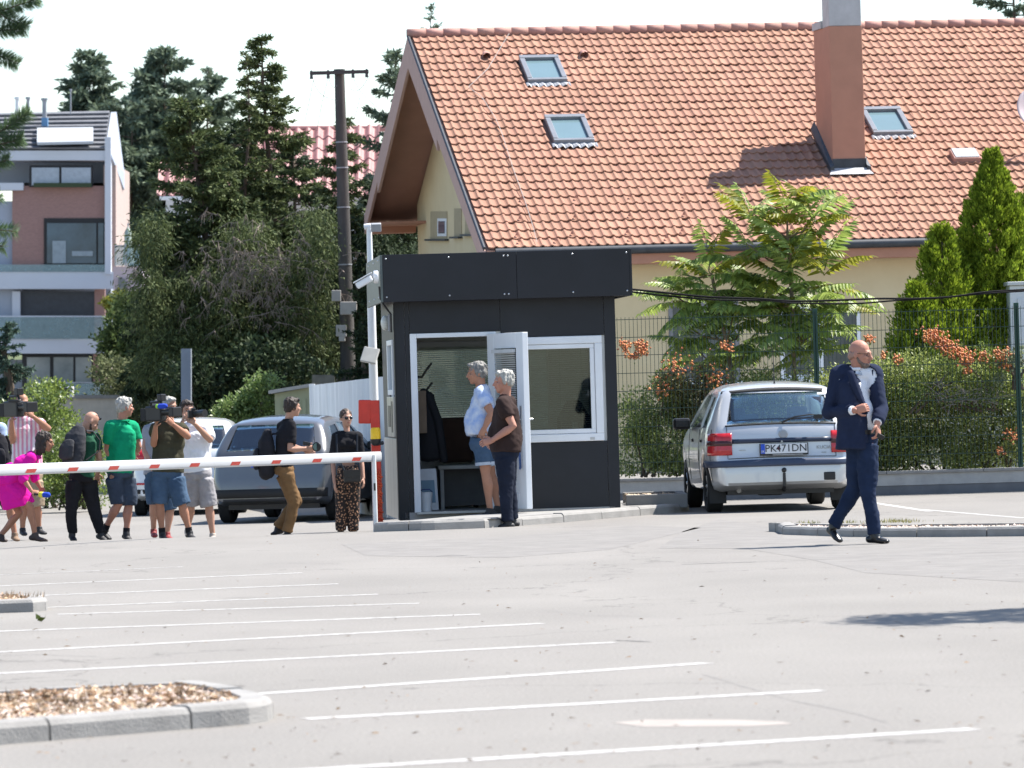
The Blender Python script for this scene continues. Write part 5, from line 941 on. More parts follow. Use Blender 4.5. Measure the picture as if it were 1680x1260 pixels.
shrub('dark green undergrowth beneath the spruces behind the garages', 'undergrowth', 270, 560, 560, 700, 100, 1.2, 9000, LM_SPD, .12, 'undergrowth', clumps=60)

# ------------------------------------------------------------------ thuja
def thuja(label, px, ptop, pbase, Y, Rpx, n, seedo=0, prof=None):
    top = W(px, ptop, Y); bt = W(px, pbase, Y); s = F / Y; t = thing('thuja', label, 'thuja', (bt.x, Y, bt.z)); P = []; Dv = []; rnd = random.Random(px + seedo); Ht = top.z - bt.z; g = Geo(); g.tube([(bt.x, Y, bt.z), (top.x, Y, top.z - .2)], [.045, .01], 8); g.build('trunk', M_BARK, t)
    nf = 900 if n > 60000 else 460; per = n // nf
    for i in range(nf):
        h = rnd.random() ** 1.05; rad = Rpx / s * (prof(h) if prof else (1 - h) ** .8); az = rnd.uniform(0, 6.283); r_ = rad * rnd.uniform(.45, 1.0) + .02; c = Vector((bt.x + (top.x - bt.x) * h + math.cos(az) * r_, Y + math.sin(az) * r_, bt.z + Ht * h * .97)); fh = rnd.uniform(.16, .34) * (1.1 - .5 * h); fw = fh * .32; lean_ = Vector((math.cos(az) * .35, math.sin(az) * .35, 1)).normalized()
        for k in range(per): f_ = rnd.random(); w_ = fw * math.sin(math.pi * min(f_ * .9 + .12, 1)) ** .8; a = rnd.uniform(0, 6.283); p = c + lean_ * fh * (f_ - .3) + Vector((math.cos(a), math.sin(a), 0)) * w_ * rnd.uniform(.5, 1); P.append(p); Dv.append(lean_ + Vector((math.cos(a) * .5, math.sin(a) * .5, rnd.uniform(-.2, .4))))
    leaves('foliage', P, Dv, RNG.uniform(.6, 1.2, len(P)) * .06, .024, LM_THU, t, fold=.2); return t
thuja('tall bright green flame-shaped thuja in front of the tiled house at the right', 1628, 248, 640, 67, 134, 92000, prof=lambda h: min(1.0, (1 - h) ** .95 * 1.25) * (.86 + .14 * math.sin(h * 11)))
thuja('shorter left shoulder of bright green thuja beside the tall one', 1545, 372, 640, 66.4, 60, 24000, 3, prof=lambda h: min(1, (1 - h) * 1.9) ** .7)
thuja('bright green thuja cut by the right edge behind the white cabinet', 1700, 290, 640, 67.6, 60, 24000, 7, prof=lambda h: min(1, (1 - h) * 1.9) ** .7)
thuja('low bright green thuja at the foot of the tall one', 1505, 470, 640, 66, 44, 12000, 5, prof=lambda h: min(1, (1 - h) * 2) ** .7)

# ------------------------------------------------------------------ tree of heaven with long pinnate leaves
def frond_mesh(i, m_):
    rnd = random.Random(100 + i); L_ = 1.0; n = 12; pts = []
    dr = rnd.uniform(.3, .7); cv = rnd.uniform(-.15, .15)
    for k in range(n + 1): s = k / n; pts.append(Vector((s * (1 - .12 * dr * s), cv * s * s, .28 * s - dr * .75 * s * s)))
    P = []; D_ = []; Ls = []; Ws = []; N_ = []
    for k in range(1, n + 1):
        t_ = (pts[k] - pts[k - 1]).normalized(); sd_ = Vector((-t_.y, t_.x, 0)).normalized(); ll = .30 * math.sin(math.pi * (.18 + .72 * k / n)) ** .7
        for s_ in (-1, 1): P.append(pts[k] - t_ * rnd.uniform(0, .03)); d = (sd_ * s_ * 1.0 + t_ * .45 + Vector((0, 0, -.45 - rnd.uniform(0, .35)))).normalized(); D_.append(d); Ls.append(ll * rnd.uniform(.85, 1.1)); Ws.append(ll * .34); N_.append(Vector((0, 0, 1)))
    P.append(pts[-1]); D_.append((pts[-1] - pts[-2]).normalized()); Ls.append(.2); Ws.append(.07); N_.append(Vector((0, 0, 1)))
    n_ = len(P); V = []; Fc = []
    for q in range(n_):
        d = D_[q]; sv = d.cross(N_[q]).normalized(); nv_ = sv.cross(d); L0, W0 = Ls[q], Ws[q]; b0 = len(V); up_ = nv_ * W0 * .22; dn = Vector((0, 0, -L0 * .12))
        V += [P[q], P[q] + d * L0 * .3 + sv * W0 * .5 + up_, P[q] + d * L0 * .7 + sv * W0 * .34 + up_ * .6 + dn * .5, P[q] + d * L0 + dn, P[q] + d * L0 * .7 - sv * W0 * .34 + up_ * .6 + dn * .5, P[q] + d * L0 * .3 - sv * W0 * .5 + up_, P[q] + d * L0 * .5]
        Fc += [(b0, b0 + 1, b0 + 6), (b0 + 1, b0 + 2, b0 + 6), (b0 + 2, b0 + 3, b0 + 6), (b0 + 3, b0 + 4, b0 + 6), (b0 + 4, b0 + 5, b0 + 6), (b0 + 5, b0, b0 + 6)]
    g = Geo(); g.tube(pts, [.010 * (1 - .7 * k / n) for k in range(n + 1)], 4, cap=False); g.add(V, Fc)
    return mesh_np('frond', g.v, g.f, m_)
FR = [frond_mesh(i, LM_SUM) for i in range(6)]; FRY = [frond_mesh(10 + i, LM_SUY) for i in range(3)]
def heaven(label, trunk_pts, Y, tips, seed):
    b0 = W(*trunk_pts[0], Y); t = thing('tree_of_heaven', label, 'tree', (b0.x, Y, 0)); rnd = random.Random(seed); P = [Vector((b0.x, Y, 0))] + [W(x, y, Y) for x, y in trunk_pts]; g = Geo(); g.tube(P, [.035] + [.032 * (1 - .5 * k / len(P)) for k in range(len(P) - 1)], 8); g.build('trunk', mat('sumac_bark', (.22, .17, .12), rough=.9, scale=10, var=.2), t, smooth=True)
    g = Geo()
    for (x, y, dd, nf, L0, yel) in tips:
        e = W(x, y, Y + dd); st = min(P[1:], key=lambda q: (q - e).length + (.4 if q.z > e.z else 0)); m_ = st.lerp(e, .5) + Vector((rnd.gauss(0, .03), 0, -.05)); g.tube([st, m_, e], [.018, .012, .008], 6, cap=False)
        for k in range(nf):
            az = 2 * math.pi * (k + rnd.random() * .7) / nf; s_ = 1.28 * L0 * rnd.uniform(.75, 1.15); me = rnd.choice(FRY) if rnd.random() < yel else rnd.choice(FR); el = rnd.uniform(.0, 1.05) if y < 430 else rnd.uniform(-.3, .6)
            o = link('frond', me, t, e - base(t) + Vector((0, 0, -rnd.uniform(0, .28))), (0, -el, az)); o.rotation_mode = 'XYZ'; o.scale = (s_, s_, s_)
    tag(g.build('branches', mat('sumac_twig', (.18, .14, .08), rough=.9), t), kind='stuff')
heaven('feathery tree of heaven with long drooping leaves in front of the tiled roof', [(1303, 640), (1302, 560), (1300, 500), (1296, 440), (1292, 390)], 65.0,
       [(1290, 325, 0, 8, .50, .55), (1335, 355, -.2, 8, .55, .4), (1232, 345, .1, 7, .55, .45), (1352, 420, .2, 8, .6, .3), (1300, 415, -.3, 7, .55, .3), (1262, 440, .1, 7, .55, .1), (1330, 470, -.2, 8, .6, .1), (1275, 480, .2, 7, .55, 0), (1355, 510, 0, 6, .62, 0), (1298, 530, -.2, 6, .5, 0), (1225, 400, 0, 5, .5, .2), (1320, 560, .1, 5, .4, .1), (1250, 500, -.1, 7, .5, .05), (1280, 390, .1, 7, .5, .3), (1310, 505, .3, 7, .5, 0), (1385, 470, .1, 6, .5, .1), (1270, 560, 0, 6, .45, 0), (1340, 545, .2, 6, .5, 0)], 3)
heaven('smaller feathery tree of heaven beside the right side of the booth', [(1203, 660), (1200, 610), (1192, 560), (1178, 510), (1168, 450)], 65.2,
       [(1165, 425, 0, 8, .48, .1), (1120, 450, -.1, 6, .45, .1), (1210, 455, .1, 7, .5, .05), (1100, 480, .1, 7, .42, .1), (1145, 500, 0, 7, .5, 0), (1205, 510, -.1, 7, .5, 0), (1165, 545, .1, 7, .48, 0), (1120, 530, -.1, 6, .45, 0), (1230, 560, 0, 6, .42, 0), (1190, 590, .1, 5, .4, 0), (1150, 460, .1, 6, .45, .05), (1180, 480, -.1, 7, .5, 0), (1140, 570, .2, 6, .45, 0), (1215, 540, .2, 6, .45, 0)], 9)
# ------------------------------------------------------------------ near pine at the left edge
def pine_branch(t, pts, n, nl, lm, Y):
    P = [W(x, y, Y + d) for x, y, d in pts]; g = Geo(); g.tube(P, [.012, .009, .006, .004][:len(P)], 6); br = g.build('branch', M_BARK, t, smooth=True); LP = []; D_ = []
    for k in range(n):
        s = random.random() ** .8 * (len(P) - 1); i = min(int(s), len(P) - 2); p = P[i].lerp(P[i + 1], s - i); ax = (P[i + 1] - P[i]).normalized(); r_ = Vector(RNG.randn(3)); r_ = (r_ - ax * r_.dot(ax)).normalized(); LP.append(p); D_.append(ax * .5 + r_)
    return LP, D_
pn = thing('pine_tree', 'near long-needled pine reaching into the picture along the left edge', 'tree', (-4.6, 33.4, 0)); g = Geo(); g.tube([(-4.6, 33.4, 0), (-4.58, 33.4, 2.5), (-4.5, 33.4, 5.2)], [.13, .09, .03], 10); g.build('trunk', M_BARK, pn, smooth=True)
LP, D_ = [], []
for pts, n in ((((-250, 60, .3), (-60, 30, .1), (10, 15, 0), (62, -2, 0)), 700), (((-250, 80, .3), (-60, 50, 0), (0, 50, 0), (38, 48, 0)), 560), (((-60, 85, 0), (-30, 82, 0), (0, 92, 0), (28, 104, 0)), 420), (((-250, 220, .2), (-60, 250, 0), (10, 210, 0), (48, 184, 0)), 620), (((-60, 260, 0), (-20, 245, 0), (8, 235, 0), (36, 228, 0)), 420),
               (((-60, 285, 0), (-40, 280, 0), (-15, 270, 0), (14, 262, 0)), 300), (((-250, 330, .2), (-60, 370, 0), (-20, 375, 0), (26, 380, 0)), 300), (((-60, 320, 0), (-50, 322, 0), (-25, 330, 0), (2, 322, 0)), 120), (((-60, 400, 0), (-40, 398, 0), (-20, 402, 0), (6, 404, 0)), 160), (((-60, 10, 0), (-20, 5, 0), (10, 30, 0), (45, 42, 0)), 360)):
    a, b = pine_branch(pn, pts, int(n * 2.4), 0, LM_PIN, 33); LP += a; D_ += b
leaves('needles', LP, D_, RNG.uniform(.05, .095, len(LP)), .005, LM_PIN, pn)
# trees standing just outside the right edge, whose shade falls on the lot
def roundtree(label, x, y, zc, rx, rz_, n, seed):
    t = thing('linden_tree', label, 'tree', (x, y, 0), 'street trees beyond the right edge'); g = Geo(); g.tube([(x, y, 0), (x + .05, y, zc - rz_ * .7), (x, y, zc)], [.11, .09, .04], 10); g.build('trunk', M_BARK, t, smooth=True); v = RNG.randn(n, 3); v /= np.linalg.norm(v, axis=1, keepdims=True); rr = RNG.uniform(.3, 1, (n, 1)) ** .5 * (1 + .25 * np.sin(v[:, :1] * 7 + seed) * np.cos(v[:, 2:] * 6)); leaves('crown', v * rr * (rx, rx, rz_) + (x, y, zc), RNG.randn(n, 3), .11, .07, LM_SUM, t)
roundtree('round-crowned young linden tree standing at the right near the photographer', 5.75, 31.6, 4.6, .85, 1.3, 3500, 1)
roundtree('round-crowned young linden tree on the right planting island', 8.3, 50.0, 4.6, 1.25, 1.5, 5000, 2)
# ================================================================== CARS
M_TYRE = mat('tyre', (.018, .018, .018), rough=.85, var=.2, bump=.2); M_RIM = mat('rim', (.35, .36, .37), rough=.35, metal=.7, var=.15)
M_TAIL = mat('tail_light_red', (.42, .010, .015), rough=.15, var=.2, scale=30, coat=.6); M_TAILD = mat('tail_light_smoke', (.06, .02, .02), rough=.15); M_CARG = glassmat('car_glass', (.74, .88, .87), .86)
def textmesh(name, s, size, M4, m, parent, ext=.001, align='CENTER'):
    cu_d = bpy.data.curves.new(name, 'FONT'); cu_d.body = s; cu_d.size = size; cu_d.align_x = align; cu_d.align_y = 'CENTER'; cu_d.extrude = ext; cu_d.resolution_u = 3
    tmp = bpy.data.objects.new('tmp', cu_d); C.objects.link(tmp); dg = bpy.context.evaluated_depsgraph_get(); me = bpy.data.meshes.new_from_object(tmp.evaluated_get(dg)); bpy.data.objects.remove(tmp); me.materials.clear(); me.materials.append(m)
    me.transform(Matrix.Translation(-base(parent)) @ M4); me.name = name; return link(name, me, parent)
def car(label, paint, X, Y, yaw, L, Wd, Hh, plate=None, kind='old', lean=0):
    sy, sz, sx = L / 3.85, Hh / 1.425, Wd / 1.635; z0 = gz(X, Y)
    up = [(0, .33), (.004, .50), (.012, .565), (.05, .60), (.062, .74), (.078, .90), (.11, .95), (.40, 1.335), (.47, 1.375), (.75, 1.405), (1.35, 1.425), (1.85, 1.40), (2.05, 1.36), (2.75, .97), (3.05, .91), (3.55, .80), (3.78, .68), (3.84, .55), (3.85, .36)] if kind == 'old' else \
         [(0, .33), (.006, .52), (.03, .62), (.05, .74), (.075, .90), (.12, .97), (.40, 1.27), (.44, 1.34), (.75, 1.40), (1.35, 1.425), (1.85, 1.40), (2.15, 1.33), (2.85, .99), (3.1, .93), (3.55, .80), (3.78, .66), (3.84, .52), (3.85, .36)]
    U = []
    for (a, b), (c, d) in zip(up, up[1:]):
        n = max(1, int(math.hypot(c - a, d - b) / .06))
        for k in range(n): U.append((a + (c - a) * k / n, b + (d - b) * k / n))
    U.append(up[-1]); U = [(a * sy, b * sz) for a, b in U]; n = len(U)
    for _ in range(1): U = [U[0]] + [((U[i - 1][0] + 2 * U[i][0] + U[i + 1][0]) / 4, (U[i - 1][1] + 2 * U[i][1] + U[i + 1][1]) / 4) for i in range(1, n - 1)] + [U[-1]]
    RW_, FW_, wr = .66 * sy, 3.12 * sy, .29 * (sz + sx) / 2; ar = wr + .05
    def low(y):
        z = .30 * sz - .08 * min(1, y / .35, (L - y) / .35)
        for c in (RW_, FW_):
            if abs(y - c) < ar: z = max(z, wr + math.sqrt(ar * ar - (y - c) ** 2))
        return z
    def w(y, z):
        b = Wd / 2 - max(0, z - .90 * sz) ** 1.15 * .46 * sx - max(0, .42 - z) * .12 + .018 * math.exp(-((z - .62) / .16) ** 2) - .01
        return b - .10 * max(0, (.5 - y) / .5) ** 2 - .14 * max(0, (y - L + .7) / .7) ** 2
    LO = [(y, low(y)) for y in np.linspace(0, L, 160)]; outline = np.array(U + LO[::-1]); r = .085
    def dist(y, z):
        a = outline; b = np.roll(outline, -1, 0); ab = b - a; t_ = np.clip(((np.array([y, z]) - a) * ab).sum(1) / ((ab ** 2).sum(1) + 1e-9), 0, 1); return np.sqrt((((a + ab * t_[:, None]) - (y, z)) ** 2).sum(1)).min()
    def sidex(y, z):
        d = dist(y, z); return w(y, z) - (r - math.sqrt(max(0, r * r - (r - d) ** 2)) if d < r else 0)
    FWD = Vector((-math.sin(yaw), math.cos(yaw), 0)); SD = Vector((math.cos(yaw), math.sin(yaw), 0)); O = Vector((X, Y, z0))
    T = lambda x, y, z: O + SD * x + FWD * y + Vector((0, 0, z))
    def bulge(i, x, xb): q = 1 - (x / xb) ** 2; a = U[max(i - 1, 0)]; b = U[min(i + 1, n - 1)]; t_ = Vector((b[0] - a[0], b[1] - a[1])).normalized(); return (-t_.y * .045 * q, t_.x * .035 * q)
    V = []; Fc = []; rows = [0, .03, .08, .16, .28, .4, .52, .64, .76, .86, .93, .97, 1]; m_ = len(rows); nc = 9; ring = None; idx = []
    for i, (y, zt) in enumerate(U):
        zl = min(low(y), zt - .01); col = []
        left = [(-sidex(y, zl + (zt - zl) * q), y, zl + (zt - zl) * q) for q in rows]; xb = left[-1][0]; topc = []
        for k in range(1, nc): x = xb + (-2 * xb) * k / nc; dy, dz = bulge(i, x, -xb); topc.append((x, y + dy, zt + dz))
        right = [(-a, b, c) for a, b, c in reversed(left)]; bot = [(-left[0][0] + 2 * left[0][0] * k / 4, y, zl) for k in range(1, 4)]; V += [T(*p) for p in left + topc + right + bot]
    k_ = 2 * m_ + nc - 1 + 3
    for i in range(n - 1):
        for j in range(k_): a = i * k_ + j; b = i * k_ + (j + 1) % k_; Fc.append((a, b, b + k_, a + k_))
    Fc += [tuple(range(k_))[::-1], tuple((n - 1) * k_ + j for j in range(k_))]
    root = thing('parked_car', label, 'car', (X, Y, z0), None); root.name = 'parked_car'
    g = Geo(); g.add(V, Fc); body = g.build('body', paint, root, smooth=True)
    # openings
    cut = []
    def cutter(poly, x0, x1, taper=0):
        g = Geo(); cz = sum(p[1] for p in poly) / len(poly); zs = [p[1] for p in poly]; z1_ = max(zs); z0_ = min(zs); V = []
        for x in (x0, x1): V += [T(x * (1 - taper * (z - z0_) / (z1_ - z0_ + 1e-6)), y, z) for y, z in poly]
        m = len(poly); g.add(V, [tuple(range(m))[::-1], tuple(range(m, 2 * m))] + [(a, (a + 1) % m, m + (a + 1) % m, m + a) for a in range(m)]); o = g.build('cutter', None, None); cut.append(o)
    Z = lambda z: z * sz
    Yy = lambda y: y * sy
    cutter([(Yy(.24), Z(.55)), (Yy(2.6), Z(.55)), (Yy(2.55), Z(.95)), (Yy(1.98), Z(1.31)), (Yy(1.4), Z(1.36)), (Yy(.62), Z(1.33)), (Yy(.28), Z(.94))], -.70 * sx, .70 * sx, .22)
    cutter([(Yy(.55), Z(.95)), (Yy(1.17), Z(.95)), (Yy(1.17), Z(1.31)), (Yy(.72), Z(1.28))], -1.2, 1.2); cutter([(Yy(1.27), Z(.95)), (Yy(2.45), Z(.95)), (Yy(2.0), Z(1.28)), (Yy(1.9), Z(1.32)), (Yy(1.27), Z(1.34))], -1.2, 1.2)
    wx0 = .60 * sx; cutter([(Yy(-.2), Z(.98)), (Yy(.4), Z(.98)), (Yy(.7), Z(1.325)), (Yy(.0), Z(1.325))], -wx0, wx0, .14)
    cutter([(Yy(2.3), Z(1.0)), (Yy(3.0), Z(1.0)), (Yy(2.7), Z(1.32)), (Yy(1.8), Z(1.32))], -wx0, wx0, .14)
    for c in cut: md = body.modifiers.new('b', 'BOOLEAN'); md.object = c; md.solver = 'EXACT'
    dg = bpy.context.evaluated_depsgraph_get(); me = bpy.data.meshes.new_from_object(body.evaluated_get(dg)); body.modifiers.clear(); body.data = me
    for c in cut: bpy.data.objects.remove(c)
    me.materials.clear(); me.materials.append(paint); me.polygons.foreach_set('use_smooth', np.ones(len(me.polygons), bool))
    try: me.set_sharp_from_angle(angle=math.radians(38))
    except Exception: pass
    Uz = np.array([u[1] for u in U]); im = int(np.argmax(Uz)); 
    def yout(z): return float(np.interp(z, Uz[:im + 1], [u[0] for u in U[:im + 1]]))
    def rear(x, z, off=0.):
        y = yout(z); i = int(np.interp(z, Uz[:im + 1], np.arange(im + 1))); xb = sidex(y, z)
        if abs(x) <= xb: dy, dz = bulge(i, x, xb); return T(x, y + dy - off, z + dz)
        t_ = abs(x) - xb; zz = z; return T(math.copysign(sidex(y + t_, z) + off, x), y + t_ - (off * .5 if t_ < .05 else 0), zz)
    def patch(name, x0, x1, za, zb_, m, off=.006, nx_=14, nz_=5, par=None, th=.012):
        V = [rear(x0 + (x1 - x0) * i / nx_, za + (zb_ - za) * j / nz_, off) for j in range(nz_ + 1) for i in range(nx_ + 1)]; g = Geo(); g.add(V, [(j * (nx_ + 1) + i, j * (nx_ + 1) + i + 1, (j + 1) * (nx_ + 1) + i + 1, (j + 1) * (nx_ + 1) + i) for j in range(nz_) for i in range(nx_)]); o = g.build(name, m, par or root, smooth=True)
        md = o.modifiers.new('s', 'SOLIDIFY'); md.thickness = th; md.offset = 0; return o
    patch('rear_window', -wx0 - .01, wx0 + .01, Z(.965), Z(1.33), M_CARG, -.012, 10, 6, th=.004)
    # rubber surround, side glass
    for sgn in (-1, 1):
        for poly in ([(Yy(.53), Z(.94)), (Yy(1.18), Z(.94)), (Yy(1.18), Z(1.32)), (Yy(.70), Z(1.29))], [(Yy(1.26), Z(.94)), (Yy(2.47), Z(.94)), (Yy(2.0), Z(1.29)), (Yy(1.26), Z(1.35))]):
            a, b, c, d = poly; V = []
            for j in range(5):
                for i in range(7): p = (Vector(a).lerp(Vector(b), i / 6)).lerp(Vector(d).lerp(Vector(c), i / 6), j / 4); V.append(T(sgn * (w(p.x, p.y) - .012), p.x, p.y))
            g = Geo(); g.add(V, [(j * 7 + i, j * 7 + i + 1, (j + 1) * 7 + i + 1, (j + 1) * 7 + i) for j in range(4) for i in range(6)]); g.build('side_window', M_CARG, root, smooth=True)
        for ys in (.20, 1.22, 2.42):
            g = Geo(); g.tube([T(sgn * (sidex(Yy(ys), z) + .001), Yy(ys), z) for z in np.linspace(.34, Z(.93), 8)], .004, 4); g.build('door_gap', M_BLACK, root)
        for ys in (.98, 2.0): g = Geo(); p = T(sgn * (w(Yy(ys), Z(.80)) + .008), Yy(ys), Z(.80)); g.box(p, (.025, .13, .035), (0, 0, yaw)); g.build('door_handle', M_BLACK, root, bevel=.006)
        g = Geo(); p = T(sgn * (Wd / 2 + .09), Yy(2.33), Z(.99)); g.box(p, (.20, .10, .13), (0, 0, yaw)); g.build('wing_mirror', M_BLACK, root, bevel=.03)
        for yc in (RW_, FW_):
            x = sgn * (Wd / 2 - .10); g = Geo(); seg = 28; V = []; pr = [(-.085, wr * .62), (-.09, wr * .93), (-.07, wr), (.07, wr), (.09, wr * .93), (.085, wr * .62)]
            for q in range(seg):
                a = 2 * math.pi * q / seg; V += [T(x + dx, yc + rr * math.cos(a), wr + rr * math.sin(a)) for dx, rr in pr]
            g.add(V, [(q * 6 + j, q * 6 + (j + 1) % 6, ((q + 1) % seg) * 6 + (j + 1) % 6, ((q + 1) % seg) * 6 + j) for q in range(seg) for j in range(6)]); wh = g.build('wheel', M_TYRE, root, smooth=True)
            g = Geo(); g.tube([T(x - .05, yc, wr), T(x + .05, yc, wr)], wr * .60, 24)
            for q in range(8): a = 2 * math.pi * q / 8; g.tube([T(x + sgn * .052, yc + .03 * math.cos(a), wr + .03 * math.sin(a)), T(x + sgn * .058, yc + wr * .55 * math.cos(a), wr + wr * .55 * math.sin(a))], .016, 5)
            g.ell(T(x + sgn * .055, yc, wr), (.03, .03, .03)); g.build('rim', M_RIM, wh, smooth=True)
    # wheel wells and underbody
    g = Geo(); V = []; 
    g.add([T(a, b, c) for c in (.19, .36) for b in (.25, L - .35) for a in (-Wd / 2 + .22, Wd / 2 - .22)], [(0, 2, 3, 1), (4, 5, 7, 6), (0, 1, 5, 4), (2, 6, 7, 3), (0, 4, 6, 2), (1, 3, 7, 5)]); g.build('underbody', M_BLACK, root)
    # interior seats
    M_SEAT = mat('seat_fabric', (.16, .18, .20), rough=.9); g = Geo()
    for x in (-.36, .36): g.box(T(x, Yy(1.6), .72), (.46, .14, .55), (0, 0, yaw)); g.box(T(x, Yy(1.62), 1.08), (.24, .09, .15), (0, 0, yaw))
    for x in (-.34, .34): g.box(T(x, Yy(.72), .84), (.5, .12, .34), (0, 0, yaw)); g.box(T(x * .9, Yy(.70), 1.03), (.25, .08, .12), (0, 0, yaw))
    g.build('seats', M_SEAT, root, bevel=.03)
    return root, T, rear, patch, Z, Yy, w
M_SILV = mat('silver_paint', (.52, .53, .54), rough=.30, metal=.35, var=.02, coat=.8); M_GREY = mat('grey_paint', (.12, .125, .135), rough=.3, metal=.5, var=.03, coat=.8); M_WHT = mat('white_paint', (.66, .68, .70), rough=.25, var=.02, coat=.8)
M_BSTR = mat('bumper_strip', (.035, .05, .09), rough=.45); M_PLATE = mat('plate_white', (.62, .64, .66), rough=.4, var=.03); M_PBLUE = mat('plate_blue', (.01, .06, .45), rough=.4); M_PINK = mat('plate_ink', (.012, .014, .02), rough=.5)
c1, T, rear, patch, Z, Yy, cw = car('silver five-door hatchback with tow hitch parked beside the green mesh fence', M_SILV, 2.985, 57.0, math.radians(3.2), 3.85, 1.635, 1.425)
for s_ in (-1, 1):
    a, b = sorted((s_ * .555, s_ * .86)); tl = patch('tail_light', a, b, Z(.64), Z(.885), M_TAIL, .012, 14, 4); patch('smoked_lens', a, b, Z(.745), Z(.80), M_TAILD, .020, 14, 2, par=tl)
patch('tailgate_strip', -.553, .553, Z(.765), Z(.815), mat('dark_blue_strip', (.02, .03, .06), rough=.4), .012, 12, 2)
patch('bumper_strip', -1.15, 1.15, Z(.505), Z(.575), M_BSTR, .020, 40, 3, th=.02)
pc_ = rear(.02, Z(.695)); PR = Matrix.Rotation(math.radians(3.2), 4, 'Z') @ Matrix.Rotation(math.radians(90 - 3), 4, 'X')
def on_plate(dx, dz, o=.0): return Matrix.Translation(pc_ + Vector((0, -.045 - o, 0))) @ PR @ Matrix.Translation((dx, dz, 0))
def pl_box(name, dx, dz, sx, sz_, m, o, par): g = Geo(); M_ = on_plate(dx, dz, o); g.box((0, 0, 0), (sx, sz_, .004)); g.v = [tuple(M_ @ Vector(v)) for v in g.v]; return g.build(name, m, par)
hold = pl_box('plate_holder', 0, -.008, .545, .135, M_BLACK, 0, c1); plt = pl_box('number_plate', 0, 0, .52, .108, M_PLATE, .006, c1); pl_box('plate_band', -.236, 0, .045, .106, M_PBLUE, .010, plt)
textmesh('plate_letters', 'PK', .115, on_plate(-.148, 0, .011), M_PINK, plt); textmesh('plate_digits', '471DN', .115, on_plate(.085, 0, .011), M_PINK, plt); textmesh('country_code', 'SK', .034, on_plate(-.236, -.03, .014), M_PLATE, plt)
g = Geo(); M_ = on_plate(-.062, 0, .012); P_ = [(-.013, .018), (.013, .018), (.013, -.002), (0, -.02), (-.013, -.002)]; g.add([M_ @ Vector((x, y, 0)) for x, y in P_], [tuple(range(5))]); g.build('plate_crest', mat('crest_red', (.12, .02, .03)), plt)
pl_box('holder_print', .04, -.068, .34, .010, mat('faint_print', (.3, .3, .3)), .008, hold)
q = rear(.02, Z(.855)); g = Geo(); g.tube([q + Vector((0, -.004, 0)), q + Vector((0, -.016, 0))], [.052, .05], 20); bdg = g.build('badge', M_RIM, c1, smooth=True, bevel=.003); g = Geo(); g.tube([q + Vector((0, -.017, 0)), q + Vector((0, -.019, 0))], .040, 20); g.build('badge_face', mat('badge_face', (.28, .30, .33), rough=.3), bdg)
q = rear(.47, Z(.70)) + Vector((0, -.012, 0)); textmesh('model_lettering', 'KUCIA', .055, Matrix.Translation(q) @ PR, mat('chrome_letter', (.25, .25, .25), metal=.8, rough=.3), c1); textmesh('dealer_lettering', 'auto', .03, Matrix.Translation(q + Vector((0, 0, -.055))) @ PR, mat('chrome_letter', (.2, .2, .2)), c1)
q = rear(.02, Z(.985)) + Vector((0, -.03, 0)); g = Geo(); g.tube([q + Vector((.0, 0, -.01)), q + Vector((.14, -.02, .045)), q + Vector((.30, -.015, .065)), q + Vector((.40, -.01, .055))], [.012, .009, .008, .007], 6); g.tube([q + Vector((.10, -.01, .02)), q + Vector((.40, -.0, .045)), q + Vector((.42, .0, .04))], .006, 5); g.box(q + Vector((.40, -.005, .04)), (.10, .03, .05)); g.build('rear_wiper', M_BLACK, c1, smooth=True)
q = rear(.0, Z(.775)) + Vector((0, -.02, 0)); g = Geo(); g.tube([q, q + Vector((0, -.01, 0))], .012, 8); g.build('lock', M_RIM, c1)
p = T(.02, .12, .30); g = Geo(); g.tube([p + Vector((0, .1, -.06)), p + Vector((0, -.10, -.06)), p + Vector((0, -.17, -.01)), p + Vector((0, -.17, .13))], [.022, .022, .02, .016], 8); g.ell(p + Vector((0, -.17, .16)), .028); g.build('tow_hitch', M_BLACK, c1, smooth=True)
p = T(-.45, .30, .24); g = Geo(); g.tube([p + Vector((-.02, -.1, 0)), p + Vector((.05, .15, 0))], .028, 10); g.tube([T(-.2, .5, .235), T(.0, .45, .235)], .065, 12, round_=True); g.build('exhaust', mat('exhaust_metal', (.22, .21, .2), rough=.5, metal=.7), c1, smooth=True)
for x in (-.70, .66):
    g = Geo(); a = T(x, Yy(.34), .2); g.box(a, (.19, .012, .20), (0, 0, math.radians(3.2))); g.build('mud_flap', M_RUB, c1, bevel=.004)
g = Geo(); a = rear(.52, .40) + Vector((0, -.006, -.02)); g.box(a, (.13, .02, .09)); g.build('tow_eye_cover', M_BLACK, c1, bevel=.01)
q = T(0, Yy(.62), Z(1.40)); g = Geo(); g.tube([q, q + Vector((0, 0, .05)), q + Vector((0, .1, .42))], [.018, .007, .003], 6); g.build('antenna', M_BLACK, c1)
patch('window_seal', -.62, .62, Z(1.325), Z(1.350), M_RUB, .004, 10, 1); patch('window_seal', -.62, .62, Z(.955), Z(.968), M_RUB, .004, 10, 1)
q = rear(.50, Z(1.295)); g = Geo(); g.box(q + Vector((0, .002, 0)), (.10, .004, .035), (math.radians(-38), 0, 0)); g.build('sticker', M_PLATE, c1)
q = rear(-.44, Z(.70)); g = Geo(); g.box(q + Vector((0, -.006, -.01)), (.07, .004, .008), (0, 0, .05)); g.build('emblem_script', M_RIM, c1)
for x in (-.605, .605):
    g = Geo(); g.tube([rear(x, z, .002) for z in np.linspace(Z(.60), Z(.95), 8)], .004, 4); g.build('tailgate_gap', M_BLACK, c1)
g = Geo(); g.tube([rear(x, Z(.598), .004) for x in np.linspace(-.6, .6, 14)], .005, 4); g.build('tailgate_gap', M_BLACK, c1)
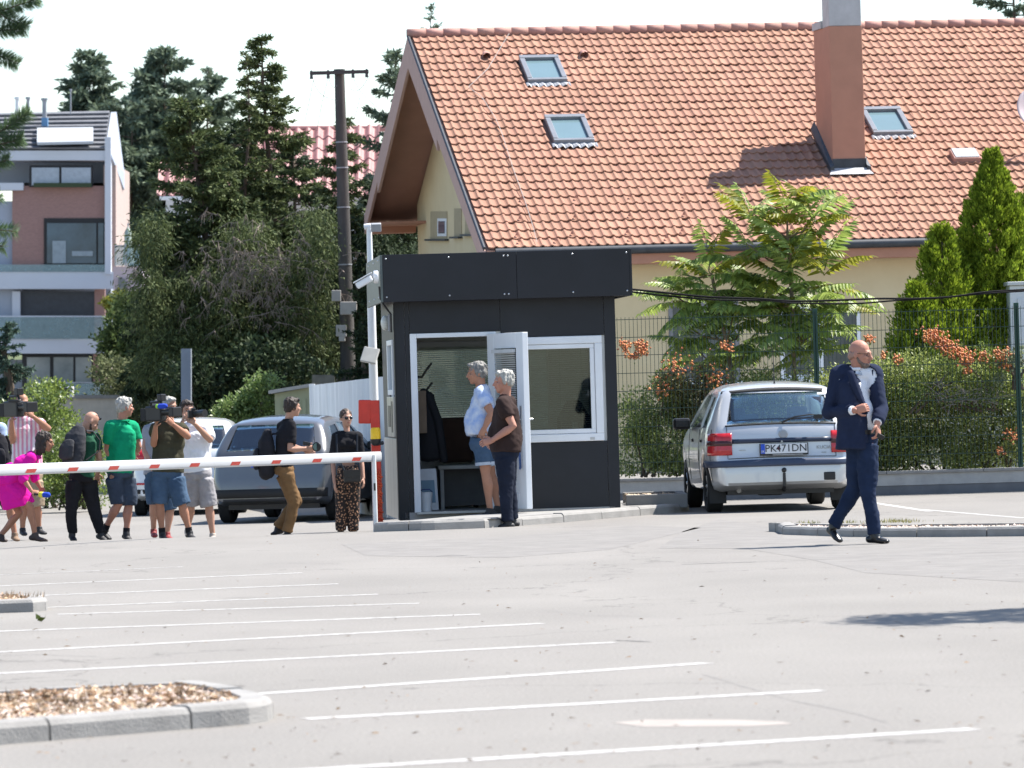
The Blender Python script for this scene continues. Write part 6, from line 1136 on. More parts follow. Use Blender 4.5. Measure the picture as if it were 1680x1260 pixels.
# the two cars behind the camera crew
c2, T2, rear2, patch2, Z, Yy, cw = car('grey silver hatchback parked behind the camera crew at the left', M_GREY, -3.50, 73.0, math.radians(-11), 4.2, 1.78, 1.50, kind='new')
for s_ in (-1, 1): a, b = sorted((s_ * .50, s_ * .98)); patch2('tail_light', a, b, Z(.80), Z(.90), M_TAIL, .012, 14, 3)
q = rear2(0, Z(.80)); g = Geo(); g.box(q + Vector((0, -.02, 0)), (.52, .01, .11)); n2 = g.build('number_plate', M_PLATE, c2); g = Geo(); g.box(q + Vector((-.236, -.026, 0)), (.045, .008, .108)); g.build('plate_band', M_PBLUE, n2); textmesh('plate_letters', 'BL', .11, Matrix.Translation(q + Vector((-.15, -.027, 0))) @ Matrix.Rotation(math.pi / 2, 4, 'X'), M_PINK, n2)
patch2('bumper_trim', -.80, .80, Z(.34), Z(.46), M_RUB, .008, 20, 2)
c3, T3_, rear3, patch3, Z, Yy, cw = car('white hatchback half hidden between the green polo shirt and the cameraman', M_WHT, -5.08, 79.5, math.radians(0), 4.0, 1.76, 1.48, kind='new')
for s_ in (-1, 1): a, b = sorted((s_ * .52, s_ * .96)); patch3('tail_light', a, b, Z(.84), Z(1.0), M_TAIL, .012, 14, 3); a, b = sorted((s_ * .55, s_ * .84)); patch3('rear_reflector', a, b, Z(.47), Z(.50), M_TAIL, .012, 10, 1)
patch3('bumper_trim', -.80, .80, Z(.335), Z(.40), M_RUB, .008, 20, 2)
# ================================================================== PEOPLE
def skinmat(n, c): return mat(n, c, rough=.55, scale=14, var=.08, bump=.05, spec=.4)
SK_L = skinmat('skin_fair', (.42, .235, .165)); SK_T = skinmat('skin_tanned', (.36, .175, .11)); SK_R = skinmat('skin_ruddy', (.42, .20, .14))
def cloth(n, c, **k): k.setdefault('bump', .35); k.setdefault('bscale', 26); k.setdefault('var', .20); k.setdefault('scale', 7); return mat(n, c, rough=.9, spec=.15, **k)
def hairm(n, c, c2=None): return mat(n, c, rough=.6, scale=60, var=.25, bump=.6, bscale=90, col2=c2, stretch=(1, 1, .35))
def remesh(name, g, m, parent, vox=.012, it=3, wr=0., wf=9., extra=None):
    b = base(parent); V = np.array(g.v, np.float32) - np.array(b, np.float32); me = mesh_np(name, V, g.f); o = bpy.data.objects.new('tmp', me); C.objects.link(o)
    r = o.modifiers.new('r', 'REMESH'); r.mode = 'VOXEL'; r.voxel_size = vox; r.adaptivity = 0
    s = o.modifiers.new('s', 'SMOOTH'); s.factor = .6; s.iterations = it
    dg = bpy.context.evaluated_depsgraph_get(); me2 = bpy.data.meshes.new_from_object(o.evaluated_get(dg)); bpy.data.objects.remove(o); n = len(me2.vertices); me2.name = name
    if wr:
        co = np.empty(n * 3, np.float32); me2.vertices.foreach_get('co', co); co = co.reshape(-1, 3); no = np.empty(n * 3, np.float32); me2.vertices.foreach_get('normal', no); no = no.reshape(-1, 3)
        d = np.array([noise.noise((c[0] * wf + 3, c[1] * wf, c[2] * wf * .55)) + .55 * abs(noise.noise((c[0] * wf * 1.6, c[1] * wf * 1.6 + 9, c[2] * wf * 2.3 + c[0] * 6))) for c in co.tolist()], np.float32)
        co += no * (d[:, None] * wr); me2.vertices.foreach_set('co', co.ravel()); me2.update()
    if extra is not None and extra.v:
        bm = bmesh.new(); bm.from_mesh(me2); ev = np.array(extra.v) - np.array(b); vs = [bm.verts.new(v) for v in ev]
        for f in extra.f:
            try: bm.faces.new([vs[i] for i in f])
            except ValueError: pass
        bm.to_mesh(me2); bm.free()
    me2.materials.clear(); me2.materials.append(m); me2.polygons.foreach_set('use_smooth', np.ones(len(me2.polygons), bool)); return link(name, me2, parent)
def hand(g, wr, d, nrm, curl=.5, s=1., thumb=1):
    """palm and five separate bent fingers; d points along the hand, nrm out of the back of the hand"""
    d = Vector(d).normalized(); nrm = Vector(nrm); nrm = (nrm - d * nrm.dot(d)).normalized(); sd = d.cross(nrm) * thumb
    g.tube([wr - d * .02 * s, wr + d * .03 * s, wr + d * .075 * s, wr + d * .09 * s], [.026 * s, .037 * s, .041 * s, .036 * s], 10, ratio=.42, side=sd, round_=True)
    for k, (off, ln) in enumerate(((.030, .070), (.010, .080), (-.010, .074), (-.029, .058))):
        p = wr + d * .085 * s + sd * off * s; a = curl * .9; d1 = (d * math.cos(a) - nrm * math.sin(a)); p1 = p + d1 * ln * .45 * s; a2 = curl * 2.0; d2 = d * math.cos(a2) - nrm * math.sin(a2); p2 = p1 + d2 * ln * .32 * s; a3 = curl * 2.7; d3 = d * math.cos(a3) - nrm * math.sin(a3); p3 = p2 + d3 * ln * .23 * s
        g.tube([p - d * .02 * s, p, p1, p2, p3], [.0095 * s, .0098 * s, .0088 * s, .008 * s, .007 * s], 7, round_=True)
    p = wr + d * .025 * s + sd * .032 * s; q = p + (d * .6 + sd * .7 - nrm * .3).normalized() * .035 * s; r_ = q + (d * .8 + sd * .15 - nrm * (.3 + curl * .5)).normalized() * .035 * s; g.tube([p - sd * .01 * s, p, q, r_], [.012 * s, .013 * s, .011 * s, .009 * s], 7, round_=True)
def person(label, Y, J, face, tilt=0, roll=0, skin=SK_L, top=None, bot=None, shoe=None, hair=None, hcut='short', b=1., belly=0., sleeve=.55, leg='long', sex='m', beard=None, glasses=None, curlL=.5, curlR=.5, hemY=None, vox=.012, tr=1., hs=1., socks=None, jacket=None, collar=None, chest=1., ratio=.66, hL=None, hR=None, body_face=None, cuff=None, zfoot=None, group=None):
    P = {k: W(v[0], v[1], Y + (v[2] if len(v) > 2 else 0)) for k, v in J.items()}
    bf = face if body_face is None else body_face; fa = math.radians(bf); f = Vector((math.sin(fa), -math.cos(fa), 0)); r = Vector((math.cos(fa), math.sin(fa), 0)); up = Vector((0, 0, 1))
    bx = (P['al'] + P['ar']) / 2; root = thing('person', label, 'person', (bx.x, bx.y, gz(bx.x, bx.y)), group)
    sh = (P['sl'] + P['sr']) / 2; pv = P['pv']; nk = sh + (P['hd'] - sh) * .30 + up * .0
    # ---- head frame
    ha = math.radians(face); hf = Vector((math.sin(ha), -math.cos(ha), 0)); hr = Vector((math.cos(ha), math.sin(ha), 0)); ti = math.radians(tilt); hu = up * math.cos(ti) + hf * math.sin(ti); hf2 = hf * math.cos(ti) - up * math.sin(ti)
    if roll: ro = math.radians(roll); hu, hr = hu * math.cos(ro) + hr * math.sin(ro), hr * math.cos(ro) - hu * math.sin(ro)
    hc = P['hd']; S = hs * (1 if sex == 'm' else .95); HR_ = Matrix((hr, hf2, hu)).transposed(); hp = lambda a, b_, c: hc + (hr * a + hf2 * b_ + hu * c) * S
    g = Geo(); E = lambda c, rad, u=14, v=10: g.ell(c, tuple(q * S for q in rad), HR_, u, v)
    E(hp(0, -.012, .030), (.076, .095, .093)); E(hp(0, .018, -.035), (.064, .074, .080)); E(hp(0, .040, -.075), (.045, .048, .042)); E(hp(0, .062, -.098), (.024, .024, .022)); E(hp(0, .076, .022), (.048, .022, .016)); g.tube([hp(0, .086, .015), hp(0, .102, -.012), hp(0, .112, -.028), hp(0, .094, -.036)], [.010 * S, .012 * S, .017 * S, .013 * S], 8, round_=True)
    E(hp(0, .086, -.060), (.024, .014, .010))
    for s_ in (-1, 1): E(hp(.079 * s_, -.012, -.008), (.010, .021, .034), 8, 6); E(hp(.042 * s_, .062, -.022), (.024, .022, .022), 8, 6)
    g.tube([nk - up * .04, nk, hp(0, -.025, -.05)], [.050 * b, .054 * b * (.85 if sex == 'f' else 1), .058 * S * (.85 if sex == 'f' else 1)], 12, round_=True)
    # ---- torso core and limbs
    tw = .150 * b * chest
    g.tube([sh - up * .03, sh.lerp(pv, .45), pv], [tw * .62, tw * .68, tw * .68], 14, ratio=ratio, side=r, round_=True); g.tube([P['sl'], sh - up * .02, P['sr']], [.038 * b, .045 * b, .038 * b], 10, round_=True)
    ex = Geo()
    for s_, cu_, hd_ in (('l', curlL, hL), ('r', curlR, hR)):
        a, e, w_ = P['s' + s_], P['e' + s_], P['w' + s_]; kf = .86 if sex == 'f' else 1
        g.tube([a, a.lerp(e, .35), a.lerp(e, .6), e, e.lerp(w_, .3), w_], [.040 * b * kf, .044 * b * kf, .045 * b * kf, .040 * b * kf, .042 * b * kf, .027 * kf], 12, round_=True)
        if hd_: dd, nn_ = Vector(hd_[0]), Vector(hd_[1])
        else: dd = (w_ - e).normalized(); nn_ = r * (-1 if s_ == 'l' else 1) + f * .3
        hand(ex, w_, dd, nn_, cu_, .98 * kf, hd_[2] if hd_ and len(hd_) > 2 else 1)
    for s_ in ('l', 'r'):
        h, k, a = P['h' + s_], P['k' + s_], P['a' + s_]; kf = .95 if sex == 'f' else 1; kf *= .84 if leg in ('long', 'slim') else 1; cb_ = k.lerp(a, .30) - (f * .012)
        g.tube([h, h.lerp(k, .5), k, cb_, k.lerp(a, .65), a], [.060 * b * kf, .066 * b * kf, .053 * kf, .056 * kf * b, .040 * kf, .034 * kf], 12, round_=True)
        t_ = P['t' + s_]
        if not shoe: g.tube([a + (a - t_) * .15 - up * .02, a - up * .03, t_], [.034, .038, .028], 10, round_=True)
    body = remesh('body', g, skin, root, vox * .85, 2, extra=ex)
    # ---- top
    if top:
        hem = P['hem'] if 'hem' in P else pv - up * .05; g = Geo(); mid = sh.lerp(hem, .5); w0 = .178 * b * chest
        g.tube([sh + up * .015, sh.lerp(hem, .12), sh.lerp(hem, .33), mid, sh.lerp(hem, .75), hem], [w0 * .62, w0 * .98, w0 * 1.03, w0 * (.94 + belly * .12) * (.82 if sex == 'f' else 1), w0 * (.97 + belly * .15) * (.92 if sex == 'f' else 1), w0 * (1.0 + belly * .06)], 22, ratio=[ratio * .9, ratio * .92, ratio, ratio * (1 + belly * .45), ratio * (1 + belly * .55), ratio * (1 + belly * .3)], side=r)
        if belly: g.ell(sh.lerp(hem, .66) + f * (.035 + belly * .05) * b, (.12 * b, .105 * b, .19))
        if sex == 'f':
            for s_ in (-1, 1): g.ell(sh.lerp(hem, .30) + f * .075 + r * .062 * s_, (.052, .05, .055))
        g.tube([P['sl'] + up * .004, sh + up * .028, P['sr'] + up * .004], [.068 * b, .074 * b, .068 * b], 12, round_=True); g.tube([nk - up * .07, nk - up * .015], [.085 * b, .070 * b * (.9 if sex == 'f' else 1)], 14)
        for s_ in ('l', 'r'):
            a, e, w_ = P['s' + s_], P['e' + s_], P['w' + s_]; ks = .9 if sex == 'f' else 1
            if sleeve <= 1: q = a.lerp(e, sleeve); g.tube([a, a.lerp(q, .5), q], [.070 * b * ks, .070 * b * ks, .066 * b * ks], 14)
            else: g.tube([a, a.lerp(e, .5), e, e.lerp(w_, (sleeve - 1) * .5), e.lerp(w_, sleeve - 1)], [.072 * b, .066 * b, .060 * b, .055 * b, .046 * b], 14, round_=False); g.ell(e, .060 * b)
        shirt = remesh('shirt' if sex == 'm' or jacket else 'top', g, top, root, vox, 3, wr=.015, wf=8)
        if collar:
            g = Geo(); c0 = nk - up * .012
            for s_ in (-1, 1): g.add([c0 + r * .066 * s_ * b - f * .03 + up * .03, c0 + r * .050 * s_ * b + f * .05 + up * .012, c0 + r * .012 * s_ + f * .085 - up * .045, c0 + r * .075 * s_ * b + f * .055 - up * .03, c0 + r * .085 * s_ * b - f * .03 - up * .005], [(0, 1, 2, 3, 4)])
            g.tube([c0 + (f * math.cos(t_) * .066 + r * math.sin(t_) * .066) * b + up * .016 for t_ in np.linspace(.6, 2 * math.pi - .6, 14)], .014, 6); o = g.build('collar', collar, root, smooth=True); o.modifiers.new('s', 'SOLIDIFY').thickness = .006
    # ---- trousers / shorts
    if bot:
        g = Geo(); pw = .168 * b * chest; wst = pv + up * .07 if 'belt' not in P else P['belt']; g.tube([wst, pv + up * .0, pv - up * .07], [pw * (.90 + belly * .08), pw * 1.02, pw * .93], 20, ratio=[ratio * 1.02, ratio * 1.12, ratio * 1.05], side=r)
        for s_ in ('l', 'r'):
            h, k, a = P['h' + s_], P['k' + s_], P['a' + s_]
            if leg == 'long': g.tube([h, h.lerp(k, .5), k, k.lerp(a, .5), a + up * .005], [.103 * b * tr, .090 * b * tr, .074 * tr, .068 * tr, .066 * tr], 14); g.ell(k, .073 * tr)
            elif leg == 'slim': g.tube([h, h.lerp(k, .5), k, k.lerp(a, .5), a - up * .005], [.100 * b * tr, .088 * b * tr, .070 * tr, .064 * tr, .056 * tr], 14); g.ell(k, .063 * tr)
            elif leg == 'shorts': q = h.lerp(k, .98); g.tube([h, h.lerp(q, .5), q], [.104 * b * tr, .097 * b * tr, .094 * b * tr], 14)
            elif leg == 'short': q = h.lerp(k, .62); g.tube([h, h.lerp(q, .5), q], [.104 * b * tr, .10 * b * tr, .095 * b * tr], 14)
            if cuff: q2 = h.lerp(k, .98 if leg == 'shorts' else .62); dd = (k - h).normalized(); cg = Geo(); cg.tube([q2 - dd * .03, q2 + dd * .004], [.100 * b * tr, .099 * b * tr], 16); cg.build('cuff', cuff, root, smooth=True)
        remesh({'long': 'trousers', 'slim': 'trousers'}.get(leg, 'shorts'), g, bot, root, vox, 3, wr=.017, wf=8)
    # ---- shoes
    if shoe:
        for s_ in ('l', 'r'):
            a, t_ = P['a' + s_], P['t' + s_]; d = (t_ - a); d2 = Vector((d.x, d.y, 0)); d = d.normalized() if d.length > .05 else f; hd_ = d2.normalized() if d2.length > .03 else f; sd = hd_.cross(up).normalized(); heel = a - hd_ * .045 - up * .045; g = Geo(); toe = t_
            g.tube([heel, heel.lerp(toe, .35) + up * .004, heel.lerp(toe, .7), toe], [.036, .039, .046, .036], 14, ratio=[.95, .85, .62, .55], side=sd, round_=True); g.tube([a + up * .015, a - up * .04 + hd_ * .01], [.043, .045], 12)
            so_ = remesh('shoe', g, shoe, root, vox * .8, 2); g = Geo()
    if socks:
        for s_ in ('l', 'r'): a, k = P['a' + s_], P['k' + s_]; g = Geo(); g.tube([a - up * .02, a.lerp(k, .18)], [.042, .043], 12); g.build('sock', socks, root, smooth=True)
    # ---- face
    dk = mat('eye_dark', (.02, .015, .012), rough=.2); lip = mat('lip', (.30, .09, .08), rough=.5)
    for s_ in (-1, 1):
        if glasses != 'sun': g = Geo(); g.ell(hp(.031 * s_, .0745, -.004), (.012 * S, .006 * S, .0055 * S), HR_, 8, 6); g.build('eye', dk, root, smooth=True)
        g = Geo(); g.tube([hp(.014 * s_, .094, .018), hp(.032 * s_, .088, .024), hp(.050 * s_, .070, .016)], [.004 * S, .0045 * S, .003 * S], 5); g.build('eyebrow', hair or dk, root)
    g = Geo(); g.tube([hp(-.024, .088, -.062), hp(0, .099, -.060), hp(.024, .088, -.062)], [.003 * S, .006 * S, .003 * S], 6); g.build('mouth', lip, root, smooth=True)
    # ---- hair
    if hair:
        g = Geo(); A = lambda c, rad: g.ell(c, tuple(q * S for q in rad), HR_, 18, 12)
        if hcut == 'short': A(hp(0, -.026, .052), (.083, .098, .083)); A(hp(0, -.055, .005), (.078, .062, .075)); A(hp(0, .045, .092), (.056, .040, .028)); [A(hp(.066 * s_, -.010, .020), (.018, .035, .045)) for s_ in (-1, 1)]
        elif hcut == 'thick': A(hp(0, -.026, .050), (.083, .098, .082)); A(hp(0, -.056, .004), (.079, .060, .078)); A(hp(0, .046, .088), (.058, .042, .030)); [A(hp(.070 * s_, -.014, .015), (.020, .040, .055)) for s_ in (-1, 1)]
        elif hcut == 'bob': A(hp(0, -.024, .052), (.087, .102, .086)); A(hp(0, -.06, -.04), (.085, .060, .11)); A(hp(0, -.065, -.12), (.080, .048, .08)); [A(hp(.074 * s_, -.015, -.05), (.020, .045, .10)) for s_ in (-1, 1)]
        elif hcut == 'tied': A(hp(0, -.022, .045), (.081, .097, .085)); A(hp(0, -.10, .0), (.04, .035, .04)); g.tube([hp(0, -.12, 0), hp(.03, -.12, -.07), hp(.04, -.10, -.15)], [.025 * S, .022 * S, .012 * S], 8, round_=True); [A(hp(.068 * s_, -.018, .012), (.014, .034, .04)) for s_ in (-1, 1)]
        elif hcut == 'fringe': A(hp(0, -.060, -.012), (.074, .044, .050)); [A(hp(.070 * s_, -.032, -.006), (.009, .028, .024)) for s_ in (-1, 1)]
        remesh('hair', g, hair, root, .007, 1, wr=.013, wf=40)
    if beard:
        g = Geo(); A = lambda c, rad: g.ell(c, tuple(q * S for q in rad), HR_, 14, 10); A(hp(0, .048, -.090), (.045, .046, .034)); A(hp(0, .090, -.046), (.026, .009, .007)); [g.tube([hp(.066 * s_, -.002, -.03), hp(.062 * s_, .018, -.062), hp(.040 * s_, .052, -.090)], [.011 * S, .014 * S, .017 * S], 8, round_=True) for s_ in (-1, 1)]; remesh('beard', g, beard, root, .007, 1, wr=.003, wf=40)
    if glasses:
        g = Geo()
        for s_ in (-1, 1):
            if glasses == 'sun': g.ell(hp(.033 * s_, .090, .000), (.027 * S, .010 * S, .021 * S), HR_, 12, 8)
            elif glasses == 'head': g.ell(hp(.033 * s_, .070, .095), (.027 * S, .012 * S, .018 * S), HR_, 12, 8)
            else: g.tube([hp(.033 * s_ + .024 * math.cos(t_), .094 - abs(.024 * math.cos(t_)) * .2, .001 + .017 * math.sin(t_)) for t_ in np.linspace(0, 6.2832, 15)], .0022, 4)
            zz = .095 if glasses == 'head' else .006; g.tube([hp(.056 * s_, .08 if glasses != 'head' else .06, zz), hp(.078 * s_, .03, zz + .002), hp(.080 * s_, -.02, zz - .004)], .003, 4)
        g.tube([hp(-.01, .098 if glasses != 'head' else .08, .004 if glasses != 'head' else .098), hp(.01, .098 if glasses != 'head' else .08, .004 if glasses != 'head' else .098)], .003, 4); g.build('glasses', mat('sunglass_black', (.012, .012, .014), rough=.1), root, smooth=True)
    return root, P, dict(f=f, r=r, up=up, sh=sh, nk=nk, hp=hp, pv=pv)
BLK = cloth('black_cloth', (.016, .016, .019)); NAVY = cloth('navy_suit', (.018, .025, .052), bump=.25); NAVYP = cloth('navy_suit_trousers', (.015, .025, .055), bump=.25); NAVYT = cloth('navy_trouser', (.014, .018, .032)); DEN = cloth('denim_shorts', (.035, .065, .115), col2=(.07, .115, .18), scale=4); WSH = cloth('white_shirt', (.76, .77, .80), var=.06); GSH = cloth('grey_short', (.30, .29, .30)); M_LEATH = mat('black_leather', (.012, .012, .013), rough=.3); M_SHB = mat('black_shoe', (.015, .015, .017), rough=.6)
GREYH = hairm('grey_hair', (.10, .095, .09), (.24, .235, .22)); WHITEH = hairm('white_hair', (.24, .235, .21), (.42, .41, .38)); DARKH = hairm('dark_hair', (.025, .016, .012)); BROWNH = hairm('brown_hair', (.05, .03, .02))
M_TAN = mat('tan_shoe', (.2, .13, .08), rough=.7)

# ---- man in the blue suit
SUIT, SP, SB = person('bald bearded man with glasses walking in an open navy suit and white shirt', 44.7,
    dict(hd=(1411, 581), sl=(1377, 618, .05), sr=(1434, 616, .02), el=(1361, 676, .0), wl=(1403, 673, -.20), er=(1445, 672, -.06), wr=(1439, 695, -.20), pv=(1415, 722), belt=(1419, 706), hl=(1406, 730, .03), hr=(1424, 730, -.05), kl=(1404, 800, .08), kr=(1424, 803, -.08), al=(1367, 861, .12), ar=(1434, 876, -.08), tl=(1378, 887, .06), tr=(1456, 888, -.12), hem=(1412, 722)),
    66, 6, 0, SK_R, top=WSH, bot=NAVYP, shoe=M_LEATH, hair=hairm('grey_stubble', (.32, .19, .145)), hcut='fringe', b=1.06, chest=.86, belly=.10, sleeve=.4, leg='slim', beard=hairm('greying_beard', (.10, .065, .05), (.20, .15, .12)), glasses='thin', curlL=.75, curlR=.6, vox=.0095, tr=1.0, body_face=50, collar=WSH,
    hL=((1, -.25, .25), (-.2, -1, .2)), hR=((.1, -.15, -1), (.9, -.5, .1)))
f, r, up = SB['f'], SB['r'], SB['up']; sh = SB['sh']
hemj = W(1405, 738, 44.7); g = Geo(); w0 = .192
g.tube([sh + up * .022, sh.lerp(hemj, .10), sh.lerp(hemj, .3), sh.lerp(hemj, .55), sh.lerp(hemj, .8), hemj], [w0 * .55, w0 * 1.0, w0 * 1.06, w0 * 1.03, w0 * 1.03, w0 * 1.10], 28, ratio=[.62, .66, .72, .80, .80, .80], side=r)
g.tube([SP['sl'] + up * .008, sh + up * .034, SP['sr'] + up * .008], [.088, .086, .088], 14, round_=True)
for s_ in ('l', 'r'):
    a, e, w_ = SP['s' + s_], SP['e' + s_], SP['w' + s_]; q = e.lerp(w_, .86); g.tube([a, a.lerp(e, .5), e, e.lerp(q, .5), q], [.082, .074, .068, .060, .052], 14); g.ell(e, .066)
jk = remesh('jacket', g, NAVY, SUIT, .0095, 3, wr=.012, wf=7)
# open the front of the jacket: remove the wedge over chest and belly, give the cloth thickness
bm = bmesh.new(); bm.from_mesh(jk.data); bb_ = base(SUIT); top_z = (sh + up * .05).z; hz_ = hemj.z; kill = []
el_, wl_, er_, wr_ = SP['el'], SP['wl'], SP['er'], SP['wr']
def segd(p, a, b): t_ = max(0, min(1, (p - a).dot(b - a) / (b - a).length_squared)); return (p - a - (b - a) * t_).length
ctr = lambda z: sh.lerp(hemj, max(0, min(1, (sh.z - z) / (sh.z - hemj.z))))
for v in bm.verts:
    p = v.co + bb_; c = ctr(p.z); q = p - c; q.z = 0
    if segd(p, el_, wl_) < .080 or segd(p, er_, wr_) < .085 or (abs(q.dot(r)) > .085 and p.z > sh.z - .05) or (q.dot(f) < .035 and (segd(p, sh, SP['sr']) < .088 or segd(p, sh, SP['sl']) < .088)) or segd(p, SP['sl'], el_) < .085 or segd(p, SP['sr'], er_) < .082: continue
    ang = math.degrees(math.atan2(q.dot(r), q.dot(f))); hrel = (top_z - p.z) / (top_z - hz_)
    lo_, hi_ = -58 + 42 * min(1, hrel / .5), 8 + 12 * hrel
    if lo_ < ang < hi_ and q.length > .03 and q.dot(f) > 0: kill.append(v)
    if p.z > sh.z + .03 and q.length < .075 and q.dot(f) > -.04: kill.append(v)
bmesh.ops.delete(bm, geom=list(set(kill)), context='VERTS'); bm.to_mesh(jk.data); bm.free(); md = jk.modifiers.new('s', 'SOLIDIFY'); md.thickness = .012; md.offset = -1
# lapels, pocket square, belt, buckle, cuffs, wedding of small details
for s_ in (-1, 1):
    g = Geo(); P_ = []
    for k in range(9):
        hrel = k / 8 * .55; z = top_z + .0 - hrel * (top_z - hz_); c = ctr(z); a0 = math.radians(-58 + 42 * min(1, hrel / .5) if s_ < 0 else 8 + 12 * hrel); a1 = a0 + s_ * math.radians(17 * math.sin(math.pi * min(1, .3 + k / 8 * .7)) + 3); 
        a0 -= s_ * math.radians(3)
        for a_ in (a0, a1): rr_ = Vector((math.cos(a_) * w0 * .84, math.sin(a_) * w0 * 1.10)); P_.append(Vector((c.x, c.y, z)) + f * rr_.x + r * rr_.y)
    g.add(P_, [(2 * k, 2 * k + 1, 2 * k + 3, 2 * k + 2) for k in range(8)]); o = g.build('lapel', NAVY, SUIT, smooth=True); o.modifiers.new('s', 'SOLIDIFY').thickness = .008
g = Geo(); z = sh.z - .17; c = ctr(z); a_ = math.radians(38); p = Vector((c.x, c.y, z)) + f * math.cos(a_) * w0 * .80 + r * math.sin(a_) * w0 * 1.12; g.box(p, (.012, .055, .022), (math.radians(14), 0, math.radians(58 - 30))); g.build('pocket_square', WSH, SUIT)
pv = SB['pv']; bz = SP['belt'] - up * .015; g = Geo(); g.tube([bz - up * .019, bz + up * .019], [.160, .158], 30, ratio=.80, side=r); g.build('belt', M_LEATH, SUIT, smooth=True); g = Geo(); g.box(bz + f * .132 + r * .01, (.05, .016, .04), (0, 0, math.radians(58))); g.build('buckle', M_RIM, SUIT, bevel=.006)
for s_ in ('l', 'r'): e, w_ = SP['e' + s_], SP['w' + s_]; g = Geo(); g.tube([e.lerp(w_, .84), e.lerp(w_, .94)], [.041, .039], 14); g.build('shirt_cuff', WSH, SUIT, smooth=True)
ph = SP['wr'] + Vector((.02, -.03, -.11)); g = Geo(); g.box(ph, (.075, .012, .04), (.2, .5, .2)); tag(g.build('mobile_phone', M_BLACK, origin=ph, bevel=.004), 'black phone held low in the left hand of the suited man', 'phone')

# ---- two men at the booth door
person('grey-haired man in a pale blue patterned shirt and denim shorts in the booth doorway', 56.4,
    dict(hd=(782, 612), sl=(789, 645, -.10), sr=(795, 645, .20), el=(806, 678, -.22), wl=(795, 702, -.25), er=(800, 680, .25), wr=(785, 710, .28), pv=(792, 728), hl=(794, 738, -.06), hr=(796, 738, .1), kl=(797, 778, -.07), kr=(806, 780, .12), al=(804, 836, -.06), ar=(817, 832, .14), tl=(789, 847, -.1), tr=(803, 845, .12), hem=(790, 715)),
    -82, 4, 0, SK_T, top=mat('blue_floral_shirt', (.62, .66, .72), rough=.9, scale=11, col2=(.25, .36, .62), bump=.3, bscale=25), bot=DEN, shoe=M_SHB, hair=GREYH, hcut='thick', b=1.08, belly=.5, sleeve=.62, leg='short', cuff=cloth('pale_denim_cuff', (.4, .45, .52)), ratio=.72, vox=.011, collar=None, tr=1.02)
person('white-haired man in a dark brown t-shirt and navy trousers before the booth door', 54.4,
    dict(hd=(826, 626), sl=(824, 662, -.14), sr=(836, 660, .18), el=(842, 699, -.20), wl=(808, 722, -.22), er=(838, 700, .24), wr=(815, 722, .26), pv=(829, 742), hl=(828, 752, -.08), hr=(832, 752, .09), kl=(830, 800, -.09), kr=(835, 802, .10), al=(833, 856, -.08), ar=(841, 853, .12), tl=(813, 866, -.11), tr=(824, 862, .10), hem=(830, 742)),
    -78, 3, 0, SK_R, top=cloth('brown_tshirt', (.035, .022, .020)), bot=NAVYT, shoe=M_SHB, hair=WHITEH, hcut='thick', b=1.08, belly=.42, sleeve=.60, leg='long', ratio=.72, vox=.011, tr=.98, hL=((-1, -.2, -.25), (0, -1, .3)))
# ---- woman with sunglasses
LEO = mat('leopard_print', (.22, .12, .075), rough=.9)
_nt = LEO.node_tree; _b = _nt.nodes['Principled BSDF']; _t = _n(_nt, 'ShaderNodeTexCoord'); _v = _n(_nt, 'ShaderNodeTexVoronoi'); _v.inputs['Scale'].default_value = 34; _nt.links.new(_t.outputs['Object'], _v.inputs[0]); _c = _n(_nt, 'ShaderNodeValToRGB'); _c.color_ramp.elements[0].position = .30; _c.color_ramp.elements[0].color = (.40, .22, .13, 1); _c.color_ramp.elements[1].position = .42; _c.color_ramp.elements[1].color = (.02, .014, .012, 1); _nt.links.new(_v.outputs['Distance'], _c.inputs[0]); _nt.links.new(_c.outputs[0], _b.inputs['Base Color'])
WOM, WP, WB_ = person('woman with sunglasses, black top and leopard print trousers beside the red barrier column', 67,
    dict(hd=(568, 686), sl=(551, 717), sr=(588, 717), el=(546, 756, .03), wl=(549, 792, -.06), er=(593, 756, .03), wr=(596, 785, -.06), pv=(571, 772), hl=(561, 780), hr=(581, 780), kl=(560, 828), kr=(580, 828), al=(559, 871), ar=(580, 871), tl=(556, 879, -.14), tr=(582, 879, -.14), hem=(570, 757)),
    24, 0, 0, SK_L, top=BLK, bot=LEO, shoe=M_TAN, hair=BROWNH, hcut='tied', b=.90, sleeve=.9, leg='long', sex='f', glasses='sun', tr=1.1, curlL=.3, curlR=.3, body_face=5, hs=1.0)
def strap(name, pts, m, parent, rad=.012, Yb=67):
    g = Geo(); g.tube(pts, rad, 6, ratio=.4, side=(1, 0, 0)); return g.build(name, m, parent, smooth=True)
hb = W(578, 781, 66.72); bag = thing('shoulder_bag', 'small black shoulder bag hanging across the front of the woman in leopard trousers', 'bag', hb)
g = Geo(); g.box(hb, (.225, .07, .165)); g.build('bag_body', M_LEATH, bag, bevel=.02); g = Geo(); g.box(hb + Vector((0, -.038, .035)), (.225, .008, .095)); g.build('flap', M_LEATH, bag, bevel=.003)
strap('strap', [hb + Vector((-.10, 0, .07)), W(553, 745, 66.8), W(552, 713, 66.9), W(553, 712, 67.05)], M_LEATH, bag); strap('strap', [hb + Vector((.10, 0, .07)), W(586, 745, 66.8), W(586, 712, 66.9), W(585, 711, 67.05)], M_LEATH, bag)
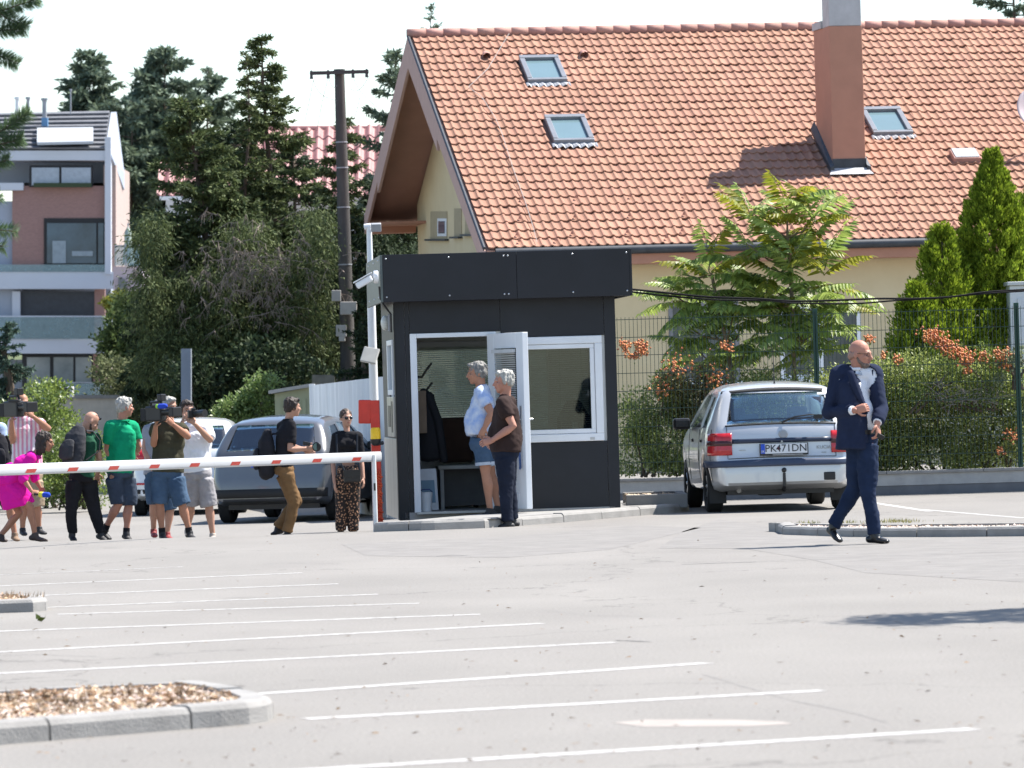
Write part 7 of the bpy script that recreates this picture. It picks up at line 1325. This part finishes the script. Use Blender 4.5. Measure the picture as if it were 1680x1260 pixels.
# ---- backpack builder
def backpack(label, c, yaw, m, size=(.31, .17, .46), lean=0):
    t = thing('backpack', label, 'backpack', c); R = Euler((math.radians(lean), 0, math.radians(yaw))).to_matrix(); X = lambda x, y, z: Vector(c) + R @ Vector((x, y, z)); w_, d, h = size
    g = Geo(); g.tube([X(0, 0, -h / 2), X(0, 0, -h * .2), X(0, .01, h * .25), X(0, .02, h / 2 - .03)], [w_ * .46, w_ * .52, w_ * .47, w_ * .34], 18, ratio=[d / w_, d / w_ * 1.05, d / w_ * .95, d / w_ * .8], side=R @ Vector((1, 0, 0)), round_=True); remesh('bag_body', g, m, t, .012, 2, wr=.014, wf=9)
    g = Geo(); g.tube([X(0, -d * .62, -h * .38), X(0, -d * .66, -h * .12), X(0, -d * .55, .02)], [w_ * .36, w_ * .38, w_ * .30], 14, ratio=.3, side=R @ Vector((1, 0, 0)), round_=True); remesh('front_pocket', g, m, t, .012, 2, wr=.008)
    for s_ in (-1, 1): g = Geo(); g.tube([X(s_ * w_ * .28, d * .4, h * .42), X(s_ * w_ * .32, d * .9, h * .46), X(s_ * w_ * .42, d * 1.5, h * .25), X(s_ * w_ * .5, d * 1.4, -h * .05), X(s_ * w_ * .42, d * .5, -h * .38)], .018, 8, ratio=.45); g.build('strap', m, t, smooth=True)
    g = Geo(); g.tube([X(-.04, d * .3, h * .47), X(-.02, d * .3, h * .55), X(.02, d * .3, h * .55), X(.04, d * .3, h * .47)], .008, 6); g.build('carry_loop', m, t, smooth=True); return t
M_PACK = cloth('backpack_black', (.022, .022, .026), bump=.5); M_PACK2 = cloth('backpack_grey', (.045, .045, .05), bump=.5)
# ---- man in black with brown trousers
person('dark-haired man in a black shirt and brown trousers standing beside the grey silver car', 65.4,
    dict(hd=(480, 668), sl=(463, 699, .12), sr=(478, 697, -.10), el=(470, 730, .2), wl=(500, 738, .05), er=(476, 738, -.16), wr=(502, 736, -.12), pv=(466, 770), hl=(464, 778, .06), hr=(470, 778, -.06), kl=(486, 822, .10), kr=(482, 826, -.05), al=(456, 866, .12), ar=(471, 873, -.04), tl=(446, 876, .10), tr=(478, 879, -.1), hem=(465, 766)),
    118, 2, 0, SK_L, top=BLK, bot=cloth('brown_trousers', (.16, .095, .045), scale=4, var=.25), shoe=M_SHB, hair=DARKH, hcut='thick', b=.98, sleeve=.75, leg='long', body_face=92, ratio=.72, glasses='head', collar=BLK, tr=1.05)
backpack('bulging black backpack worn by the man in brown trousers', W(434, 741, 65.4) + Vector((.02, 0, 0)), -82, M_PACK, (.33, .22, .52), 0)
q = W(519, 733, 65.2); ld = thing('round_reflector', 'small round black framed disc in the hands of the man in brown trousers', 'disc', q); g = Geo(); g.tube([q, q + Vector((.01, .02, .0))], .062, 18); g.build('disc_rim', M_BLACK, ld, smooth=True, bevel=.004); g = Geo(); g.tube([q + Vector((-.001, -.004, 0)), q + Vector((0, -.006, 0))], .045, 18); g.build('disc_face', mat('disc_teal', (.05, .12, .11), rough=.1), ld)
q = W(503, 728, 65.1); g = Geo(); g.box(q, (.09, .06, .05), (0, .2, .2)); tag(g.build('pocket_recorder', M_BLACK, origin=q, bevel=.006), 'small black recorder in the hands of the man in brown trousers', 'recorder')
# ---- crew at the left
def mk(**k): return k
person('man with dark green t-shirt, black trousers and black backpack looking down at the left', 62.7,
    dict(hd=(149, 692), sl=(124, 716, -.1), sr=(156, 719, .12), el=(112, 750, -.12), wl=(122, 775, .10), er=(163, 752, .10), wr=(160, 778, .30), pv=(133, 782), hl=(122, 790, -.03), hr=(145, 790, .05), kl=(117, 832, -.05), kr=(154, 832, .05), al=(118, 874, 0), ar=(165, 874, .05), tl=(122, 887, -.1), tr=(173, 886, -.02), hem=(135, 782)),
    112, 38, 0, SK_L, top=cloth('dark_green_tee', (.018, .075, .045)), bot=BLK, shoe=M_SHB, hair=None, b=1.02, sleeve=.6, leg='slim', body_face=130, beard=hairm('brown_beard', (.06, .035, .025)), glasses='head', tr=1.08)
backpack('black and grey backpack on the back of the man in dark green', W(122, 730, 62.45), -40, M_PACK2, (.33, .19, .46), -14)
person('white-haired man in a bright green polo shirt and denim shorts seen from behind', 62.9,
    dict(hd=(205, 668), sl=(181, 700, -.1), sr=(219, 701, .1), el=(176, 738, .0), wl=(188, 758, -.06), er=(227, 733, .10), wr=(222, 746, .30), pv=(198, 774), hl=(188, 784, -.04), hr=(209, 784, .05), kl=(195, 826, .0), kr=(211, 830, .06), al=(172, 868, .15), ar=(207, 874, .05), tl=(180, 884, .10), tr=(213, 885, -.02), hem=(196, 776)),
    118, 2, 0, SK_R, top=cloth('green_polo', (.006, .27, .13)), bot=cloth('dark_denim', (.03, .04, .065), col2=(.055, .075, .11), scale=4), shoe=M_SHB, hair=WHITEH, hcut='thick', b=1.10, sleeve=.68, leg='shorts', body_face=150, belly=.15, collar=cloth('green_polo', (.006, .27, .13)), socks=BLK)
def videocam(label, c, aim, s=1., blue=True):
    """shoulder camera: body, lens, hood, viewfinder, top light, microphone"""
    t = thing('video_camera', label, 'video camera', c); a = math.radians(aim); fw = Vector((math.sin(a), -math.cos(a), 0)); rt = Vector((math.cos(a), math.sin(a), 0)); up = Vector((0, 0, 1)); R = Matrix((rt, fw, up)).transposed(); X = lambda x, y, z: Vector(c) + (rt * x + fw * y + up * z) * s
    g = Geo(); g.box(X(0, -.02, 0), (.12 * s, .30 * s, .20 * s), R); g.build('camera_body', M_BLACK, t, bevel=.02); g = Geo(); g.box(X(0, -.20, -.01), (.13 * s, .10 * s, .17 * s), R); g.build('battery', M_RUB, t, bevel=.012)
    g = Geo(); g.tube([X(0, .12, .02), X(0, .22, .02), X(0, .24, .02), X(0, .32, .02)], [.045 * s, .048 * s, .056 * s, .056 * s], 16); g.build('lens', M_BLACK, t, smooth=True); g = Geo(); g.box(X(0, .35, .02), (.17 * s, .08 * s, .13 * s), R, 1.); g.build('lens_hood', M_BLACK, t, bevel=.012)
    g = Geo(); g.tube([X(0, -.12, .10), X(0, -.10, .155), X(0, .08, .16), X(0, .12, .10)], .016 * s, 8); g.build('handle', M_BLACK, t, smooth=True); g = Geo(); g.box(X(0, .10, .215), (.10 * s, .08 * s, .09 * s), R); g.build('top_light', M_BLACK, t, bevel=.01); g = Geo(); g.tube([X(0, .10, .15), X(0, .10, .2)], .012, 6); g.build('light_bracket', M_BLACK, t)
    g = Geo(); g.tube([X(.09, .02, .06), X(.12, .14, .06)], [.03 * s, .032 * s], 12); g.build('viewfinder', M_RUB, t, smooth=True)
    g = Geo(); g.tube([X(-.09, .02, .10), X(-.09, .22, .10)], .017 * s, 10, round_=True); mc = g.build('microphone', M_RUB, t, smooth=True)
    if blue: g = Geo(); g.tube([X(-.09, .16, .10), X(-.09, .26, .10)], .034 * s, 14, round_=True); g.build('foam_windshield', mat('mic_blue', (.012, .05, .42), rough=.9), mc, smooth=True); g = Geo(); g.tube([X(-.09, .10, .10), X(-.09, .13, .10)], .03 * s, 12); g.build('mic_ring', mat('mic_lime', (.25, .5, .05), rough=.6), mc, smooth=True)
    return t
person('grey-haired cameraman in an olive t-shirt and jeans shorts aiming a shoulder camera', 62.8,
    dict(hd=(279, 668), sl=(256, 703, .02), sr=(297, 703, .0), el=(252, 729, -.12), wl=(255, 699, -.30), er=(308, 716, -.18), wr=(285, 697, -.36), pv=(274, 775), hl=(264, 785), hr=(288, 785), kl=(262, 828, -.02), kr=(299, 829, -.02), al=(266, 874, .02), ar=(311, 873, .02), tl=(270, 885, -.12), tr=(319, 884, -.12), hem=(276, 776)),
    40, 0, 0, SK_T, top=cloth('olive_tee', (.052, .050, .032)), bot=DEN, shoe=M_SHB, hair=WHITEH, hcut='short', b=1.10, belly=.18, sleeve=.45, leg='shorts', body_face=15, tr=1.08, socks=BLK, hL=((.3, -.4, .8), (-.9, -.3, .1)), hR=((-.6, -.4, .6), (.5, -.8, .2)))
videocam('black shoulder video camera with blue microphone on the shoulder of the olive shirted man', W(257, 679, 62.42), 48, .92)
person('man in a grey t-shirt and jeans shorts mostly hidden behind the cameraman in olive', 64.6,
    dict(hd=(262, 672), sl=(242, 706), sr=(274, 706), el=(237, 738, -.05), wl=(246, 760, -.12), er=(280, 738), wr=(276, 765), pv=(259, 776), hl=(249, 786), hr=(270, 786), kl=(252, 828), kr=(279, 838, .0), al=(252, 870, .1), ar=(274, 875), tl=(254, 880, -.1), tr=(280, 884, -.12), hem=(259, 778)),
    10, 0, 0, SK_L, top=cloth('grey_tee', (.28, .29, .32)), bot=DEN, shoe=mat('red_shoe', (.22, .03, .03), rough=.6), hair=GREYH, sleeve=.5, leg='shorts')
PHO, PP, PB = person('dark-haired photographer in a white shirt and grey shorts raising a camera to his face', 63.9,
    dict(hd=(307, 673), sl=(304, 703, .02), sr=(340, 705, .0), el=(295, 722, -.16), wl=(299, 692, -.27), er=(345, 722, -.12), wr=(320, 696, -.34), pv=(325, 777), hl=(315, 786), hr=(336, 786), kl=(313, 830, .05), kr=(343, 832), al=(308, 870, .15), ar=(349, 877), tl=(310, 880, .0), tr=(349, 886, -.14), hem=(322, 776)),
    22, 2, 0, SK_L, top=WSH, bot=GSH, shoe=mat('pale_shoe', (.38, .34, .30), rough=.7), hair=DARKH, hcut='thick', b=1.06, belly=.12, sleeve=.85, leg='shorts', tr=1.06, body_face=8, hL=((.35, -.35, .8), (-.8, -.3, .1)), hR=((-.5, -.5, .6), (.6, -.7, .2)))
q = W(317, 679, 63.52); pc2 = thing('photo_camera', 'black stills camera with long lens held by the photographer in the white shirt', 'camera', q); R = Matrix.Rotation(math.radians(22), 3, 'Z'); g = Geo(); g.box(q, (.14, .06, .095), R); g.box(q + Vector((0, 0, .055)), (.05, .06, .04), R); g.build('camera_body', M_BLACK, pc2, bevel=.01); g = Geo(); fw = Vector((math.sin(math.radians(50)), -math.cos(math.radians(50)), .02)); g.tube([q, q + fw * .10, q + fw * .11, q + fw * .2], [.036, .038, .045, .05], 16); g.build('lens', M_BLACK, pc2, smooth=True)
# cameraman in pink, magenta woman, man at the very edge
PINKS = mat('pink_striped_shirt', (.62, .42, .50), rough=.9, bump=.3, bscale=26)
_nt = PINKS.node_tree; _b = _nt.nodes['Principled BSDF']; _t = _n(_nt, 'ShaderNodeTexCoord'); _v = _n(_nt, 'ShaderNodeTexWave'); _v.inputs['Scale'].default_value = 5.5; _v.inputs['Distortion'].default_value = 1.2; _nt.links.new(_t.outputs['Object'], _v.inputs[0]); _c = _n(_nt, 'ShaderNodeValToRGB'); _c.color_ramp.elements[0].position = .35; _c.color_ramp.elements[0].color = (.60, .26, .36, 1); _c.color_ramp.elements[1].position = .6; _c.color_ramp.elements[1].color = (.66, .60, .64, 1); _nt.links.new(_v.outputs['Fac'], _c.inputs[0]); _nt.links.new(_c.outputs[0], _b.inputs['Base Color'])
person('balding cameraman in a pink striped shirt and beige shorts at the far left', 67.5,
    dict(hd=(37, 661), sl=(22, 694, .02), sr=(61, 694, .0), el=(20, 724, -.14), wl=(19, 690, -.32), er=(79, 703, -.16), wr=(55, 684, -.36), pv=(47, 780), hl=(37, 790), hr=(58, 790), kl=(38, 832), kr=(61, 832), al=(37, 868, .05), ar=(64, 866, .05), tl=(41, 877, -.1), tr=(74, 875, -.06), hem=(45, 776)),
    32, 2, 0, SK_T, top=PINKS, bot=cloth('beige_shorts', (.30, .23, .16)), shoe=M_SHB, hair=hairm('ginger_fringe', (.20, .12, .08)), hcut='fringe', b=1.12, belly=.2, sleeve=.5, leg='shorts', body_face=12, collar=PINKS, hL=((.3, -.4, .8), (-.9, -.3, .1)), hR=((-.6, -.4, .5), (.5, -.8, .2)))
videocam('black shoulder video camera of the pink shirted cameraman at the left edge', W(24, 671, 67.1), 40, 1.05, False)
MAG = cloth('magenta_dress', (.66, .012, .30), var=.08)
MW, MP, MB = person('dark-haired woman in a magenta dress leaning forward with a microphone at the left edge', 62.4,
    dict(hd=(74, 725), sl=(50, 752, -.12), sr=(54, 752, .10), el=(38, 785, -.18), wl=(52, 806, -.22), er=(58, 785, .14), wr=(66, 800, .12), pv=(10, 786), hl=(13, 796, -.06), hr=(8, 796, .07), kl=(50, 832, -.08), kr=(32, 842, .08), al=(57, 876, -.05), ar=(1, 878, .12), tl=(76, 887, -.08), tr=(10, 887, .1), hem=(12, 792)),
    88, 8, 0, SK_T, top=MAG, bot=MAG, shoe=mat('flat_sandal', (.05, .035, .03), rough=.6), hair=DARKH, hcut='bob', b=.94, sleeve=1.25, leg='short', sex='f', body_face=80, tr=1.0, hL=((1, -.2, -.25), (0, -.7, .7)), ratio=.8)
g = Geo(); pv = MP['pv']; q = MP['hl'].lerp(MP['kl'], .55); q2 = MP['hr'].lerp(MP['kr'], .5); g.tube([pv + Vector((-.06, 0, .16)), pv, q.lerp(q2, .4) + Vector((-.02, 0, .03)), q.lerp(q2, .45) + Vector((.02, 0, -.10))], [.14, .17, .20, .205], 22, ratio=.72, side=(1, 0, .1)); remesh('skirt', g, MAG, MW, .012, 3, wr=.016, wf=8)
q = W(57, 811, 62.15); mi = thing('hand_microphone', 'hand microphone with blue and yellow cover held by the woman in magenta', 'microphone', q); e = W(79, 812, 62.05); d = (e - q); g = Geo(); g.tube([q - d * .2, q + d * .5], .013, 8); g.build('grip', M_BLACK, mi, smooth=True); g = Geo(); g.tube([q + d * .38, q + d * .66], .036, 12); g.build('mic_flag', mat('flag_yellow', (.62, .60, .05), rough=.6), mi, smooth=True, bevel=.004); g = Geo(); g.tube([q + d * .68, q + d * .98], .034, 12, round_=True); g.build('foam_cover', mat('mic_blue', (.012, .05, .42)), mi, smooth=True)
person('person in black with pale blue shirt cropped by the left edge behind the magenta dress', 64.2,
    dict(hd=(-14, 668), sl=(-32, 702), sr=(2, 702), el=(-40, 740), wl=(-30, 765, -.1), er=(6, 735, -.05), wr=(-8, 700, -.3), pv=(-12, 778), hl=(-22, 788), hr=(-2, 788), kl=(-22, 832), kr=(16, 832), al=(-24, 874), ar=(24, 876), tl=(-20, 885, -.12), tr=(29, 886, -.1), hem=(-12, 776)),
    20, 0, 0, SK_T, top=cloth('pale_blue_shirt', (.35, .45, .62)), bot=BLK, shoe=M_TAN, hair=DARKH, sleeve=.6, leg='shorts')
backpack('black bag worn in front by the person cropped by the left edge', W(-2, 741, 63.9), 0, M_PACK, (.26, .14, .42))
